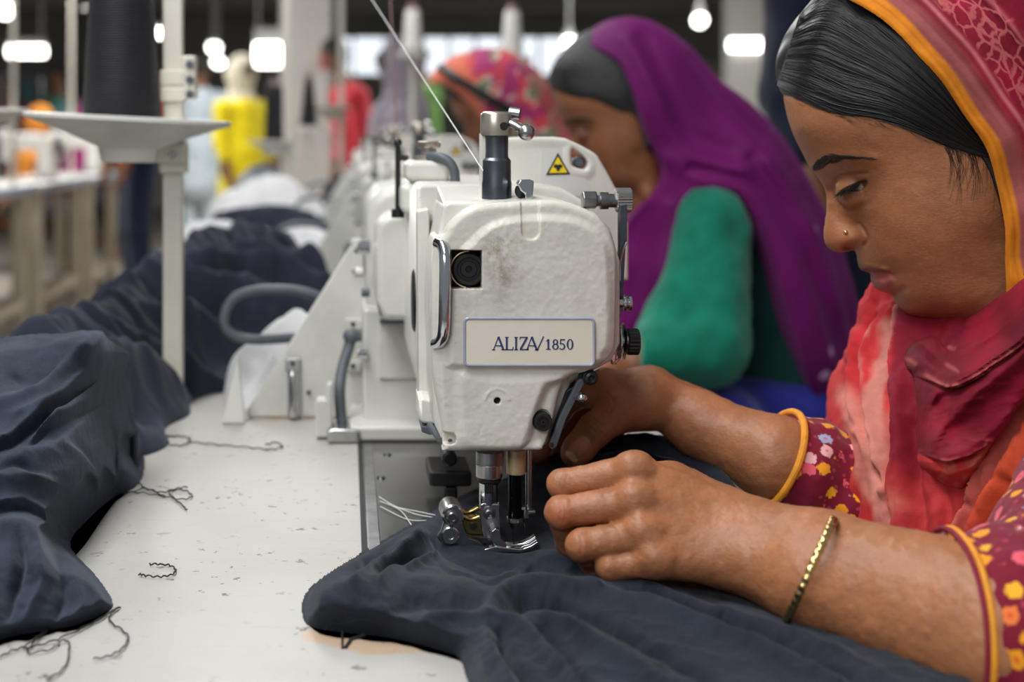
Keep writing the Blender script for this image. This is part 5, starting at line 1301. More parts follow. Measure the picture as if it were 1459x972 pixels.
def hand_cols(V, nails=(), knuck=(), base=SKIN):
    px = CX+V[:, 0]/V[:, 1]*FPX; py = CY-(V[:, 2]-CAMZ)/V[:, 1]*FPX
    c = np.tile(base, (len(V), 1))*(1+.10*fbm(V[:, 0]*60, V[:, 1]*60, V[:, 2]*60, 3))[:, None]
    for x, y, r, rgb, a in knuck:
        f = a*np.exp(-((px-x)**2+(py-y)**2)/r**2); c = c*(1-f[:, None])+np.array(lin(rgb))*f[:, None]
    for (C, R, rad, rgb) in nails:
        d = np.sqrt((((V-C)@np.array(R).T/np.array(rad))**2).sum(1)); f = sstep(1.1, .92, d)
        c = c*(1-f[:, None])+np.array(lin(rgb))*f[:, None]
    return c
kn_ = [(800, 735, 20, (168, 88, 60), .55), (798, 690, 14, (166, 106, 76), .4), (830, 780, 16, (154, 86, 58), .45), (905, 672, 18, (150, 98, 66), .25), (858, 706, 10, (118, 72, 48), .3), (862, 752, 10, (118, 72, 48), .3)]
# knuckle creases pressed into the finger backs
def crease_disp(V, Q, lines, depth, wd):
    N = vnormals(V, Q); px = CX+V[:, 0]/V[:, 1]*FPX; py = CY-(V[:, 2]-CAMZ)/V[:, 1]*FPX; D = np.zeros(len(V))
    for L in lines:
        d, _ = seg_dist(px, py, catmull(L, 4) if len(L) > 2 else L); D += np.exp(-(d/wd)**2)
    front = np.clip(-N[:, 1]*2+.3, 0, 1)
    return V-N*(D*depth*front)[:, None]
V = crease_disp(V, Q, [[(803, 678), (799, 690), (803, 702)], [(808, 678), (805, 690), (808, 703)], [(797, 716), (800, 730), (797, 744)], [(803, 715), (806, 730), (804, 745)], [(826, 764), (829, 777), (826, 790)], [(868, 700), (874, 694)], [(870, 748), (880, 752)]], .0005, 1.6)
V = V+vnormals(V, Q)*(.00035*fbm(V[:, 0]*140, V[:, 1]*140, V[:, 2]*140, 3))[:, None]
woman.add(V, Q, hand_cols(V, (), kn_))
# far (right) arm and hand
def arm_far():
    f = Field((.12, .90, .735), (.42, 1.19, .90), .0012)
    pal = f.F
    f.chain(pal, [P(938, 572, 1.045), P(1000, 606, 1.03), P(1105, 655, 1.0), P(1260, 720, 1.0)], [.0185, .0222, .0290, .034], .01)
    f.put(pal, P(936, 562, 1.065), P(1000, 596, 1.06), .017, .021, .01)
    M = {'i': P(856, 556, 1.045), 'm': P(862, 548, 1.066), 'r': P(872, 550, 1.085), 'p': P(886, 556, 1.10)}
    for q, r in (('i', .0120), ('m', .0115), ('r', .011), ('p', .010)): f.put(pal, M[q], P(930, 566, 1.05)+np.array((0, (M[q][1]-1.045)*.4, 0)), r, .0165, .010)
    f.put(pal, P(868, 562, 1.04), P(925, 570, 1.035), .0135, .016, .010)
    FF = f.blank()
    for pts, rs in (([M['i'], P(812, 566, 1.055), P(784, 604, 1.055), P(770, 645, 1.05)], [.0115, .0098, .0086, .0074]),
                    ([M['m'], P(806, 560, 1.08), P(776, 604, 1.08), P(760, 650, 1.072)], [.0112, .0098, .0086, .0074]),
                    ([M['r'], P(812, 566, 1.10), P(782, 612, 1.10), P(770, 650, 1.092)], [.0105, .0092, .0082, .007]),
                    ([M['p'], P(834, 580, 1.115), P(808, 616, 1.115), P(796, 644, 1.11)], [.0095, .0082, .0072, .0064])):
        one = f.blank(); f.chain(one, pts, rs, .0025); FF = smin(FF, one, .0008).astype(np.float32)
    th = f.blank(); f.chain(th, [P(918, 582, 1.035), P(880, 588, 1.025), P(848, 612, 1.018), P(824, 640, 1.014), P(819, 647, 1.013)], [.0165, .0142, .0118, .0108, .0098], .004)
    f.F = smin(smin(pal, FF, .005), th, .0055).astype(np.float32)
    return f.mesh(1)
V, Q = arm_far()
V = crease_disp(V, Q, [[(836, 598), (848, 606), (858, 618)], [(832, 602), (844, 611), (853, 622)], [(840, 594), (852, 602), (863, 613)], [(866, 560), (874, 574), (868, 588)]], .0006, 1.6)
nc = P(823, 641, 1.014)+np.array((.0015, -.0105, .0005))
u = np.array(P(848, 612, 1.018))-np.array(P(819, 647, 1.013)); u /= np.linalg.norm(u); nrm = np.array((-.15, -1, .25)); nrm -= u*(nrm@u); nrm /= np.linalg.norm(nrm); sdv = np.cross(u, nrm)
nc = P(823, 640, 1.014)+nrm*.0102
NR = [u, sdv, nrm]
q = (V-nc)@np.array(NR).T/np.array((.0088, .0064, .006)); d = np.sqrt((q**2).sum(1)); N = vnormals(V, Q)
V = V+N*(.0005*sstep(1, .8, d)-.0007*np.exp(-((d-1.05)/.12)**2))[:, None]
V = V+N*(.0003*fbm(V[:, 0]*140, V[:, 1]*140, V[:, 2]*140, 3))[:, None]
woman.add(V, Q, hand_cols(V, [(nc, NR, (.0088, .0064, .006), (188, 130, 112)), (nc-u*.0085, NR, (.0022, .0052, .006), (226, 196, 160))], [(846, 610, 12, (118, 72, 48), .35), (815, 652, 12, (168, 92, 62), .5), (800, 590, 20, (150, 92, 64), .3)]))
# hidden trunk under the clothes joins head and arms
def trunk():
    f = Field((.28, .68, .50), (.78, 1.26, 1.0), .006); F = f.F
    f.put(F, P(1470, 470, .99), P(1530, 640, .98), .05, .06, .03)
    f.put(F, P(1530, 640, .98), P(1500, 900, .98), .07, .09, .05)
    f.put(F, P(1620, 620, .88), P(1480, 905, .725), .042, .035, .02); f.put(F, P(1440, 560, 1.10), P(1265, 720, 1.0), .040, .033, .02)
    f.put(F, P(1480, 905, .725), P(1420, 900, .70), .033, .032, .01)
    f.put(F, P(1560, 560, .99), P(1620, 620, .88), .06, .05, .03); f.put(F, P(1540, 560, .99), P(1440, 560, 1.12), .06, .05, .03)
    return f.mesh(1)
V, Q = trunk(); woman.add(V, Q, SKIN)
person = woman.build('person', m_skin)
tag(person, 'woman in a crimson and orange headscarf guiding navy cloth at the near sewing machine', 'person', 'women sewing along the row')
# ---- eye, lashes, brows, nose stud
def eye_mat():
    m, nt, b = new_mat('eye'); c = attr(nt, 'Col'); nt.links.new(c, b.inputs['Base Color']); b.inputs['Roughness'].default_value = .12; return m
m_eye = eye_mat()
def eyeball(hfun, parent, side=1):
    n, m_ = 48, 36; V = []; F = []; C = []
    ctr = np.array((EYE[0], EYE[1])); R = 12.5
    look = np.array((-.50, -.12, .86)); look /= np.linalg.norm(look)   # (right, up, towards the viewer) in head axes
    for i in range(m_+1):
        a = PI*i/m_
        for k in range(n):
            w = 2*PI*k/n; d = np.array((math.sin(a)*math.cos(w), math.cos(a), math.sin(a)*math.sin(w)))
            g = math.acos(max(-1, min(1, float(d@look)))); V.append(hfun(ctr[0]+d[0]*R/HS/HKU, ctr[1]-d[1]*R/HS, side*(EYE[2]+d[2]*R)))
            C.append(lin((12, 9, 8)) if g < .19 else lin((46, 28, 20)) if g < .50 else lin((60, 44, 38)) if g < .54 else lin((140, 124, 116)))  # eye white darkened to stand for the shade of the lids
    for i in range(m_):
        for k in range(n): F.append((i*n+k, i*n+(k+1) % n, (i+1)*n+(k+1) % n, (i+1)*n+k))
    return arr_obj('eyeball', np.array(V), np.array(F), m_eye, parent, colors=np.array(C))
for s in (1, -1): eyeball(hf, person, s)
def hair_mat(name, rgb=(13, 13, 15), rough=.33):
    m, nt, b = new_mat(name); base = lin(rgb); b.inputs['Base Color'].default_value = base+(1,); b.inputs['Roughness'].default_value = rough; b.inputs['Specular IOR Level'].default_value = .6
    return m
m_hair = hair_mat('black_hair'); m_cap = hair_mat('black_hair_mass', (12, 12, 14), .55); _nt = m_cap.node_tree; bump(_nt, _nt.nodes['Principled BSDF'], noise(_nt, coords(_nt, (1, 1, 5)), 90, 3), .6, .004); m_brow = hair_mat('brow_hair', (34, 25, 21), .6)
def strand_mesh(name, strands, m, parent, n=4):
    """strands: list of (points (k,3), radius list)"""
    V = []; F = []; base = 0
    for pts, rs in strands:
        pts = np.asarray(pts); k = len(pts); t = np.gradient(pts, axis=0); t /= np.linalg.norm(t, axis=1, keepdims=True)+1e-9
        up = np.array((.31, -.83, .46)); x = np.cross(t, up); x /= np.linalg.norm(x, axis=1, keepdims=True)+1e-9; y = np.cross(t, x)
        for j in range(n):
            a = 2*PI*j/n; V.append(pts+(x*math.cos(a)+y*math.sin(a))*np.asarray(rs)[:, None])
        i = np.arange(k-1)
        for j in range(n):
            a0 = base+j*k; a1 = base+((j+1) % n)*k
            F.append(np.stack([a0+i, a0+i+1, a1+i+1, a1+i], 1))
        base += n*k
    return arr_obj(name, np.concatenate(V), np.concatenate(F), m, parent)
g = np.random.default_rng(3)
W_fin = np.sqrt(np.maximum(T2, 0))
def brow(side):
    st = []; top = catmull([(1155, 240), (1164, 229), (1178, 219.5), (1196, 220.5), (1216, 222.5), (1246, 226)], 8); bot = catmull([(1161, 246), (1172, 240), (1184, 233.5), (1202, 227.5), (1222, 226), (1247, 227.5)], 8)
    for _ in range(300):
        u = g.beta(1.0, 1.5); l = g.random(); i = u*(len(top)-1); a = np.array([np.interp(i, np.arange(len(top)), top[:, c]) for c in (0, 1)]); b = np.array([np.interp(i, np.arange(len(bot)), bot[:, c]) for c in (0, 1)])
        p = a+(b-a)*l; j = min(i+4, len(top)-1); d = np.array([np.interp(j, np.arange(len(top)), top[:, c]) for c in (0, 1)])-a
        d = d/(np.hypot(*d)+1e-6); up = np.array((0, -1.0)) if l > .4 else np.array((0, .4)); L = g.uniform(7, 13)
        d = d+up*(.55*(1-u))+g.normal(0, .12, 2); pts = []
        for t in np.linspace(0, 1, 5):
            x, y, w_ = o2h(*(p+d*L*t), W_fin); pts.append(hf(x, y, side*(max(float(w_), 1.0)+.15+.7*math.sin(PI*t)*.6)))
        st.append((pts, np.array((.16, .17, .15, .10, .03))/1000))
    return strand_mesh('eyebrow', st, m_brow, person)
brow(1); brow(-1)
def lashes(side):
    st = []; mar = catmull([(1199, 270.5), (1208, 265), (1221, 259.5), (1234, 255)], 10)
    for k in range(110):
        p = mar[int(g.uniform(0, .80)*len(mar))]; p = np.array(inv(p[0], p[1], 36.5)); w0 = EYE[2]+math.sqrt(max(14.0**2-((p[0]-EYE[0])*HS*HKU)**2-((p[1]-EYE[1])*HS)**2, 4)); L = g.uniform(14, 23); pts = []
        dx = -.52+g.normal(0, .14); dy = .80+g.normal(0, .12)
        for t in np.linspace(0, 1, 6): pts.append(hf(p[0]+dx*L*t, p[1]+dy*L*t-4.5*t*t, side*(w0+1.0+7*t)))
        st.append((pts, np.array((.26, .25, .23, .19, .13, .05))/1000))
    return strand_mesh('eyelashes', st, m_brow, person)
lashes(1); lashes(-1)
m_goldj = mat('gold_jewellery', (222, 190, 128), .22, 1, var=.25, vscale=300)
na = o2h(1205, 331, W_fin); ns = hf(na[0], na[1], na[2]+.8)
MB().ball(ns, .0016, 14, 10).build('nose_stud', m_goldj, person)
# ---- hair
hair_ct = [(1115, 134, 0), (1109, 121, 0), (1105, 100, 0), (1108, 76, 0), (1120, 48, 0), (1142, 18, 0), (1176, -18, 0), (1226, -54, 0), (1300, -70, 0), (1376, -62, 0), (1440, -32, 0), (1492, 26, 0), (1520, 95, 0), (1530, 170, 0), (1524, 250, 0), (1508, 330, 0), (1480, 350, 40), (1440, 330, 64), (1424, 285, 68), (1408, 240, 70), (1386, 214, 71), (1345, 207, 71), (1308, 191, 70), (1269, 177, 68), (1232, 172, 65), (1198, 166, 60), (1172, 158, 52), (1150, 148, 42), (1130, 139, 25)]
hair_ct = [inv(*q) for q in hair_ct]
hair_out = [(1112, 134), (1107, 121), (1104, 100), (1107, 76), (1119, 47), (1141, 16), (1175, -20), (1226, -56), (1300, -72), (1376, -64), (1442, -34), (1494, 24), (1523, 95), (1533, 170), (1527, 250), (1511, 330), (1500, 400)]
hair_w = [(1122, 128, 21), (1140, 138, 36), (1165, 145, 49.5), (1205, 155, 61), (1250, 160, 67.5), (1300, 180, 70), (1345, 200, 71), (1390, 212, 71), (1128, 85, 27), (1150, 95, 45), (1150, 60, 42), (1200, 100, 62), (1200, 40, 58), (1240, -10, 48), (1250, 110, 72), (1300, 20, 68), (1300, -25, 50), (1320, 110, 79), (1400, 110, 79), (1400, 20, 66), (1390, -20, 46), (1460, 110, 66), (1460, 45, 50), (1500, 130, 42), (1400, 180, 74), (1450, 200, 66), (1500, 230, 42), (1460, 270, 60), (1430, 260, 68), (1480, 320, 46), (1500, 400, 20), (1420, 330, 66)]
T_hair, SD_hair = tps_w2([inv(x, y, 0) for x, y in hair_out], [inv(x, y, w_)+(w_,) for x, y, w_ in hair_w], GX, GY)
sdh = sdpoly(GX, GY, catmull(hair_ct, 4, True))
flowB = catmull([inv(*q) for q in [(1107, 122, 6), (1150, 146, 42), (1198, 163, 60), (1269, 174, 68), (1345, 204, 71), (1400, 222, 71), (1450, 232, 66)]], 10)
flowT = catmull([inv(*q) for q in [(1140, 20, 10), (1180, -10, 25), (1225, 10, 56), (1285, 60, 74), (1345, 125, 79), (1395, 190, 73), (1450, 225, 66)]], 10)
def flow(lmb, s):
    i = s*(len(flowB)-1); idx = np.arange(len(flowB))
    b = np.stack([np.interp(i, idx, flowB[:, c]) for c in (0, 1)], -1); t = np.stack([np.interp(i, idx, flowT[:, c]) for c in (0, 1)], -1)
    return b+(t-b)*np.asarray(lmb)[..., None]
T_hair = np.where(sdh > 0, np.maximum(T_hair, 1), T_hair)
Wh = np.sqrt(np.maximum(T_hair, 0))
hv, hq = inflate_mesh(T_hair, 2, 92, 1.0, mask=sdh)
hv = mesh_smooth(hv, hq, 1, .3)
hair = arr_obj('hair', hf(hv[:, 0], hv[:, 1], hv[:, 2]), hq, m_hair, person)
def strands(side, N, seed):
    q = np.random.default_rng(seed); st = []
    for k in range(N):
        l = q.random()**.9; s0 = q.uniform(-.02, .5) if q.random() < .6 else 0; s1 = min(1, s0+q.uniform(.3, .8)); S = np.linspace(max(s0, 0), s1, 18)
        jit = np.cumsum(q.normal(0, .004, 18)); path = flow(np.clip(l+jit, -.03, 1.05), S); path[:, 1] += 2.0*np.sin(S*9+q.uniform(0, 6))*.6
        lift = q.uniform(-.2, 1.3)+.9*math.sin(l*46+q.normal(0, .25)); w_ = bil(Wh, path[:, 0], path[:, 1])
        ok = w_ > 2
        if ok.sum() < 8: continue
        path = path[ok]; w_ = w_[ok]+lift-.2; n = len(path); r = np.full(n, q.uniform(.22, .5)/1000)*np.interp(np.linspace(0, 1, n), (0, .1, .85, 1), (.5, 1, 1, .3))
        st.append((hf(path[:, 0], path[:, 1], side*w_), r))
    # loose hairs along the hairline and sideburn
    for k in range(90 if side > 0 else 20):
        s = q.uniform(0, .75); p = flow(0, np.array([s]))[0]+q.normal(0, 3, 2); d = np.array((q.uniform(.6, 1.0), q.uniform(.35, .7))); L = q.uniform(14, 34); pts = []
        for t in np.linspace(0, 1, 8):
            x, y = p+d*L*t+np.array((0, -6*t*t)); pts.append(hf(x, y, side*(max(float(bil(W_fin, x, y)), 3)+.5+.3*t)))
        st.append((np.array(pts), np.linspace(.16, .04, 8)/1000))
    for k in range(50):
        p = np.array(inv(q.uniform(1345, 1398), q.uniform(200, 214), 71)); L = q.uniform(25, 85); pts = []; c = q.uniform(-.15, .35)
        for t in np.linspace(0, 1, 10):
            x, y = p[0]+L*(c*t+.22*math.sin(t*3)*.5), p[1]+L*t; pts.append(hf(x, y, side*(float(bil(W_fin, x, y))+.5)))
        st.append((np.array(pts), np.linspace(.16, .04, 10)/1000))
    for k in range(40 if side > 0 else 0):   # flyaways at the front outline
        s = q.uniform(0, 1); p = np.array(inv(1112+40*s*s, 125-115*s, 0)); L = q.uniform(12, 30); a = q.uniform(2.6, 3.9); pts = []
        for t in np.linspace(0, 1, 8):
            x, y = p+np.array((math.cos(a+t*1.3), -math.sin(a+t*1.3)))*L*t*.6; pts.append(hf(x+4, y, 6+8*t))
        st.append((np.array(pts), np.linspace(.14, .04, 8)/1000))
    return st
strand_mesh('hair_strands', strands(1, 1500, 5)+strands(-1, 300, 6), m_hair, hair)
# ================================================================== the woman's clothes
def scarf_mat():
    """dyed cotton scarf: st.x = distance from the face edge in photo px, Col = dye colour"""
    m, nt, b = new_mat('headscarf_cotton')
    st = nt.nodes.new('ShaderNodeAttribute'); st.attribute_name = 'st'; col = attr(nt, 'Col')
    sx_ = nt.nodes.new('ShaderNodeSeparateXYZ'); nt.links.new(st.outputs['Vector'], sx_.inputs[0])
    mp = nt.nodes.new('ShaderNodeMapping'); mp.inputs['Scale'].default_value = (.062, .045, 1); nt.links.new(st.outputs['Vector'], mp.inputs['Vector'])
    nz = nt.nodes.new('ShaderNodeTexNoise'); nz.inputs['Scale'].default_value = 1.6; nz.inputs['Detail'].default_value = 3; nt.links.new(mp.outputs[0], nz.inputs['Vector'])
    add = nt.nodes.new('ShaderNodeMix'); add.data_type = 'VECTOR'; add.inputs[0].default_value = .35
    nt.links.new(mp.outputs[0], add.inputs[4]); nt.links.new(nz.outputs['Color'], add.inputs[5])
    vo = nt.nodes.new('ShaderNodeTexVoronoi'); vo.feature = 'DISTANCE_TO_EDGE'; vo.inputs['Scale'].default_value = 1.45; nt.links.new(add.outputs[1], vo.inputs['Vector'])
    vine = ramp(nt, vo.outputs['Distance'], ((.0, 1), (.05, .75), (.10, 0)))
    band = mmath(nt, 'MULTIPLY', ramp(nt, mmath(nt, 'DIVIDE', sx_.outputs[0], 200), ((.275, 0), (.30, 1), (.56, 1), (.60, 0))), .62)
    c = mixrgb(nt, mmath(nt, 'MULTIPLY', vine, band), col, lin((206, 112, 110)))
    v = coords(nt); n = noise(nt, v, 45, 5, .65)
    c = mixrgb(nt, .5, c, mixrgb(nt, 1.0, c, ramp(nt, n, ((.3, (.55, .5, .5)), (.7, (1.35, 1.3, 1.3)))), 'MULTIPLY'))
    nt.links.new(c, b.inputs['Base Color']); b.inputs['Roughness'].default_value = .75; b.inputs['Specular IOR Level'].default_value = .2
    b.inputs['Sheen Weight'].default_value = .06; b.inputs['Sheen Tint'].default_value = (1, .4, .4, 1)
    n1 = bump(nt, b, noise(nt, v, 1500, 2), .25, .0004); bump(nt, b, noise(nt, v, 120, 4, .6), .3, .0015, n1)
    return m
m_scarf = scarf_mat()
ORANGE, MAUVE, CRIM, DCRIM = [np.array(lin(c)) for c in ((216, 132, 30), (160, 92, 88), (132, 15, 44), (100, 10, 34))]
edge_w = [(1160, -42, 26), (1182, -22, 44), (1205, -2, 56), (1230, 12, 63), (1255, 28, 69), (1282, 52, 74), (1307, 80, 77), (1327, 101, 78), (1345, 123, 79), (1373, 166, 78), (1402, 208, 77), (1416, 251, 75), (1425, 293, 73), (1430, 331, 70), (1430, 369, 66), (1431, 407, 62), (1434, 446, 58), (1440, 480, 58)]
edge = catmull([inv(*q) for q in edge_w], 14)
outl = catmull([inv(x, y, 0) for x, y in [(1150, -52), (1185, -72), (1225, -90), (1300, -112), (1380, -108), (1450, -78), (1515, -10), (1552, 70), (1570, 150), (1574, 230), (1570, 300), (1566, 360), (1566, 420), (1572, 480), (1590, 540)]], 14)
def resamp(c, n):
    s = np.concatenate([[0], np.cumsum(np.hypot(*np.diff(c, axis=0).T))]); t = np.linspace(0, s[-1], n)
    return np.stack([np.interp(t, s, c[:, k]) for k in (0, 1)], 1)
sc_w = edge_w[::2]+[(1250, -60, 44), (1300, -30, 62), (1350, 30, 82), (1400, 100, 90), (1430, 200, 89), (1460, 300, 85), (1460, 400, 76), (1470, 480, 78), (1440, -40, 54), (1480, 40, 70), (1510, 140, 70), (1520, 250, 68), (1520, 350, 66), (1520, 450, 70), (1390, -50, 60)]
sc_w = [inv(x, y, w_)+(w_,) for x, y, w_ in sc_w]
ring = [(x+60*math.cos(a), y+60*math.sin(a)) for x, y, a in ()]
fit_sc = tps_fit(np.array([(p[0], p[1]) for p in outl[::6]]+[(a, b) for a, b, _ in sc_w])/100., [0.0]*len(outl[::6])+[w_*w_ for _, _, w_ in sc_w], 1e-6)
NS, NT = 330, 220
E_, O_ = resamp(edge, NS), resamp(outl, NS)
tt_ = (np.linspace(0, 1, NT)**1.25)
PXs = E_[:, None, :]*(1-tt_)[None, :, None]+O_[:, None, :]*tt_[None, :, None]
sx, sy = PXs[..., 0], PXs[..., 1]
W2 = np.maximum(tps_eval(fit_sc, sx/100., sy/100.), 0)
W2 *= np.clip((1-tt_)[None, :]/.02, 0, 1)
Ws = np.sqrt(W2)+np.minimum(np.sqrt(W2), 30)/30*3.5
dist = np.hypot(sx-E_[:, None, 0], sy-E_[:, None, 1]); ss = np.linspace(0, 1, NS)[:, None]*620
lower = sstep(.5, 1, np.linspace(0, 1, NS))[:, None]
# folds running along the edge
fold = 2.2*np.exp(-((dist-5)/5)**2)-2.0*np.exp(-((dist-26-10*(1-lower))/5)**2)+1.4*np.exp(-((dist-38)/8)**2)-1.2*np.exp(-((dist-112)/5)**2)+1.6*np.exp(-((dist-124)/8)**2)
fold = fold+1.0*fbm(dist*.05+3, ss*.008, 1, 3)+1.6*np.sin(dist*.045+ss*.004+.8)*sstep(60, 140, dist)
Ws = np.maximum(Ws+fold*sstep(0, 12, Ws), 0)
oband = 17+9*(1-np.linspace(0, 1, NS))[:, None]*0+10*sstep(.55, .05, np.linspace(0, 1, NS))[:, None]+18*sstep(.80, .95, np.linspace(0, 1, NS))[:, None]
nz_ = fbm(dist*.04, ss*.02, 5, 3)
colr = np.zeros(sx.shape+(3,)); colr[:] = CRIM
colr = colr*(1+.25*nz_)[..., None]
def cmix(f, c):
    global colr
    colr = colr*(1-f[..., None])+c*f[..., None]
cmix(np.exp(-((dist-oband-34)/3.2)**2)*.8, np.array(lin((200, 112, 120))))
cmix(np.exp(-((dist-oband-95)/3.0)**2)*.7, np.array(lin((196, 100, 110)))); cmix(np.exp(-((dist-oband-88)/5)**2)*.6, DCRIM*.5)
cmix(sstep(oband+30, oband+12, dist)*.85, MAUVE*(1+.2*0)); cmix(sstep(oband+2.5, oband-2.5, dist), ORANGE)
cmix((dist < oband)*np.exp(-((dist-oband*.62)/2.0)**2)*.35, np.array(lin((150, 84, 20))))
V1 = hf(sx, sy, Ws).reshape(-1, 3); V2 = hf(sx, sy, -Ws).reshape(-1, 3)
idx = np.arange(NS*NT).reshape(NS, NT); Fq = np.stack([idx[:-1, :-1], idx[:-1, 1:], idx[1:, 1:], idx[1:, :-1]], -1).reshape(-1, 4)
Vall = np.concatenate([V1, V2]); Fall = np.concatenate([Fq, Fq[:, ::-1]+NS*NT])
stv = np.stack([dist-oband+16, ss+0*dist], -1).reshape(-1, 2); stv = np.concatenate([stv, stv])
scarf = arr_obj('headscarf', Vall, Fall, m_scarf, person, colors=np.concatenate([colr.reshape(-1, 3)]*2), uv=stv)
bm = bmesh.new(); bm.from_mesh(scarf.data); bmesh.ops.remove_doubles(bm, verts=bm.verts, dist=.0004); bmesh.ops.recalc_face_normals(bm, faces=bm.faces); bm.to_mesh(scarf.data); bm.free()
md = scarf.modifiers.new('thick', 'SOLIDIFY'); md.thickness = .0012; md.offset = -1
# ---- drape over the shoulders and chest (lower part of the scarf), dyed crimson, coral and cream
def pxof(V): return CX+V[:, 0]/V[:, 1]*FPX, CY-(V[:, 2]-CAMZ)/V[:, 1]*FPX
def drape():
    f = Field((.24, .70, .66), (.80, 1.30, .98), .0022); F = f.F
    f.put(F, P(1352, 486, 1.14), P(1262, 640, 1.085), .062, .040, .02)      # far shoulder to far upper arm
    f.put(F, P(1250, 560, 1.12), P(1262, 640, 1.09), .036, .036, .02)
    f.put(F, P(1400, 480, 1.05), P(1420, 700, .98), .085, .105, .04)        # chest
    f.put(F, P(1330, 560, 1.06), P(1350, 800, 1.0), .058, .062, .03)
    f.put(F, P(1480, 500, .99), P(1560, 700, .94), .075, .11, .04)
    f.put(F, P(1500, 700, .97), P(1480, 860, .93), .10, .10, .03)
    f.put(F, P(1560, 520, .93), P(1600, 700, .86), .06, .07, .03)
    # cut flat below the forearms
    Z = f.ax[2][None, None, :]; X = f.ax[0][:, None, None]; Y = f.ax[1][None, :, None]
    cz = np.array(P(1300, 812, .95)); n = np.array((.28, .30, -1)); n /= np.linalg.norm(n)
    f.F = np.maximum(f.F, ((X-cz[0])*n[0]+(Y-cz[1])*n[1]+(Z-cz[2])*n[2])).astype(np.float32)
    V, Q = f.mesh(2); px, py = pxof(V); N = vnormals(V, Q); D = np.zeros(len(V))
    wx = px+2*fbm(px*.02, py*.02, 3, 2); wy = py+2*fbm(px*.02, py*.02, 8, 2)
    def ln(pts, wd, a):
        nonlocal D
        d, _ = seg_dist(wx, wy, catmull(pts, 5)); D += a*np.exp(-(d/wd)**2)
    def step(pts, wd, a):
        """raised on one side of a line (the edge of an overlapping layer); the line runs so that the raised side lies to its right in the photo"""
        nonlocal D
        c = catmull(pts, 5); d, i = seg_dist(wx, wy, c); j = np.clip(i.astype(int), 0, len(c)-2); t = c[j+1]-c[j]
        s = np.sign(t[:, 0]*(wy-c[j, 1])-t[:, 1]*(wx-c[j, 0])); k_ = sstep(-5, 3, s*d); D += a*(k_*np.exp(-(d/wd)**2)-(1-k_)*.5*np.exp(-(d/(wd*.3))**2))
    step([(1281, 452), (1274, 529), (1279, 597), (1274, 697), (1288, 800)][::-1], 22, .0055)
    step([(1333, 800), (1369, 742), (1419, 624), (1470, 560)], 26, .0075); step([(1363, 806), (1401, 724), (1470, 618)], 20, .006); step([(1425, 810), (1470, 735)], 18, .005)
    ln([(1262, 440), (1235, 520), (1245, 600), (1262, 700)], 8, .004); ln([(1225, 480), (1212, 540), (1222, 600), (1250, 660)], 9, .004); ln([(1250, 450), (1222, 510), (1232, 590), (1256, 690)], 6, -.004)
    ln([(1300, 610), (1305, 690), (1318, 780)], 9, -.005); ln([(1290, 560), (1292, 690), (1300, 790)], 9, .003); ln([(1340, 690), (1350, 740), (1330, 790)], 10, -.004); ln([(1205, 520), (1200, 560), (1225, 610)], 6, -.003)
    ln([(1385, 720), (1375, 790)], 7, -.003); ln([(1440, 690), (1420, 790)], 8, -.004); ln([(1450, 600), (1380, 760)], 5, .002)
    # fine crumple running down the cloth
    D += .0018*(1-2*np.abs(fbm(px*.03+py*.01, py*.006, 2, 2)))+.0005*(1-2*np.abs(fbm(px*.09, py*.035, 6, 3)))
    V = V+N*(1.45*D)[:, None]
    # dye colours
    n1 = fbm(px*.012, py*.006, 4, 4); n2 = fbm(px*.05, py*.03, 9, 3)
    c = np.tile(np.array(lin((186, 38, 44))), (len(V), 1))
    def mixf(fv, rgb):
        nonlocal c
        fv = np.clip(fv, 0, 1)[:, None]; c = c*(1-fv)+np.array(lin(rgb))*fv
    jx = px+9*n1+4*n2
    mixf(sstep(.0, .55, n1+.3*n2)*.55, (206, 70, 56))
    def ribbon(pts, wd, rgb, a, soft=.5):
        d, _ = seg_dist(jx, py+6*n2, catmull(pts, 5)); mixf(a*sstep(wd*(1+soft), wd*(1-soft), d), rgb)
    ribbon([(1283, 440), (1256, 520), (1255, 610), (1263, 720), (1275, 800)], 11, (196, 142, 126), .7)
    ribbon([(1240, 470), (1226, 520), (1238, 590), (1262, 650)], 6, (214, 140, 128), .55)
    ribbon([(1195, 560), (1215, 590), (1235, 640), (1250, 700)], 16, (196, 136, 120), .7)
    ribbon([(1265, 600), (1262, 680), (1268, 790)], 12, (196, 120, 108), .55)
    ln_c = sdpoly(jx, py, [(1281, 430), (1274, 529), (1279, 597), (1274, 697), (1288, 830), (1333, 810), (1369, 742), (1419, 624), (1475, 560), (1480, 430)])
    mixf(sstep(-3, 5, ln_c), (126, 15, 40)); mixf(sstep(-3, 5, ln_c)*sstep(640, 700, py+14*n1)*.75, (188, 56, 54)); mixf(sstep(-3, 5, ln_c)*sstep(.1, .6, n1)*sstep(680, 720, py)*.6, (200, 120, 98))
    pan = sdpoly(px+.8*n2, py, [(1333, 815), (1369, 742), (1419, 624), (1475, 560), (1480, 618), (1401, 724), (1363, 815)]); mixf(sstep(-2, 3, pan)*.9, (184, 92, 80)); mixf(sstep(-2, 3, pan)*sstep(.0, .5, n1+.4*n2)*.6, (206, 150, 128))
    pan = sdpoly(px+.8*n2, py, [(1363, 815), (1401, 724), (1480, 605), (1600, 600), (1600, 900), (1363, 900)]); mixf(sstep(-2, 3, pan), (212, 84, 52)); mixf(sstep(-2, 3, pan)*sstep(-.1, .5, n1+.5*n2)*.6, (196, 110, 88)); mixf(sstep(-2, 3, pan)*sstep(700, 790, py)*.7, (168, 40, 46))
    mixf(sstep(1.05, 1.12, V[:, 1])*sstep(600, 500, py)*.35, (236, 92, 80))
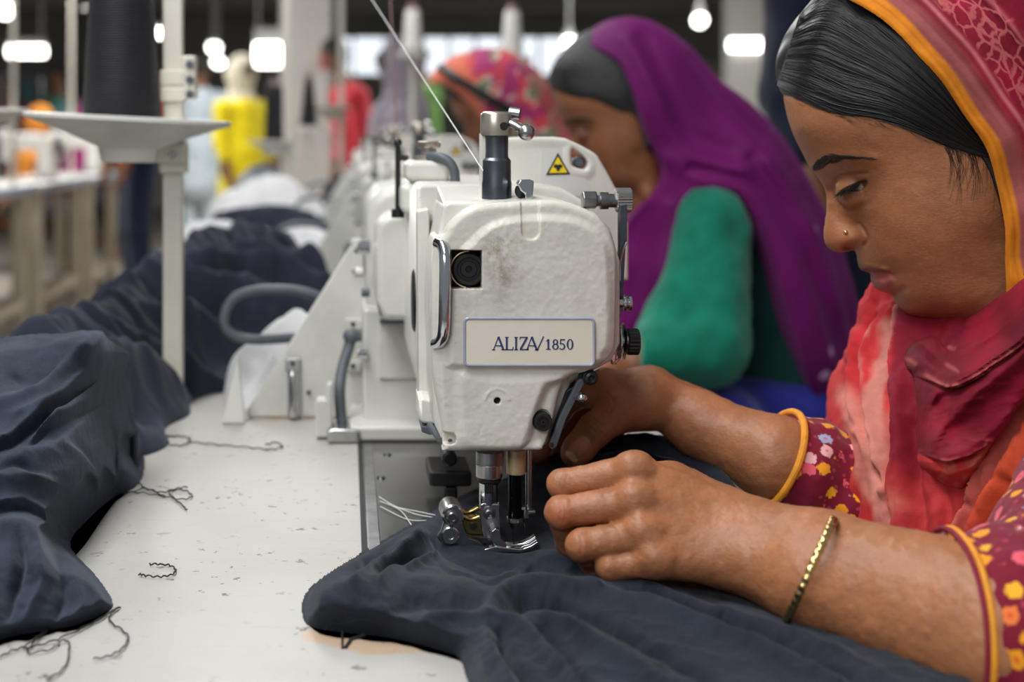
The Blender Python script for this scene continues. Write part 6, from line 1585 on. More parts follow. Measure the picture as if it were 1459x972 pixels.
    return arr_obj('shoulder_drape', V, Q, m_scarf, person, colors=c, uv=np.full((len(V), 2), 400.0))
drape_o = drape()
# ---- cowl of the scarf round the neck: a hanging wrap with overlapping folds
def cowl():
    out = [(1372, 440), (1338, 446), (1318, 468), (1299, 498), (1298, 522), (1310, 545), (1309, 600), (1315, 646), (1313, 662), (1330, 686), (1378, 704), (1419, 645), (1470, 570), (1530, 480), (1560, 400), (1500, 380), (1450, 410), (1420, 428)]
    pl = catmull(out, 5, True); res = 1.2; x = np.arange(1290, 1570, res); y = np.arange(370, 712, res); X, Y = np.meshgrid(x, y, indexing='ij'); sd = sdpoly(X, Y, pl)
    gx_, gy_ = np.gradient(sd, res); sn = np.abs(sd) < .72*res; X = np.where(sn, X-sd*gx_, X); Y = np.where(sn, Y-sd*gy_, Y); sd = np.where(sn, 0, sd)
    cy_ = [(1338, 446, 1.045), (1299, 498, .995), (1299, 524, .985), (1312, 560, .972), (1315, 600, .962), (1316, 648, .948), (1328, 684, .950), (1378, 702, .930), (1356, 552, .932), (1356, 600, .938), (1356, 656, .925), (1419, 624, .905), (1459, 575, .890), (1459, 484, .882), (1400, 500, .930), (1420, 450, .950), (1450, 415, .93), (1380, 465, .985), (1500, 480, .868), (1350, 485, 1.0), (1550, 410, .86), (1520, 400, .87)]
    fit = tps_fit(np.array([(q[0], q[1]) for q in cy_])/100., [q[2] for q in cy_], 1e-5); Yd = tps_eval(fit, X/100., Y/100.)-.05
    rid = [([(1318, 646), (1345, 606), (1385, 565), (1440, 515), (1500, 460)], 9, 6), ([(1320, 610), (1335, 575), (1360, 560), (1400, 540)], 8, -8), ([(1335, 640), (1375, 600), (1430, 555), (1500, 490)], 10, -5), ([(1345, 650), (1390, 630), (1440, 580)], 9, 4.5),
           ([(1308, 506), (1330, 526), (1362, 532), (1410, 508), (1470, 460)], 8, 5), ([(1312, 490), (1345, 516), (1385, 508), (1440, 470)], 6, -6), ([(1345, 470), (1360, 490), (1395, 486), (1440, 450)], 7, 6), ([(1365, 462), (1385, 470), (1425, 445)], 6, -7), ([(1322, 470), (1335, 495)], 6, 4),
           ([(1320, 665), (1350, 676), (1390, 662)], 8, 4), ([(1330, 560), (1328, 610)], 6, 4)]
    stp = [([(1297, 500), (1301, 527), (1326, 543), (1356, 552), (1400, 530), (1459, 486), (1530, 430)][::-1], 20, 9), ([(1316, 648), (1336, 655), (1358, 656), (1390, 644), (1419, 624), (1475, 563), (1530, 490)][::-1], 20, 8), ([(1330, 462), (1336, 482), (1352, 500), (1376, 497), (1420, 470), (1455, 440), (1500, 400)][::-1], 10, -5)]
    D = fold_field(X, Y, rid, stp, 1.5)+.8*(1-2*np.abs(fbm(X*.03+Y*.02, Y*.05, 2, 3)))
    e = np.clip(sd/24, 0, 1); D = D*sstep(-2, 12, sd)-30*(1-np.sqrt(np.maximum(1-(1-e)**2, 0)))
    W = np.stack([(X-CX)/FPX*Yd, Yd, CAMZ+(CY-Y)/FPX*Yd], -1)+np.array((-.25, -.95, .15))*(D/1000.)[..., None]
    ins = sd > -.02; q = ins[:-1, :-1] & ins[1:, :-1] & ins[1:, 1:] & ins[:-1, 1:]; ids = np.arange(X.size).reshape(X.shape)
    F = np.stack([ids[:-1, 1:][q], ids[1:, 1:][q], ids[1:, :-1][q], ids[:-1, :-1][q]], 1); V = W.reshape(-1, 3); px, py = X.ravel(), Y.ravel()
    n1 = fbm(px*.02, py*.02, 3, 4); n2 = fbm(px*.09, py*.05, 5, 3); c = np.tile(np.array(lin((124, 13, 40))), (len(px), 1))*(1+.35*n1)[:, None]
    B = np.array([(1300, 644), (1336, 655), (1358, 656), (1390, 644), (1419, 624), (1475, 563), (1530, 490), (1600, 760), (1300, 760)]); f = sstep(-1, 2, sdpoly(px, py, B))[:, None]; cc_ = np.array(lin((196, 56, 56)))*(1-sstep(-.2, .5, n1+.4*n2)[:, None]*.6)+np.array(lin((206, 120, 98)))*sstep(-.2, .5, n1+.4*n2)[:, None]*.6; c = c*(1-f)+cc_*f
    for ln_, a in (([(1299, 512), (1326, 540), (1356, 550), (1400, 528), (1459, 484)], .5), ([(1336, 462), (1345, 488), (1362, 497)], .5), ([(1318, 646), (1356, 655), (1419, 622)], .35), ([(1350, 520), (1362, 528)], .4)):  # pale highlights painted along the rims of the folds
        d, _ = seg_dist(px, py, catmull(ln_, 5)); g_ = (a*np.exp(-(d/3.5)**2)*sstep(-.3, .4, n2))[:, None]; c = c*(1-g_)+np.array(lin((204, 112, 108)))*g_
    use = np.unique(F); re = np.full(len(V), -1); re[use] = np.arange(len(use)); V = V[use]; F = re[F]
    o = arr_obj('neck_wrap', V, F, m_scarf, person, colors=c[use], uv=np.full((len(V), 2), 400.0))
    md = o.modifiers.new('thick', 'SOLIDIFY'); md.thickness = .003; md.offset = -1
cowl()
# ---- tunic: printed sleeves with orange piping
def print_mat(flowers=True):
    m, nt, b = new_mat('printed_cotton'); v = coords(nt); base = lin((120, 18, 44))
    vo = nt.nodes.new('ShaderNodeTexVoronoi'); vo.inputs['Scale'].default_value = 84; vo.inputs['Randomness'].default_value = .75; nt.links.new(v, vo.inputs['Vector'])
    sep = nt.nodes.new('ShaderNodeSeparateColor'); nt.links.new(vo.outputs['Color'], sep.inputs[0])
    petals = mmath(nt, 'ADD', vo.outputs['Distance'], mmath(nt, 'MULTIPLY', mmath(nt, 'SUBTRACT', noise(nt, v, 420, 2), .5), .35))
    blob = ramp(nt, petals, ((.36, 1), (.42, 0)))
    hue = ramp(nt, sep.outputs[0], ((.0, lin((232, 150, 30))), (.30, lin((228, 120, 60))), (.45, lin((222, 92, 110))), (.62, lin((226, 168, 170))), (.80, lin((236, 170, 40))), (.92, lin((150, 160, 190)))))
    hue.node.color_ramp.interpolation = 'CONSTANT'
    core = ramp(nt, vo.outputs['Distance'], ((.10, 1), (.15, 0)))
    c = mixrgb(nt, blob, base, hue); c = mixrgb(nt, mmath(nt, 'MULTIPLY', core, .7), c, lin((220, 70, 40)))
    vo2 = nt.nodes.new('ShaderNodeTexVoronoi'); vo2.inputs['Scale'].default_value = 150; nt.links.new(v, vo2.inputs['Vector'])
    sm = mmath(nt, 'MULTIPLY', ramp(nt, vo2.outputs['Distance'], ((.20, 1), (.27, 0))), .5); c = mixrgb(nt, mmath(nt, 'MULTIPLY', sm, mmath(nt, 'SUBTRACT', 1, blob)), c, lin((196, 70, 96)))
    nt.links.new(c, b.inputs['Base Color']); b.inputs['Roughness'].default_value = .8; b.inputs['Specular IOR Level'].default_value = .2; b.inputs['Sheen Weight'].default_value = .15
    bump(nt, b, noise(nt, v, 110, 4, .6), .3, .0015); return m
m_print = print_mat(); m_pipe = mat('orange_piping', (222, 146, 36), .7, var=.15, vscale=120, bscale=600, bstr=.3, bdist=.0005)
def sleeve(parts, lo, hi, plane_p, plane_n, rings, h=.0018, fa=.002, res=2):
    f = Field(lo, hi, h)
    for a, b, ra, rb in parts: f.put(f.F, a, b, ra, rb, .02)
    X, Y, Z = np.meshgrid(*f.ax, indexing='ij'); n = np.asarray(plane_n, float); n /= np.linalg.norm(n); p = np.asarray(plane_p)
    pd_ = (X-p[0])*n[0]+(Y-p[1])*n[1]+(Z-p[2])*n[2]
    f.F = np.maximum(f.F, pd_).astype(np.float32)
    V, Q = f.mesh(1); N = vnormals(V, Q); dd = (V-p)@n
    ring_f = np.sin(dd*rings)*np.exp(dd*8)
    V = V+N*(fa*(ring_f*.6+.9*fbm(V[:, 0]*38, V[:, 1]*38, V[:, 2]*38, 3))*sstep(-.0012, -.010, dd))[:, None]
    o = arr_obj('sleeve', V, Q, m_print, person)
    return o
def cuff(c, n, ra, r, name='cuff_piping', sq=1.0, tilt=None):
    n = Vector(n).normalized(); x = Vector(tilt or (0, 0, 1)); x = (x-n*x.dot(n)).normalized(); y = n.cross(x); c = Vector(c)
    mb = MB().tube([c+(x*math.cos(a)*ra+y*math.sin(a)*ra*sq) for a in np.linspace(0, 2*PI, 72, endpoint=False)], r, 10, closed=True)
    return mb
# near sleeve
e0, e1 = P(1345, 868, .752), P(1480, 905, .735)
ax = e1-e0; ax /= np.linalg.norm(ax); ncuff = np.array((-1, .10, .06))
sl_n = sleeve([(P(1290, 858, .742), P(1490, 905, .705), .0385, .048), (P(1290, 900, .728), P(1490, 945, .695), .0375, .045), (P(1490, 912, .705), P(1640, 640, .86), .046, .058)], (.24, .60, .68), (.60, .97, .90), P(1350, 880, .725), ncuff, 260)
cv = sl_n.data; co = np.empty(len(cv.vertices)*3); cv.vertices.foreach_get('co', co); co = co.reshape(-1, 3)
def rim_tube(co, p, n, name, r, off=0.0, parent=None, mtl=None):
    n = np.asarray(n, float); n /= np.linalg.norm(n); d = (co-p)@n; m = np.abs(d-off) < .0022; R = co[m]; c = R.mean(0)
    x = np.cross(n, (0, 0, 1.0)); x /= np.linalg.norm(x); y = np.cross(n, x); a = np.arctan2((R-c)@y, (R-c)@x); rr = np.hypot((R-c)@y, (R-c)@x)
    pts = []
    bins = np.linspace(-PI, PI, 49)
    rad = [rr[(a >= bins[i]) & (a < bins[i+1])].max() if ((a >= bins[i]) & (a < bins[i+1])).any() else np.nan for i in range(48)]
    rad = np.array(rad); rad = np.where(np.isnan(rad), np.nanmean(rad), rad); rad = (np.roll(rad, 1)+rad+np.roll(rad, -1))/3
    for i in range(48):
        w = (bins[i]+bins[i+1])/2; pts.append(c+x*math.cos(w)*rad[i]+y*math.sin(w)*rad[i])
    return MB().tube(pts, r, 10, closed=True).build(name, mtl or m_pipe, parent or person)
rim_tube(co, P(1350, 880, .725), ncuff, 'cuff_piping', .0017, -.003); rim_tube(co, P(1350, 880, .725), ncuff, 'cuff_edge', .0014, -.0005, mtl=mat('crimson_edge', (128, 18, 46), .8))
# far sleeve
nf = np.array((-.92, -.06, .43))
cpf = P(1108, 655, 1.0)
sl_f = sleeve([(P(1075, 644, 1.005), P(1262, 722, 1.0), .0352, .043), (P(1262, 715, 1.0), P(1278, 650, 1.06), .043, .038)], (.24, .86, .69), (.50, 1.20, .90), cpf, nf, 230, fa=.0032)
cv = sl_f.data; co = np.empty(len(cv.vertices)*3); cv.vertices.foreach_get('co', co); co = co.reshape(-1, 3)
rim_tube(co, cpf, nf, 'cuff_piping', .0026, -.001)
# tunic body below the drape, over the lap
tf = Field((.32, .74, .44), (.82, 1.24, .86), .006)
tf.put(tf.F, P(1500, 880, .99), P(1500, 980, .99), .09, .14, .05); tf.put(tf.F, P(1500, 980, .99), P(1440, 1080, .97), .15, .14, .05)
V, Q = tf.mesh(1); N = vnormals(V, Q); V = V+N*(.006*fbm(V[:, 0]*14, V[:, 1]*14, V[:, 2]*9, 3))[:, None]
arr_obj('tunic', V, Q, m_print, person)
# ---- bangle on the near wrist
def bangle():
    c = (P(1188, 741, .770)+P(1121, 884, .752))/2; n = P(1400, 902, .73)-P(1040, 768, .81); n = n/np.linalg.norm(n)
    n = n+np.array((.10, .35, .12)); n /= np.linalg.norm(n)
    x = P(1188, 741, .770)-P(1121, 884, .752); ra = np.linalg.norm(x)/2; x = x/np.linalg.norm(x); n = n-x*(n@x); n /= np.linalg.norm(n); y = np.cross(n, x)
    V = []; F = []; N_, M_ = 240, 10
    for i in range(N_):
        a = 2*PI*i/N_; e = x*math.cos(a)*ra+y*math.sin(a)*ra*.86; d = e/np.linalg.norm(e)
        k = 1+.22*math.sin(i*2*PI/6)
        for j in range(M_):
            w = 2*PI*j/M_; V.append(c+e+d*math.cos(w)*.0013*k+n*math.sin(w)*.0022*(1+.14*math.sin(i*2*PI/6+1.5+w)))
    for i in range(N_):
        for j in range(M_): F.append((i*M_+j, i*M_+(j+1) % M_, ((i+1) % N_)*M_+(j+1) % M_, ((i+1) % N_)*M_+j))
    o = arr_obj('bangle', np.array(V), np.array(F), m_goldj); tag(o, 'thin gold patterned bangle on the near wrist of the orange-scarfed woman', 'bangle')
bangle()
# ================================================================== other people
HVc, HQc = inflate_mesh(T2, 7, 84, 3.5); HCc = head_colors(HVc[:, 0], HVc[:, 1], HVc[:, 2])
HVh, HQh = inflate_mesh(T_hair, 7, 92, 3.5, mask=sdh)
def put_head(sk, C, a, tilt=0, s=1.0, fine=False, tone=1.0):
    f = head_frame(C, a, s, tilt); v, q, c = (HV, HQ, HCOL) if fine else (HVc, HQc, HCc)
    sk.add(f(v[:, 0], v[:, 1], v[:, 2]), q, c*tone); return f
def dyed(name, rgb, var=.2, vs=30, rough=.85):
    m = mat(name, rgb, rough, var=var, vscale=vs, bscale=60, bstr=.3, bdist=.003, spec=.2, sheen=.2); return m
def region_solid(ct, wts, Y0, res=2.0, wres=3.0, mask=None, fold=None, wmax=170, back=1.0):
    """rounded solid with a given outline (photo px at distance Y0) and half thickness (mm), optionally only within a region"""
    c = catmull(ct, 4, True)
    x = np.arange(c[:, 0].min()-6, c[:, 0].max()+6, res); y = np.arange(c[:, 1].min()-6, c[:, 1].max()+6, res)
    X, Y = np.meshgrid(x, y, indexing='ij')
    fit = tps_fit(np.array([(p[0], p[1]) for p in c[::2]]+[(a, b) for a, b, _ in wts])/100., [0.]*len(c[::2])+[w_*w_ for _, _, w_ in wts], 1e-6)
    T = tps_eval(fit, X/100., Y/100.); sd = sdpoly(X, Y, c)
    T = np.where(sd > 0, np.clip(T, sd*8, sd*420), sd*60)
    if fold is not None:
        W_ = np.sqrt(np.maximum(T, 0)); T = np.where(T > 0, np.maximum(W_+fold(X, Y)*sstep(0, 40, W_), 1)**2, T)
    ws = np.arange(-wmax, wmax+wres, wres)
    F = (ws[None, None]**2-T[:, :, None])/(2*np.sqrt(np.maximum(T, 60)))[:, :, None]
    if mask is not None: F = np.maximum(F, -sdpoly(X, Y, catmull(mask, 4, True))[:, :, None])
    V, Q = surface_nets(F.astype(np.float32), (x[0], y[0], ws[0]), (res, res, wres)); Q = Q[:, ::-1]
    px, py = V[:, 0].copy(), V[:, 1].copy(); k = Y0/FPX
    W3 = np.stack([(px-CX)*k, Y0-V[:, 2]/1000*np.where(V[:, 2] < 0, back, 1), CAMZ+(CY-py)*k], 1)
    return mesh_smooth(W3, Q, 1, .4), Q, px, py
def lines_fold(lst):
    def f(X, Y):
        D = 0
        for pts, wd, a in lst:
            d, _ = seg_dist(X, Y, catmull(pts, 5)); D = D+a*.8*np.exp(-(d/(wd*1.25))**2)
        return D
    return f
# ---- woman in the purple scarf
Y2 = 1.95
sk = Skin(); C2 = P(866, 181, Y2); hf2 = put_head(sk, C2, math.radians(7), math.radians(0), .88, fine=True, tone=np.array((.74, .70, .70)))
f = Field((.28, 1.66, .62), (.80, 2.14, 1.05), .005)
f.put(f.F, P(935, 262, 1.97), P(985, 330, 1.98), .05, .085, .03); f.put(f.F, P(985, 330, 1.98), P(1080, 560, 2.0), .10, .12, .05)
f.put(f.F, P(1018, 320, 1.86), P(1010, 500, 1.80), .040, .036, .02); f.put(f.F, P(1010, 500, 1.80), P(905, 520, 1.78), .034, .026, .01)
f.put(f.F, P(905, 520, 1.78), P(860, 535, 1.79), .024, .018, .01)
for k, (dx, dy) in enumerate(((-40, 22), (-46, 14), (-48, 6), (-42, 0))): f.chain(f.F, [P(860, 535+k*2, 1.79+k*.012), P(860+dx*.6, 535+dy*.4, 1.79+k*.014), P(860+dx, 535+dy, 1.80+k*.014)], [.011, .009, .0075], .004)
f.chain(f.F, [P(875, 545, 1.775), P(850, 556, 1.77), P(832, 566, 1.775)], [.013, .011, .008], .005)
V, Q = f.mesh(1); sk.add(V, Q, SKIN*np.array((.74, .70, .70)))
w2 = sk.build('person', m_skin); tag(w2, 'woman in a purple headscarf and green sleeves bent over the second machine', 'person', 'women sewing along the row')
for s in (1, -1): eyeball(hf2, w2, s)
hv2, hq2 = HVh, HQh; h2 = arr_obj('hair', hf2(hv2[:, 0], hv2[:, 1], hv2[:, 2]), hq2, m_cap, w2)
strand2 = []
for s in (1, -1):
    for off in np.linspace(-3, 3, 5):
        b_ = catmull([(1156, 241+off*1.6), (1180, 228+off), (1212, 224+off*.7), (1245, 228)], 4); strand2.append((hf2(b_[:, 0], b_[:, 1], s*(bil(W_fin, b_[:, 0], b_[:, 1])+.6)), np.full(len(b_), .0011)))
strand_mesh('eyebrow', strand2, m_brow, w2)
def purple():
    m, nt, b = new_mat('purple_scarf'); v = coords(nt); base = lin((106, 8, 94))
    n = noise(nt, v, 9, 4); c = mixrgb(nt, ramp(nt, n, ((.3, 0), (.75, 1))), tuple(x*.72 for x in base), tuple(x*1.25 for x in base))
    vo = nt.nodes.new('ShaderNodeTexVoronoi'); vo.inputs['Scale'].default_value = 15; vo.inputs['Randomness'].default_value = .9; nt.links.new(v, vo.inputs['Vector'])
    c = mixrgb(nt, ramp(nt, vo.outputs['Distance'], ((.10, .9), (.135, 0))), c, lin((206, 160, 206)))
    nt.links.new(c, b.inputs['Base Color']); b.inputs['Roughness'].default_value = .7; b.inputs['Specular IOR Level'].default_value = .25; b.inputs['Sheen Weight'].default_value = .12; b.inputs['Sheen Tint'].default_value = (1, .3, .9, 1)
    bump(nt, b, noise(nt, v, 60, 4), .25, .004); return m
m_purple = purple()
out = [(783, 130), (790, 100), (808, 75), (828, 57), (848, 38), (876, 26), (908, 25), (942, 38), (985, 70), (1022, 112), (1062, 142), (1112, 195), (1152, 262), (1186, 332), (1212, 402), (1226, 462), (1218, 520), (1192, 578), (1150, 590), (1040, 590), (960, 540), (880, 480), (880, 330), (840, 300), (800, 220), (782, 165)]
wts = [(830, 120, 60), (880, 90, 82), (920, 80, 80), (960, 110, 76), (900, 160, 94), (950, 180, 92), (1000, 170, 84), (900, 230, 74), (950, 250, 92), (1000, 260, 112), (1060, 230, 105), (1050, 320, 128), (1110, 320, 118), (1000, 360, 118), (1080, 420, 134), (1150, 420, 104), (1160, 500, 98), (1060, 520, 128), (960, 430, 100), (920, 380, 84), (910, 440, 60), (1190, 450, 56), (870, 50, 52), (840, 70, 48)]
msk = [(826, 58), (846, 36), (876, 22), (908, 20), (944, 33), (990, 68), (1026, 108), (1066, 138), (1118, 192), (1158, 260), (1192, 332), (1218, 402), (1232, 462), (1224, 522), (1196, 580), (1164, 585), (1128, 545), (1098, 480), (1078, 420), (1064, 360), (1042, 306), (1018, 272), (1003, 268), (985, 292), (955, 365), (935, 430), (912, 470), (874, 484), (880, 400), (886, 320), (906, 288), (926, 262), (930, 240), (912, 205), (897, 170), (884, 130), (866, 92)]
fl_ = lines_fold([([(905, 60), (930, 130), (960, 190), (1010, 215)], 11, -9), ([(945, 60), (985, 130), (1040, 190), (1100, 260)], 12, 7), ([(975, 85), (1010, 140), (1060, 195)], 8, -7), ([(880, 60), (910, 130), (945, 205), (985, 232), (1030, 236)], 9, 8),
                  ([(935, 225), (975, 250), (1030, 262), (1080, 330), (1120, 430), (1170, 560)], 10, 9), ([(960, 238), (1000, 246), (1050, 270), (1100, 350), (1140, 440), (1180, 550)], 6, -11), ([(1060, 230), (1110, 310), (1150, 400), (1195, 510)], 9, 8), ([(1040, 225), (1095, 310), (1130, 390), (1175, 490)], 7, -9),
                  ([(1100, 240), (1150, 330), (1185, 420), (1205, 500)], 8, -7), ([(985, 285), (950, 350), (925, 430), (905, 470)], 8, -8), ([(930, 290), (915, 360), (900, 440)], 8, 8), ([(960, 290), (930, 360), (915, 430)], 7, 6), ([(905, 300), (898, 360), (890, 440)], 7, -8)])
V, Q, px, py = region_solid(out, wts, Y2, 1.8, 3.0, msk, fl_)
arr_obj('headscarf', V, Q, m_purple, w2)
m_green = dyed('green_kurta', (10, 118, 94)); m_blue_c = dyed('blue_cloth', (40, 46, 140)); m_green_shaded = dyed('green_kurta_shaded', (14, 60, 54))  # kurta body gets a darker green for the shadow it hangs in
f = Field((.30, 1.66, .60), (.80, 2.16, 1.05), .004)
f.put(f.F, P(1015, 322, 1.845), P(1014, 490, 1.785), .048, .050, .02); f.put(f.F, P(1000, 345, 1.84), P(962, 480, 1.80), .030, .048, .02); f.put(f.F, P(1010, 500, 1.785), P(918, 506, 1.765), .044, .034, .02)
X, Yg, Z = np.meshgrid(*f.ax, indexing='ij'); cp = P(910, 506, 1.765); f.F = np.maximum(f.F, -(X-cp[0])*.97+(Yg-cp[1])*.1).astype(np.float32)
V, Q = f.mesh(1); N = vnormals(V, Q); V = V+N*(.004*fbm(V[:, 0]*24, V[:, 1]*24, V[:, 2]*16, 3))[:, None]; arr_obj('sleeve', V, Q, m_green, w2)
f = Field((.30, 1.74, .40), (.86, 2.26, 1.05), .007)
f.put(f.F, P(990, 330, 1.98), P(1085, 560, 2.0), .105, .125, .05); f.put(f.F, P(1085, 560, 2.0), P(1090, 720, 1.98), .12, .13, .05)
V, Q = f.mesh(1); arr_obj('kurta', V, Q, m_green_shaded, w2)
f = Field((.30, 1.54, .52), (.90, 2.2, .78), .008)
f.put(f.F, P(1030, 598, 1.86), P(1180, 608, 1.92), .055, .07, .03); f.put(f.F, P(1030, 610, 1.80), P(900, 650, 1.78), .05, .05, .03)
V, Q = f.mesh(1); arr_obj('shawl', V, Q, m_blue_c, w2)
# ---- woman in the patterned scarf, third machine
Y3 = 2.92
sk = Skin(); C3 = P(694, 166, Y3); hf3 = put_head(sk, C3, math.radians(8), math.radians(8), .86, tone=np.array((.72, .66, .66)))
f = Field((.16, 2.6, .62), (.70, 3.2, 1.05), .008)
f.put(f.F, P(735, 215, 2.93), P(790, 300, 2.95), .055, .10, .03); f.put(f.F, P(790, 300, 2.95), P(840, 440, 2.97), .11, .13, .05); f.put(f.F, P(775, 270, 2.82), P(760, 356, 2.78), .045, .04, .02); f.put(f.F, P(760, 356, 2.78), P(690, 362, 2.76), .035, .028, .02)
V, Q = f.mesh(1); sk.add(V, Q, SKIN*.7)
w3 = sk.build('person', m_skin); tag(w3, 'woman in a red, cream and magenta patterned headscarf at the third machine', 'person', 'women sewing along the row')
h3 = arr_obj('hair', hf3(HVh[:, 0], HVh[:, 1], HVh[:, 2]), HQh, m_cap, w3)
out = [(612, 150), (612, 112), (636, 86), (676, 70), (716, 70), (752, 88), (782, 120), (802, 165), (826, 210), (850, 290), (850, 380), (740, 380), (690, 300), (640, 230), (618, 190)]
wts = [(640, 130, 60), (680, 100, 84), (720, 110, 88), (690, 160, 96), (750, 160, 100), (740, 220, 110), (790, 230, 120), (790, 310, 130), (650, 190, 60)]
msk = [(606, 118), (630, 84), (676, 62), (716, 62), (756, 84), (788, 118), (808, 162), (832, 208), (858, 290), (858, 390), (740, 390), (716, 300), (712, 240), (702, 205), (690, 180), (674, 158), (650, 134), (628, 118)]
V, Q, px, py = region_solid(out, wts, Y3, 2.0, 4.0, msk, lines_fold([([(680, 75), (720, 140), (760, 220)], 8, 7), ([(720, 80), (760, 150), (800, 240)], 8, 8), ([(700, 78), (740, 150), (780, 230)], 6, -7)]))
n1 = fbm(px*.035+py*.02, py*.03, 3, 3); n2 = fbm(px*.05, py*.05+9, 7, 3); c = np.tile(np.array(lin((196, 58, 66))), (len(V), 1))
for cond, rgb in ((sstep(.05, .25, n1), (206, 196, 176)), (sstep(.05, .25, n2), (160, 34, 100)), (sstep(.32, .5, n1-n2*.3), (110, 120, 90)), (sstep(30, 10, px-640-(py-90)*.35), (214, 110, 80))):
    c = c*(1-cond[:, None])+np.array(lin(rgb))*cond[:, None]
red = sstep(0, 30, px-742-(py-120)*.4); c = c*(1-red[:, None]*.75)+np.array(lin((206, 70, 72)))*red[:, None]*.75
m_patt, nt, b = new_mat('patterned_scarf'); nt.links.new(attr(nt, 'Col'), b.inputs['Base Color']); b.inputs['Roughness'].default_value = .8; b.inputs['Sheen Weight'].default_value = .2
arr_obj('headscarf', V, Q, m_patt, w3, colors=c)
st = MB().tube(catmull([P(628, 96, 2.86), P(650, 112, 2.815), P(680, 130, 2.795), P(706, 146, 2.79), P(728, 158, 2.80)], 6), .010, 8); st.build('mask_strap', m_black, w3)
f = Field((.16, 2.6, .40), (.76, 3.24, .96), .009)
f.put(f.F, P(790, 300, 2.95), P(845, 480, 2.97), .115, .14, .05); f.put(f.F, P(775, 270, 2.82), P(760, 352, 2.78), .054, .05, .02); f.put(f.F, P(760, 352, 2.78), P(705, 358, 2.76), .046, .04, .02)
V, Q = f.mesh(1); arr_obj('kurta', V, Q, dyed('rose_kurta', (170, 60, 74)), w3)
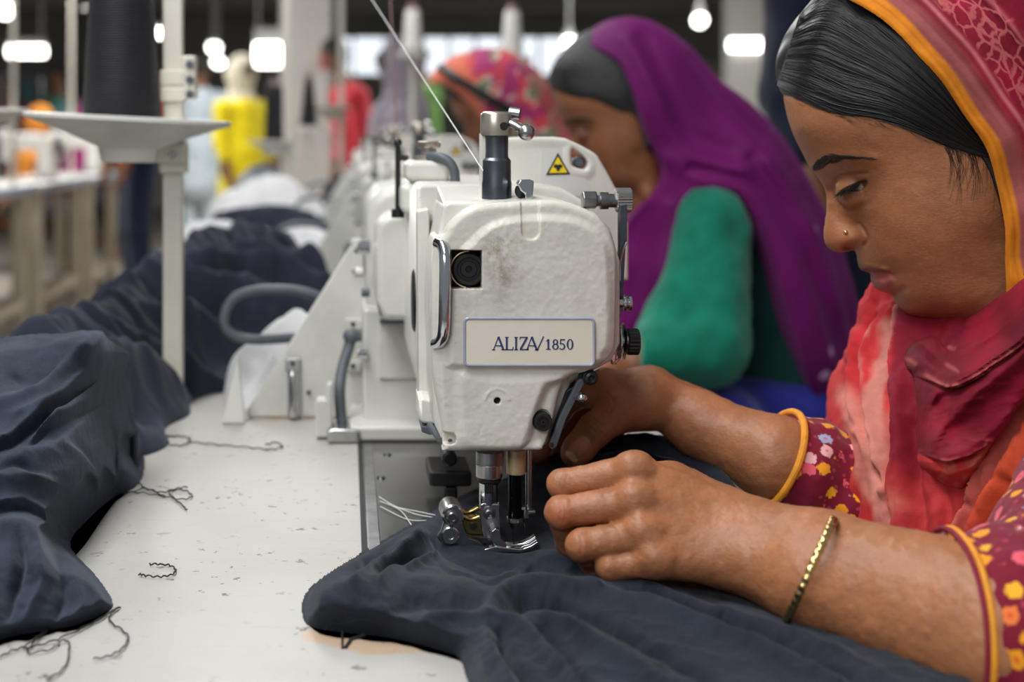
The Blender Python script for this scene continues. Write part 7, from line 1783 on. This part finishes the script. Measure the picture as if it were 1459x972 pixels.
# ---- standing and seated workers further off
def worker(x, Y, h, top, bottom, label, head='hair', scarf=None, yaw=0.0, seated=False, arms='down', group='workers across the hall', long=False, tone=.6, lean=0.0):
    """whole figure: body mesh (head, neck, arms, legs) and clothes as children"""
    s = h/1.6; zs = 0 if not seated else -.42*s
    ca, sa = math.cos(yaw), math.sin(yaw)
    def w_(lx, ly, z): # lx to the person's left, ly forward; forward = -x turned by yaw
        fx, fy = -ca, -sa; rx, ry = -fy, fx
        z2 = z*s+zs; ly = ly+lean*max(0, z-.9)
        return np.array((x+(lx*rx+ly*fx)*s, Y+(lx*ry+ly*fy)*s, z2))
    sk = Skin(); T_ = SKIN*tone*np.array((1, .95, .95))
    lo = w_(0, 0, .8)-np.array((.55, .55, 0)); lo[2] = 0.0; hi = w_(0, 0, .8)+np.array((.55, .55, 0)); hi[2] = h+.1
    f = Field(tuple(lo), tuple(hi), .013); F = f.F
    f.put(F, w_(0, .0, 1.30), w_(0, .01, 1.42), .052, .048, .02); f.put(F, w_(0, 0, .92), w_(0, 0, 1.26), .11, .12, .05)
    for q in (1, -1):
        sh, el = w_(q*.17, 0, 1.29), w_(q*.21, .03, 1.03)
        hd = w_(q*.20, .12, .82) if arms == 'down' else w_(q*.10, .30, .98)
        f.put(F, w_(0, 0, 1.27), sh, .07, .055, .03); f.put(F, sh, el, .047, .038, .02); f.put(F, el, hd, .036, .025, .02)
        d = (hd-el)/np.linalg.norm(hd-el); f.put(F, hd, hd+d*.07, .028, .024, .015)
        for k in range(4): o_ = w_(0, 0, 1)*0+np.array((sa, -ca, 0))*(k-1.5)*.015; f.put(F, hd+d*.06+o_, hd+d*(.14-abs(k-1.4)*.012)+o_+np.array((0, 0, -.01)), .010, .008, .006)
        f.put(F, hd+d*.03, hd+d*.07+np.array((sa, -ca, 0))*.04*q, .012, .009, .008)
        if seated: kn, ft = w_(q*.10, .42, .88), w_(q*.10, .42, .50)
        else: kn, ft = w_(q*.09, .02, .48), w_(q*.09, -.01, .08)
        kn[2] = max(kn[2], .06); ft[2] = max(ft[2], .06)
        f.put(F, w_(q*.08, 0, .90), kn, .085, .058, .03); f.put(F, kn, ft, .055, .038, .02)
        fo = np.array((-ca, -sa, 0)); f.put(F, ft-np.array((0, 0, .02)), ft+fo*.15*s-np.array((0, 0, .03)), .036, .028, .02)
    V, Q = f.mesh(1); sk.add(V, Q, T_)
    Ch = w_(0, .035, 1.53); hfn = head_frame(Ch, -yaw, s*.92, 0); sk.add(hfn(HVc[:, 0], HVc[:, 1], HVc[:, 2]), HQc, HCc*tone)
    o = sk.build('person', m_skin); tag(o, label, 'person', group)
    if head == 'hair' or scarf is not None: arr_obj('hair', hfn(HVh[:, 0], HVh[:, 1], HVh[:, 2]), HQh, m_cap, o)
    if scarf is not None:
        g_ = Field(tuple(lo), tuple(hi), .013); G = g_.F
        a = hfn(1390, 70, 0); g_.put(G, a, hfn(1420, 150, 0), .105*s, .112*s, .03); g_.put(G, hfn(1440, 230, 0), w_(0, -.03, 1.36), .095*s, .09*s, .04)
        for q in (1, -1): g_.put(G, w_(0, -.02, 1.34), w_(q*.17, -.01, 1.27), .085*s, .07*s, .05)
        g_.put(G, w_(0, -.06, 1.33), w_(.02, -.09, 1.0), .09, .07, .05)
        V, Q = g_.mesh(1); V = V+vnormals(V, Q)*(.008*fbm(V[:, 0]*14, V[:, 1]*14, V[:, 2]*8, 3))[:, None]; arr_obj('headscarf', V, Q, scarf, o)
    g_ = Field(tuple(lo), tuple(hi), .013); G = g_.F
    g_.put(G, w_(0, 0, .90), w_(0, 0, 1.27), .135 if not long else .15, .128, .05)
    if long: g_.put(G, w_(0, 0, .62), w_(0, 0, .95), .18, .15, .05)
    for q in (1, -1):
        sh, el = w_(q*.17, 0, 1.29), w_(q*.21, .03, 1.03); g_.put(G, w_(0, 0, 1.27), sh, .08, .065, .03); g_.put(G, sh, el, .062, .055, .03)
        hd = w_(q*.20, .12, .82) if arms == 'down' else w_(q*.10, .30, .98); g_.put(G, el, el+(hd-el)*.5, .052, .045, .02)
    V, Q = g_.mesh(1); V = V+vnormals(V, Q)*(.006*fbm(V[:, 0]*16, V[:, 1]*16, V[:, 2]*10, 3))[:, None]; arr_obj('shirt', V, Q, top, o)
    g_ = Field(tuple(lo), tuple(hi), .013); G = g_.F
    for q in (1, -1):
        if seated: kn, ft = w_(q*.10, .42, .88), w_(q*.10, .42, .58)
        else: kn, ft = w_(q*.09, .02, .48), w_(q*.09, -.01, .12)
        kn[2] = max(kn[2], .07); ft[2] = max(ft[2], .075)
        g_.put(G, w_(q*.08, 0, .90), kn, .10, .075, .03); g_.put(G, kn, ft, .072, .062, .02)
    V, Q = g_.mesh(1); arr_obj('trousers', V, Q, bottom, o)
    return o
K = {k: dyed('dyed_'+k, c) for k, c in dict(orange=(226, 92, 44), navy=(34, 42, 66), dnavy=(22, 28, 46), paleblue=(196, 208, 216), yellow=(226, 206, 24), cream=(206, 200, 178), dark=(38, 38, 44), red=(206, 56, 66), green=(96, 138, 66), magenta=(164, 44, 116), amber=(206, 128, 42), teal=(60, 130, 132), bottle=(60, 112, 88), lilac=(186, 176, 190), maroon=(120, 30, 44)).items()}
def fx(px, Y): return (px-CX)/FPX*Y
worker(fx(196, 8), 8.0, 1.62, K['orange'], K['navy'], 'worker in an orange top and navy trousers standing behind the black thread cone', yaw=.4)
worker(fx(286, 11.4), 11.4, 1.60, K['paleblue'], K['paleblue'], 'dark-haired worker in pale blue-white clothes walking beside the stand post', yaw=-2.0, long=True)
worker(fx(345, 9.9), 9.9, 1.47, K['yellow'], K['dark'], 'worker in a bright yellow top and cream headscarf', scarf=K['cream'], yaw=2.2, long=True)
worker(fx(517, 8.4), 8.4, 1.52, K['red'], K['dark'], 'dark-haired worker in a red and orange top before the bright windows', yaw=.3, lean=.25)
worker(fx(597, 9.6), 9.6, 1.58, K['green'], K['dark'], 'dark-haired worker in a green top before the bright windows', yaw=.5)
worker(fx(566, 6.2), 6.2, 1.34, K['lilac'], K['dark'], 'worker in a pale lilac top just left of the patterned headscarf', scarf=K['lilac'], yaw=.2)
worker(fx(98, 11.5), 11.5, 1.62, K['magenta'], K['dark'], 'worker in a magenta top behind the tables at left', scarf=K['magenta'], yaw=PI, seated=True, lean=.3)
worker(fx(24, 10.4), 10.4, 1.52, K['amber'], K['dark'], 'worker in an amber top at the left tables near the spool tray rim', scarf=K['amber'], yaw=PI, seated=True, lean=.3)
worker(fx(84, 14), 14.0, 1.62, K['bottle'], K['dark'], 'worker in a bottle green top standing far behind the left tables', yaw=1.2)
worker(fx(10, 14.5), 14.5, 1.56, K['maroon'], K['dark'], 'worker in a maroon top far behind at the left edge', yaw=1.8)
worker(fx(58, 12.8), 12.8, 1.62, K['teal'], K['dark'], 'worker in a teal top behind the left tables', scarf=K['teal'], yaw=PI, seated=True, lean=.3)
worker(fx(1262, 2.75), 2.75, 1.70, K['dnavy'], K['dnavy'], 'person in dark navy clothes standing behind the purple-scarfed woman, head out of frame', yaw=PI/2+.2, tone=.5)
# ================================================================== machines along the row and across the aisle
SKIPC = ('lettering', 'nameplate_rim')
for k, lab in enumerate(('cream sewing machine second along the row, just behind the near one', 'cream sewing machine third along the row, before the patterned-scarf woman', 'cream sewing machine fourth along the row, far behind')):
    copy_tree(machine, (0, 1.0+k, 0), lab, 'sewing machines along the table', SKIPC)
m_topblue = mat('pale_blue_edge', (150, 172, 196), .5)
def side_table(x0, x1, y0, y1, label):
    r = empty('side_table', ((x0+x1)/2, (y0+y1)/2, 0), label, 'table', 'tables across the aisle')
    MB().box((x0, y0, TABLE_Z-.03), (x1, y1, TABLE_Z)).build('tabletop', mat('side_tabletop', (206, 204, 198), .5, var=.06), r, bevel=.003)
    MB().box((x1, y0, TABLE_Z-.045), (x1+.012, y1, TABLE_Z-.002)).build('edge_strip', m_topblue, r)
    for y in (y0+.08, y1-.08):
        for x in (x1-.05, x0+.05): MB().box((x-.03, y-.03, 0), (x+.03, y+.03, TABLE_Z-.03)).build('leg', m_tleg, r, bevel=.004)
    q = MB(); q.box((x1-.07, y0+.08, .10), (x1-.03, y1-.08, .15)); q.build('rail', m_tleg, r)
    return r
side_table(-2.12, -1.66, 6.3, 7.55, 'pale table across the aisle, nearest at the left edge'); side_table(-2.08, -1.62, 7.6, 8.85, 'pale table across the aisle, middle of three'); side_table(-2.04, -1.58, 8.9, 9.95, 'pale table across the aisle, farthest, beside the navy trousers')
def small_machine(x, Y, label):
    r = empty('sewing_machine', (x, Y, TABLE_Z+.001), label, 'sewing machine', 'sewing machines across the aisle'); z = TABLE_Z+.001
    MB().box((x-0.0864, Y-.1, z), (x+0.2592, Y+.1, z+.012)).build('bed_plate', m_steel, r, bevel=.002)
    MB().box((x+0.1584, Y-.07, z+.012), (x+0.2592, Y+.07, z+.26)).build('pillar', m_paint2, r, bevel=.02, seg=4)
    MB().box((x-0.0144, Y-.05, z+.17), (x+0.1728, Y+.05, z+.27)).build('arm', m_paint2, r, bevel=.018, seg=4)
    MB().prism([(x-0.0864, z+.13), (x+0.0000, z+.10), (x+0.0000, z+.29), (x-0.0720, z+.29), (x-0.0864, z+.26)], Y-.055, Y+.055).build('head', m_paint2, r, bevel=.012, seg=3)
    MB().cyl((x+0.2592, Y, z+.20), (x+0.2880, Y, z+.20), .06, None, 28).build('handwheel', m_black, r, bevel=.006)
    MB().cyl((x-0.0432, Y, z+.015), (x-0.0432, Y, z+.12), .007, None, 12).build('needle_bar', m_steel, r)
    MB().cyl((x-0.0216, Y, z+.28), (x-0.0216, Y, z+.36), .012, None, 16).build('post', m_dsteel, r)
small_machine(-1.97, 6.9, 'cream machine on the nearest table across the aisle'); small_machine(-1.93, 8.2, 'cream machine on the middle table across the aisle'); small_machine(-1.89, 9.5, 'cream machine on the farthest table across the aisle')
for (x, Y, lab) in ((-1.70, 7.27, 'thread stand post over the nearest table across the aisle'), (-1.66, 8.6, 'thread stand post over the middle table across the aisle'), (-1.63, 9.85, 'thread stand post over the farthest table across the aisle'), (-.02, 5.45, 'thread stand post far along the row, left of the red-topped worker')):
    thread_stand(x, Y, 1.12, 0, lab, full=False, R=.09, top=1.9)
m_wcone = thread_mat('white_thread_winding', (222, 220, 214))
for (x, y, Y, lab) in ((730, 78, 3.9, 'white thread cone high up between the patterned and purple scarves'), (588, 72, 4.2, 'white thread cone high up before the windows, left of the patterned scarf')):
    c = P(x, y, Y); thread_cone(c, .030, .021, .12, m_wcone, lab)
    r = empty('spool_stand', (c[0], Y, TABLE_Z), 'stand carrying the '+lab.split(',')[0], 'spool stand', 'spool stands')
    MB().cyl(c-np.array((0, 0, .02)), c-np.array((0, 0, .0062)), .05, .055, 28).build('tray', m_tray, r); MB().cyl((c[0], Y, TABLE_Z if c[0] < TX1 else 0), (c[0], Y, c[2]-.019), .008, None, 14).build('post', m_post, r)
o = MB().box((fx(456, 9.2), 9.255, 1.02+(190-98)/FPX*9.2), (fx(470, 9.2), 9.2685, 1.02+(190-74)/FPX*9.2)).build('sign_board', mat('sign_red', (190, 50, 56), .5)); tag(o, 'small red sign on the white column', 'sign')
# cabinets and racks along the back wall
m_cab = mat('cabinet_grey', (120, 124, 122), .6, var=.15, vscale=2); m_cab2 = mat('cabinet_cream', (176, 170, 152), .6, var=.12, vscale=2); m_card = mat('cardboard', (150, 122, 88), .8, var=.15, vscale=4)
gq = np.random.default_rng(21)
def cabinet(x, Y, w_, h, m, label):
    r = empty('cabinet', (x, Y, 0), label, 'cabinet', 'cabinets along the back wall')
    MB().box((x-w_/2, Y, 0), (x+w_/2, Y+.5, h)).build('body', m, r, bevel=.01)
    for s in (-1, 1):
        d = MB().box((x+s*w_/4-w_/4+.02, Y-.02, .08), (x+s*w_/4+w_/4-.02, Y-.001, h-.06)).build('door', m, r, bevel=.006)
        MB().box((x+s*.05-.01, Y-.045, h*.5), (x+s*.05+.01, Y-.0205, h*.5+.15)).build('handle', m_steel, d)
cabinet(-4.3, 19.2, 1.2, 1.9, m_cab, 'grey cabinet at the back wall, left of the pair behind the left tables'); cabinet(-2.6, 19.3, 1.1, 1.75, m_cab2, 'cream cabinet at the back wall behind the pale-clothed worker')
cabinet(5.4, 19.2, 1.0, 2.0, m_cab2, 'cream cabinet at the back wall, right of the purple scarf'); cabinet(6.7, 19.2, 1.0, 1.8, m_cab, 'grey cabinet at the back wall beside the dark-clothed person')
def rack(x0, x1, Y, label, cols, grp, labs):
    r = empty('garment_rack', ((x0+x1)/2, Y, 0), label, 'rack', 'garment racks')
    MB().cyl((x0, Y, 1.62), (x1, Y, 1.62), .018, None, 12).build('rail', m_steel, r)
    for x in (x0, x1):
        MB().cyl((x, Y, 0), (x, Y, 1.62), .018, None, 12).build('post', m_steel, r); MB().box((x-.02, Y-.25, 0), (x+.02, Y+.25, .03)).build('foot', m_steel, r)
    n = len(cols)
    for i in range(n):
        x = x0+.14+i*.18; mm = K[cols[i % len(cols)]]; z0 = .75+gq.random()*.2
        d = MB(); pr = [(0, 1.60, .010), (0, 1.56, .03), (.02, 1.50, .20), (.02, 1.2, .20), (.0, z0+.1, .22), (0, z0, .23)]
        V = []; F = []; m_ = 20
        for k, (ox, z, wd) in enumerate(pr):
            for j in range(m_):
                a = 2*PI*j/m_; V.append((x+.035*math.sin(a)*(1+.3*math.sin(3*a)), Y+wd*math.cos(a), z))
        for k in range(len(pr)-1):
            for j in range(m_): F.append((k*m_+j, k*m_+(j+1) % m_, (k+1)*m_+(j+1) % m_, (k+1)*m_+j))
        F.append(tuple(range(m_))); F.append(tuple(reversed(range((len(pr)-1)*m_, len(pr)*m_)))); d.add(V, F)
        o = d.build('hanging_garment', mm); tag(o, labs[i], 'garment', grp)
rack(-4.15, -3.32, 15.5, 'garment rack far left behind the tables', ['dark', 'bottle', 'maroon', 'teal'], 'garments hanging on the rack far left',
     ['black garment at the left end of the far left rack', 'bottle green garment second on the far left rack', 'maroon garment third on the far left rack', 'teal garment at the right end of the far left rack'])
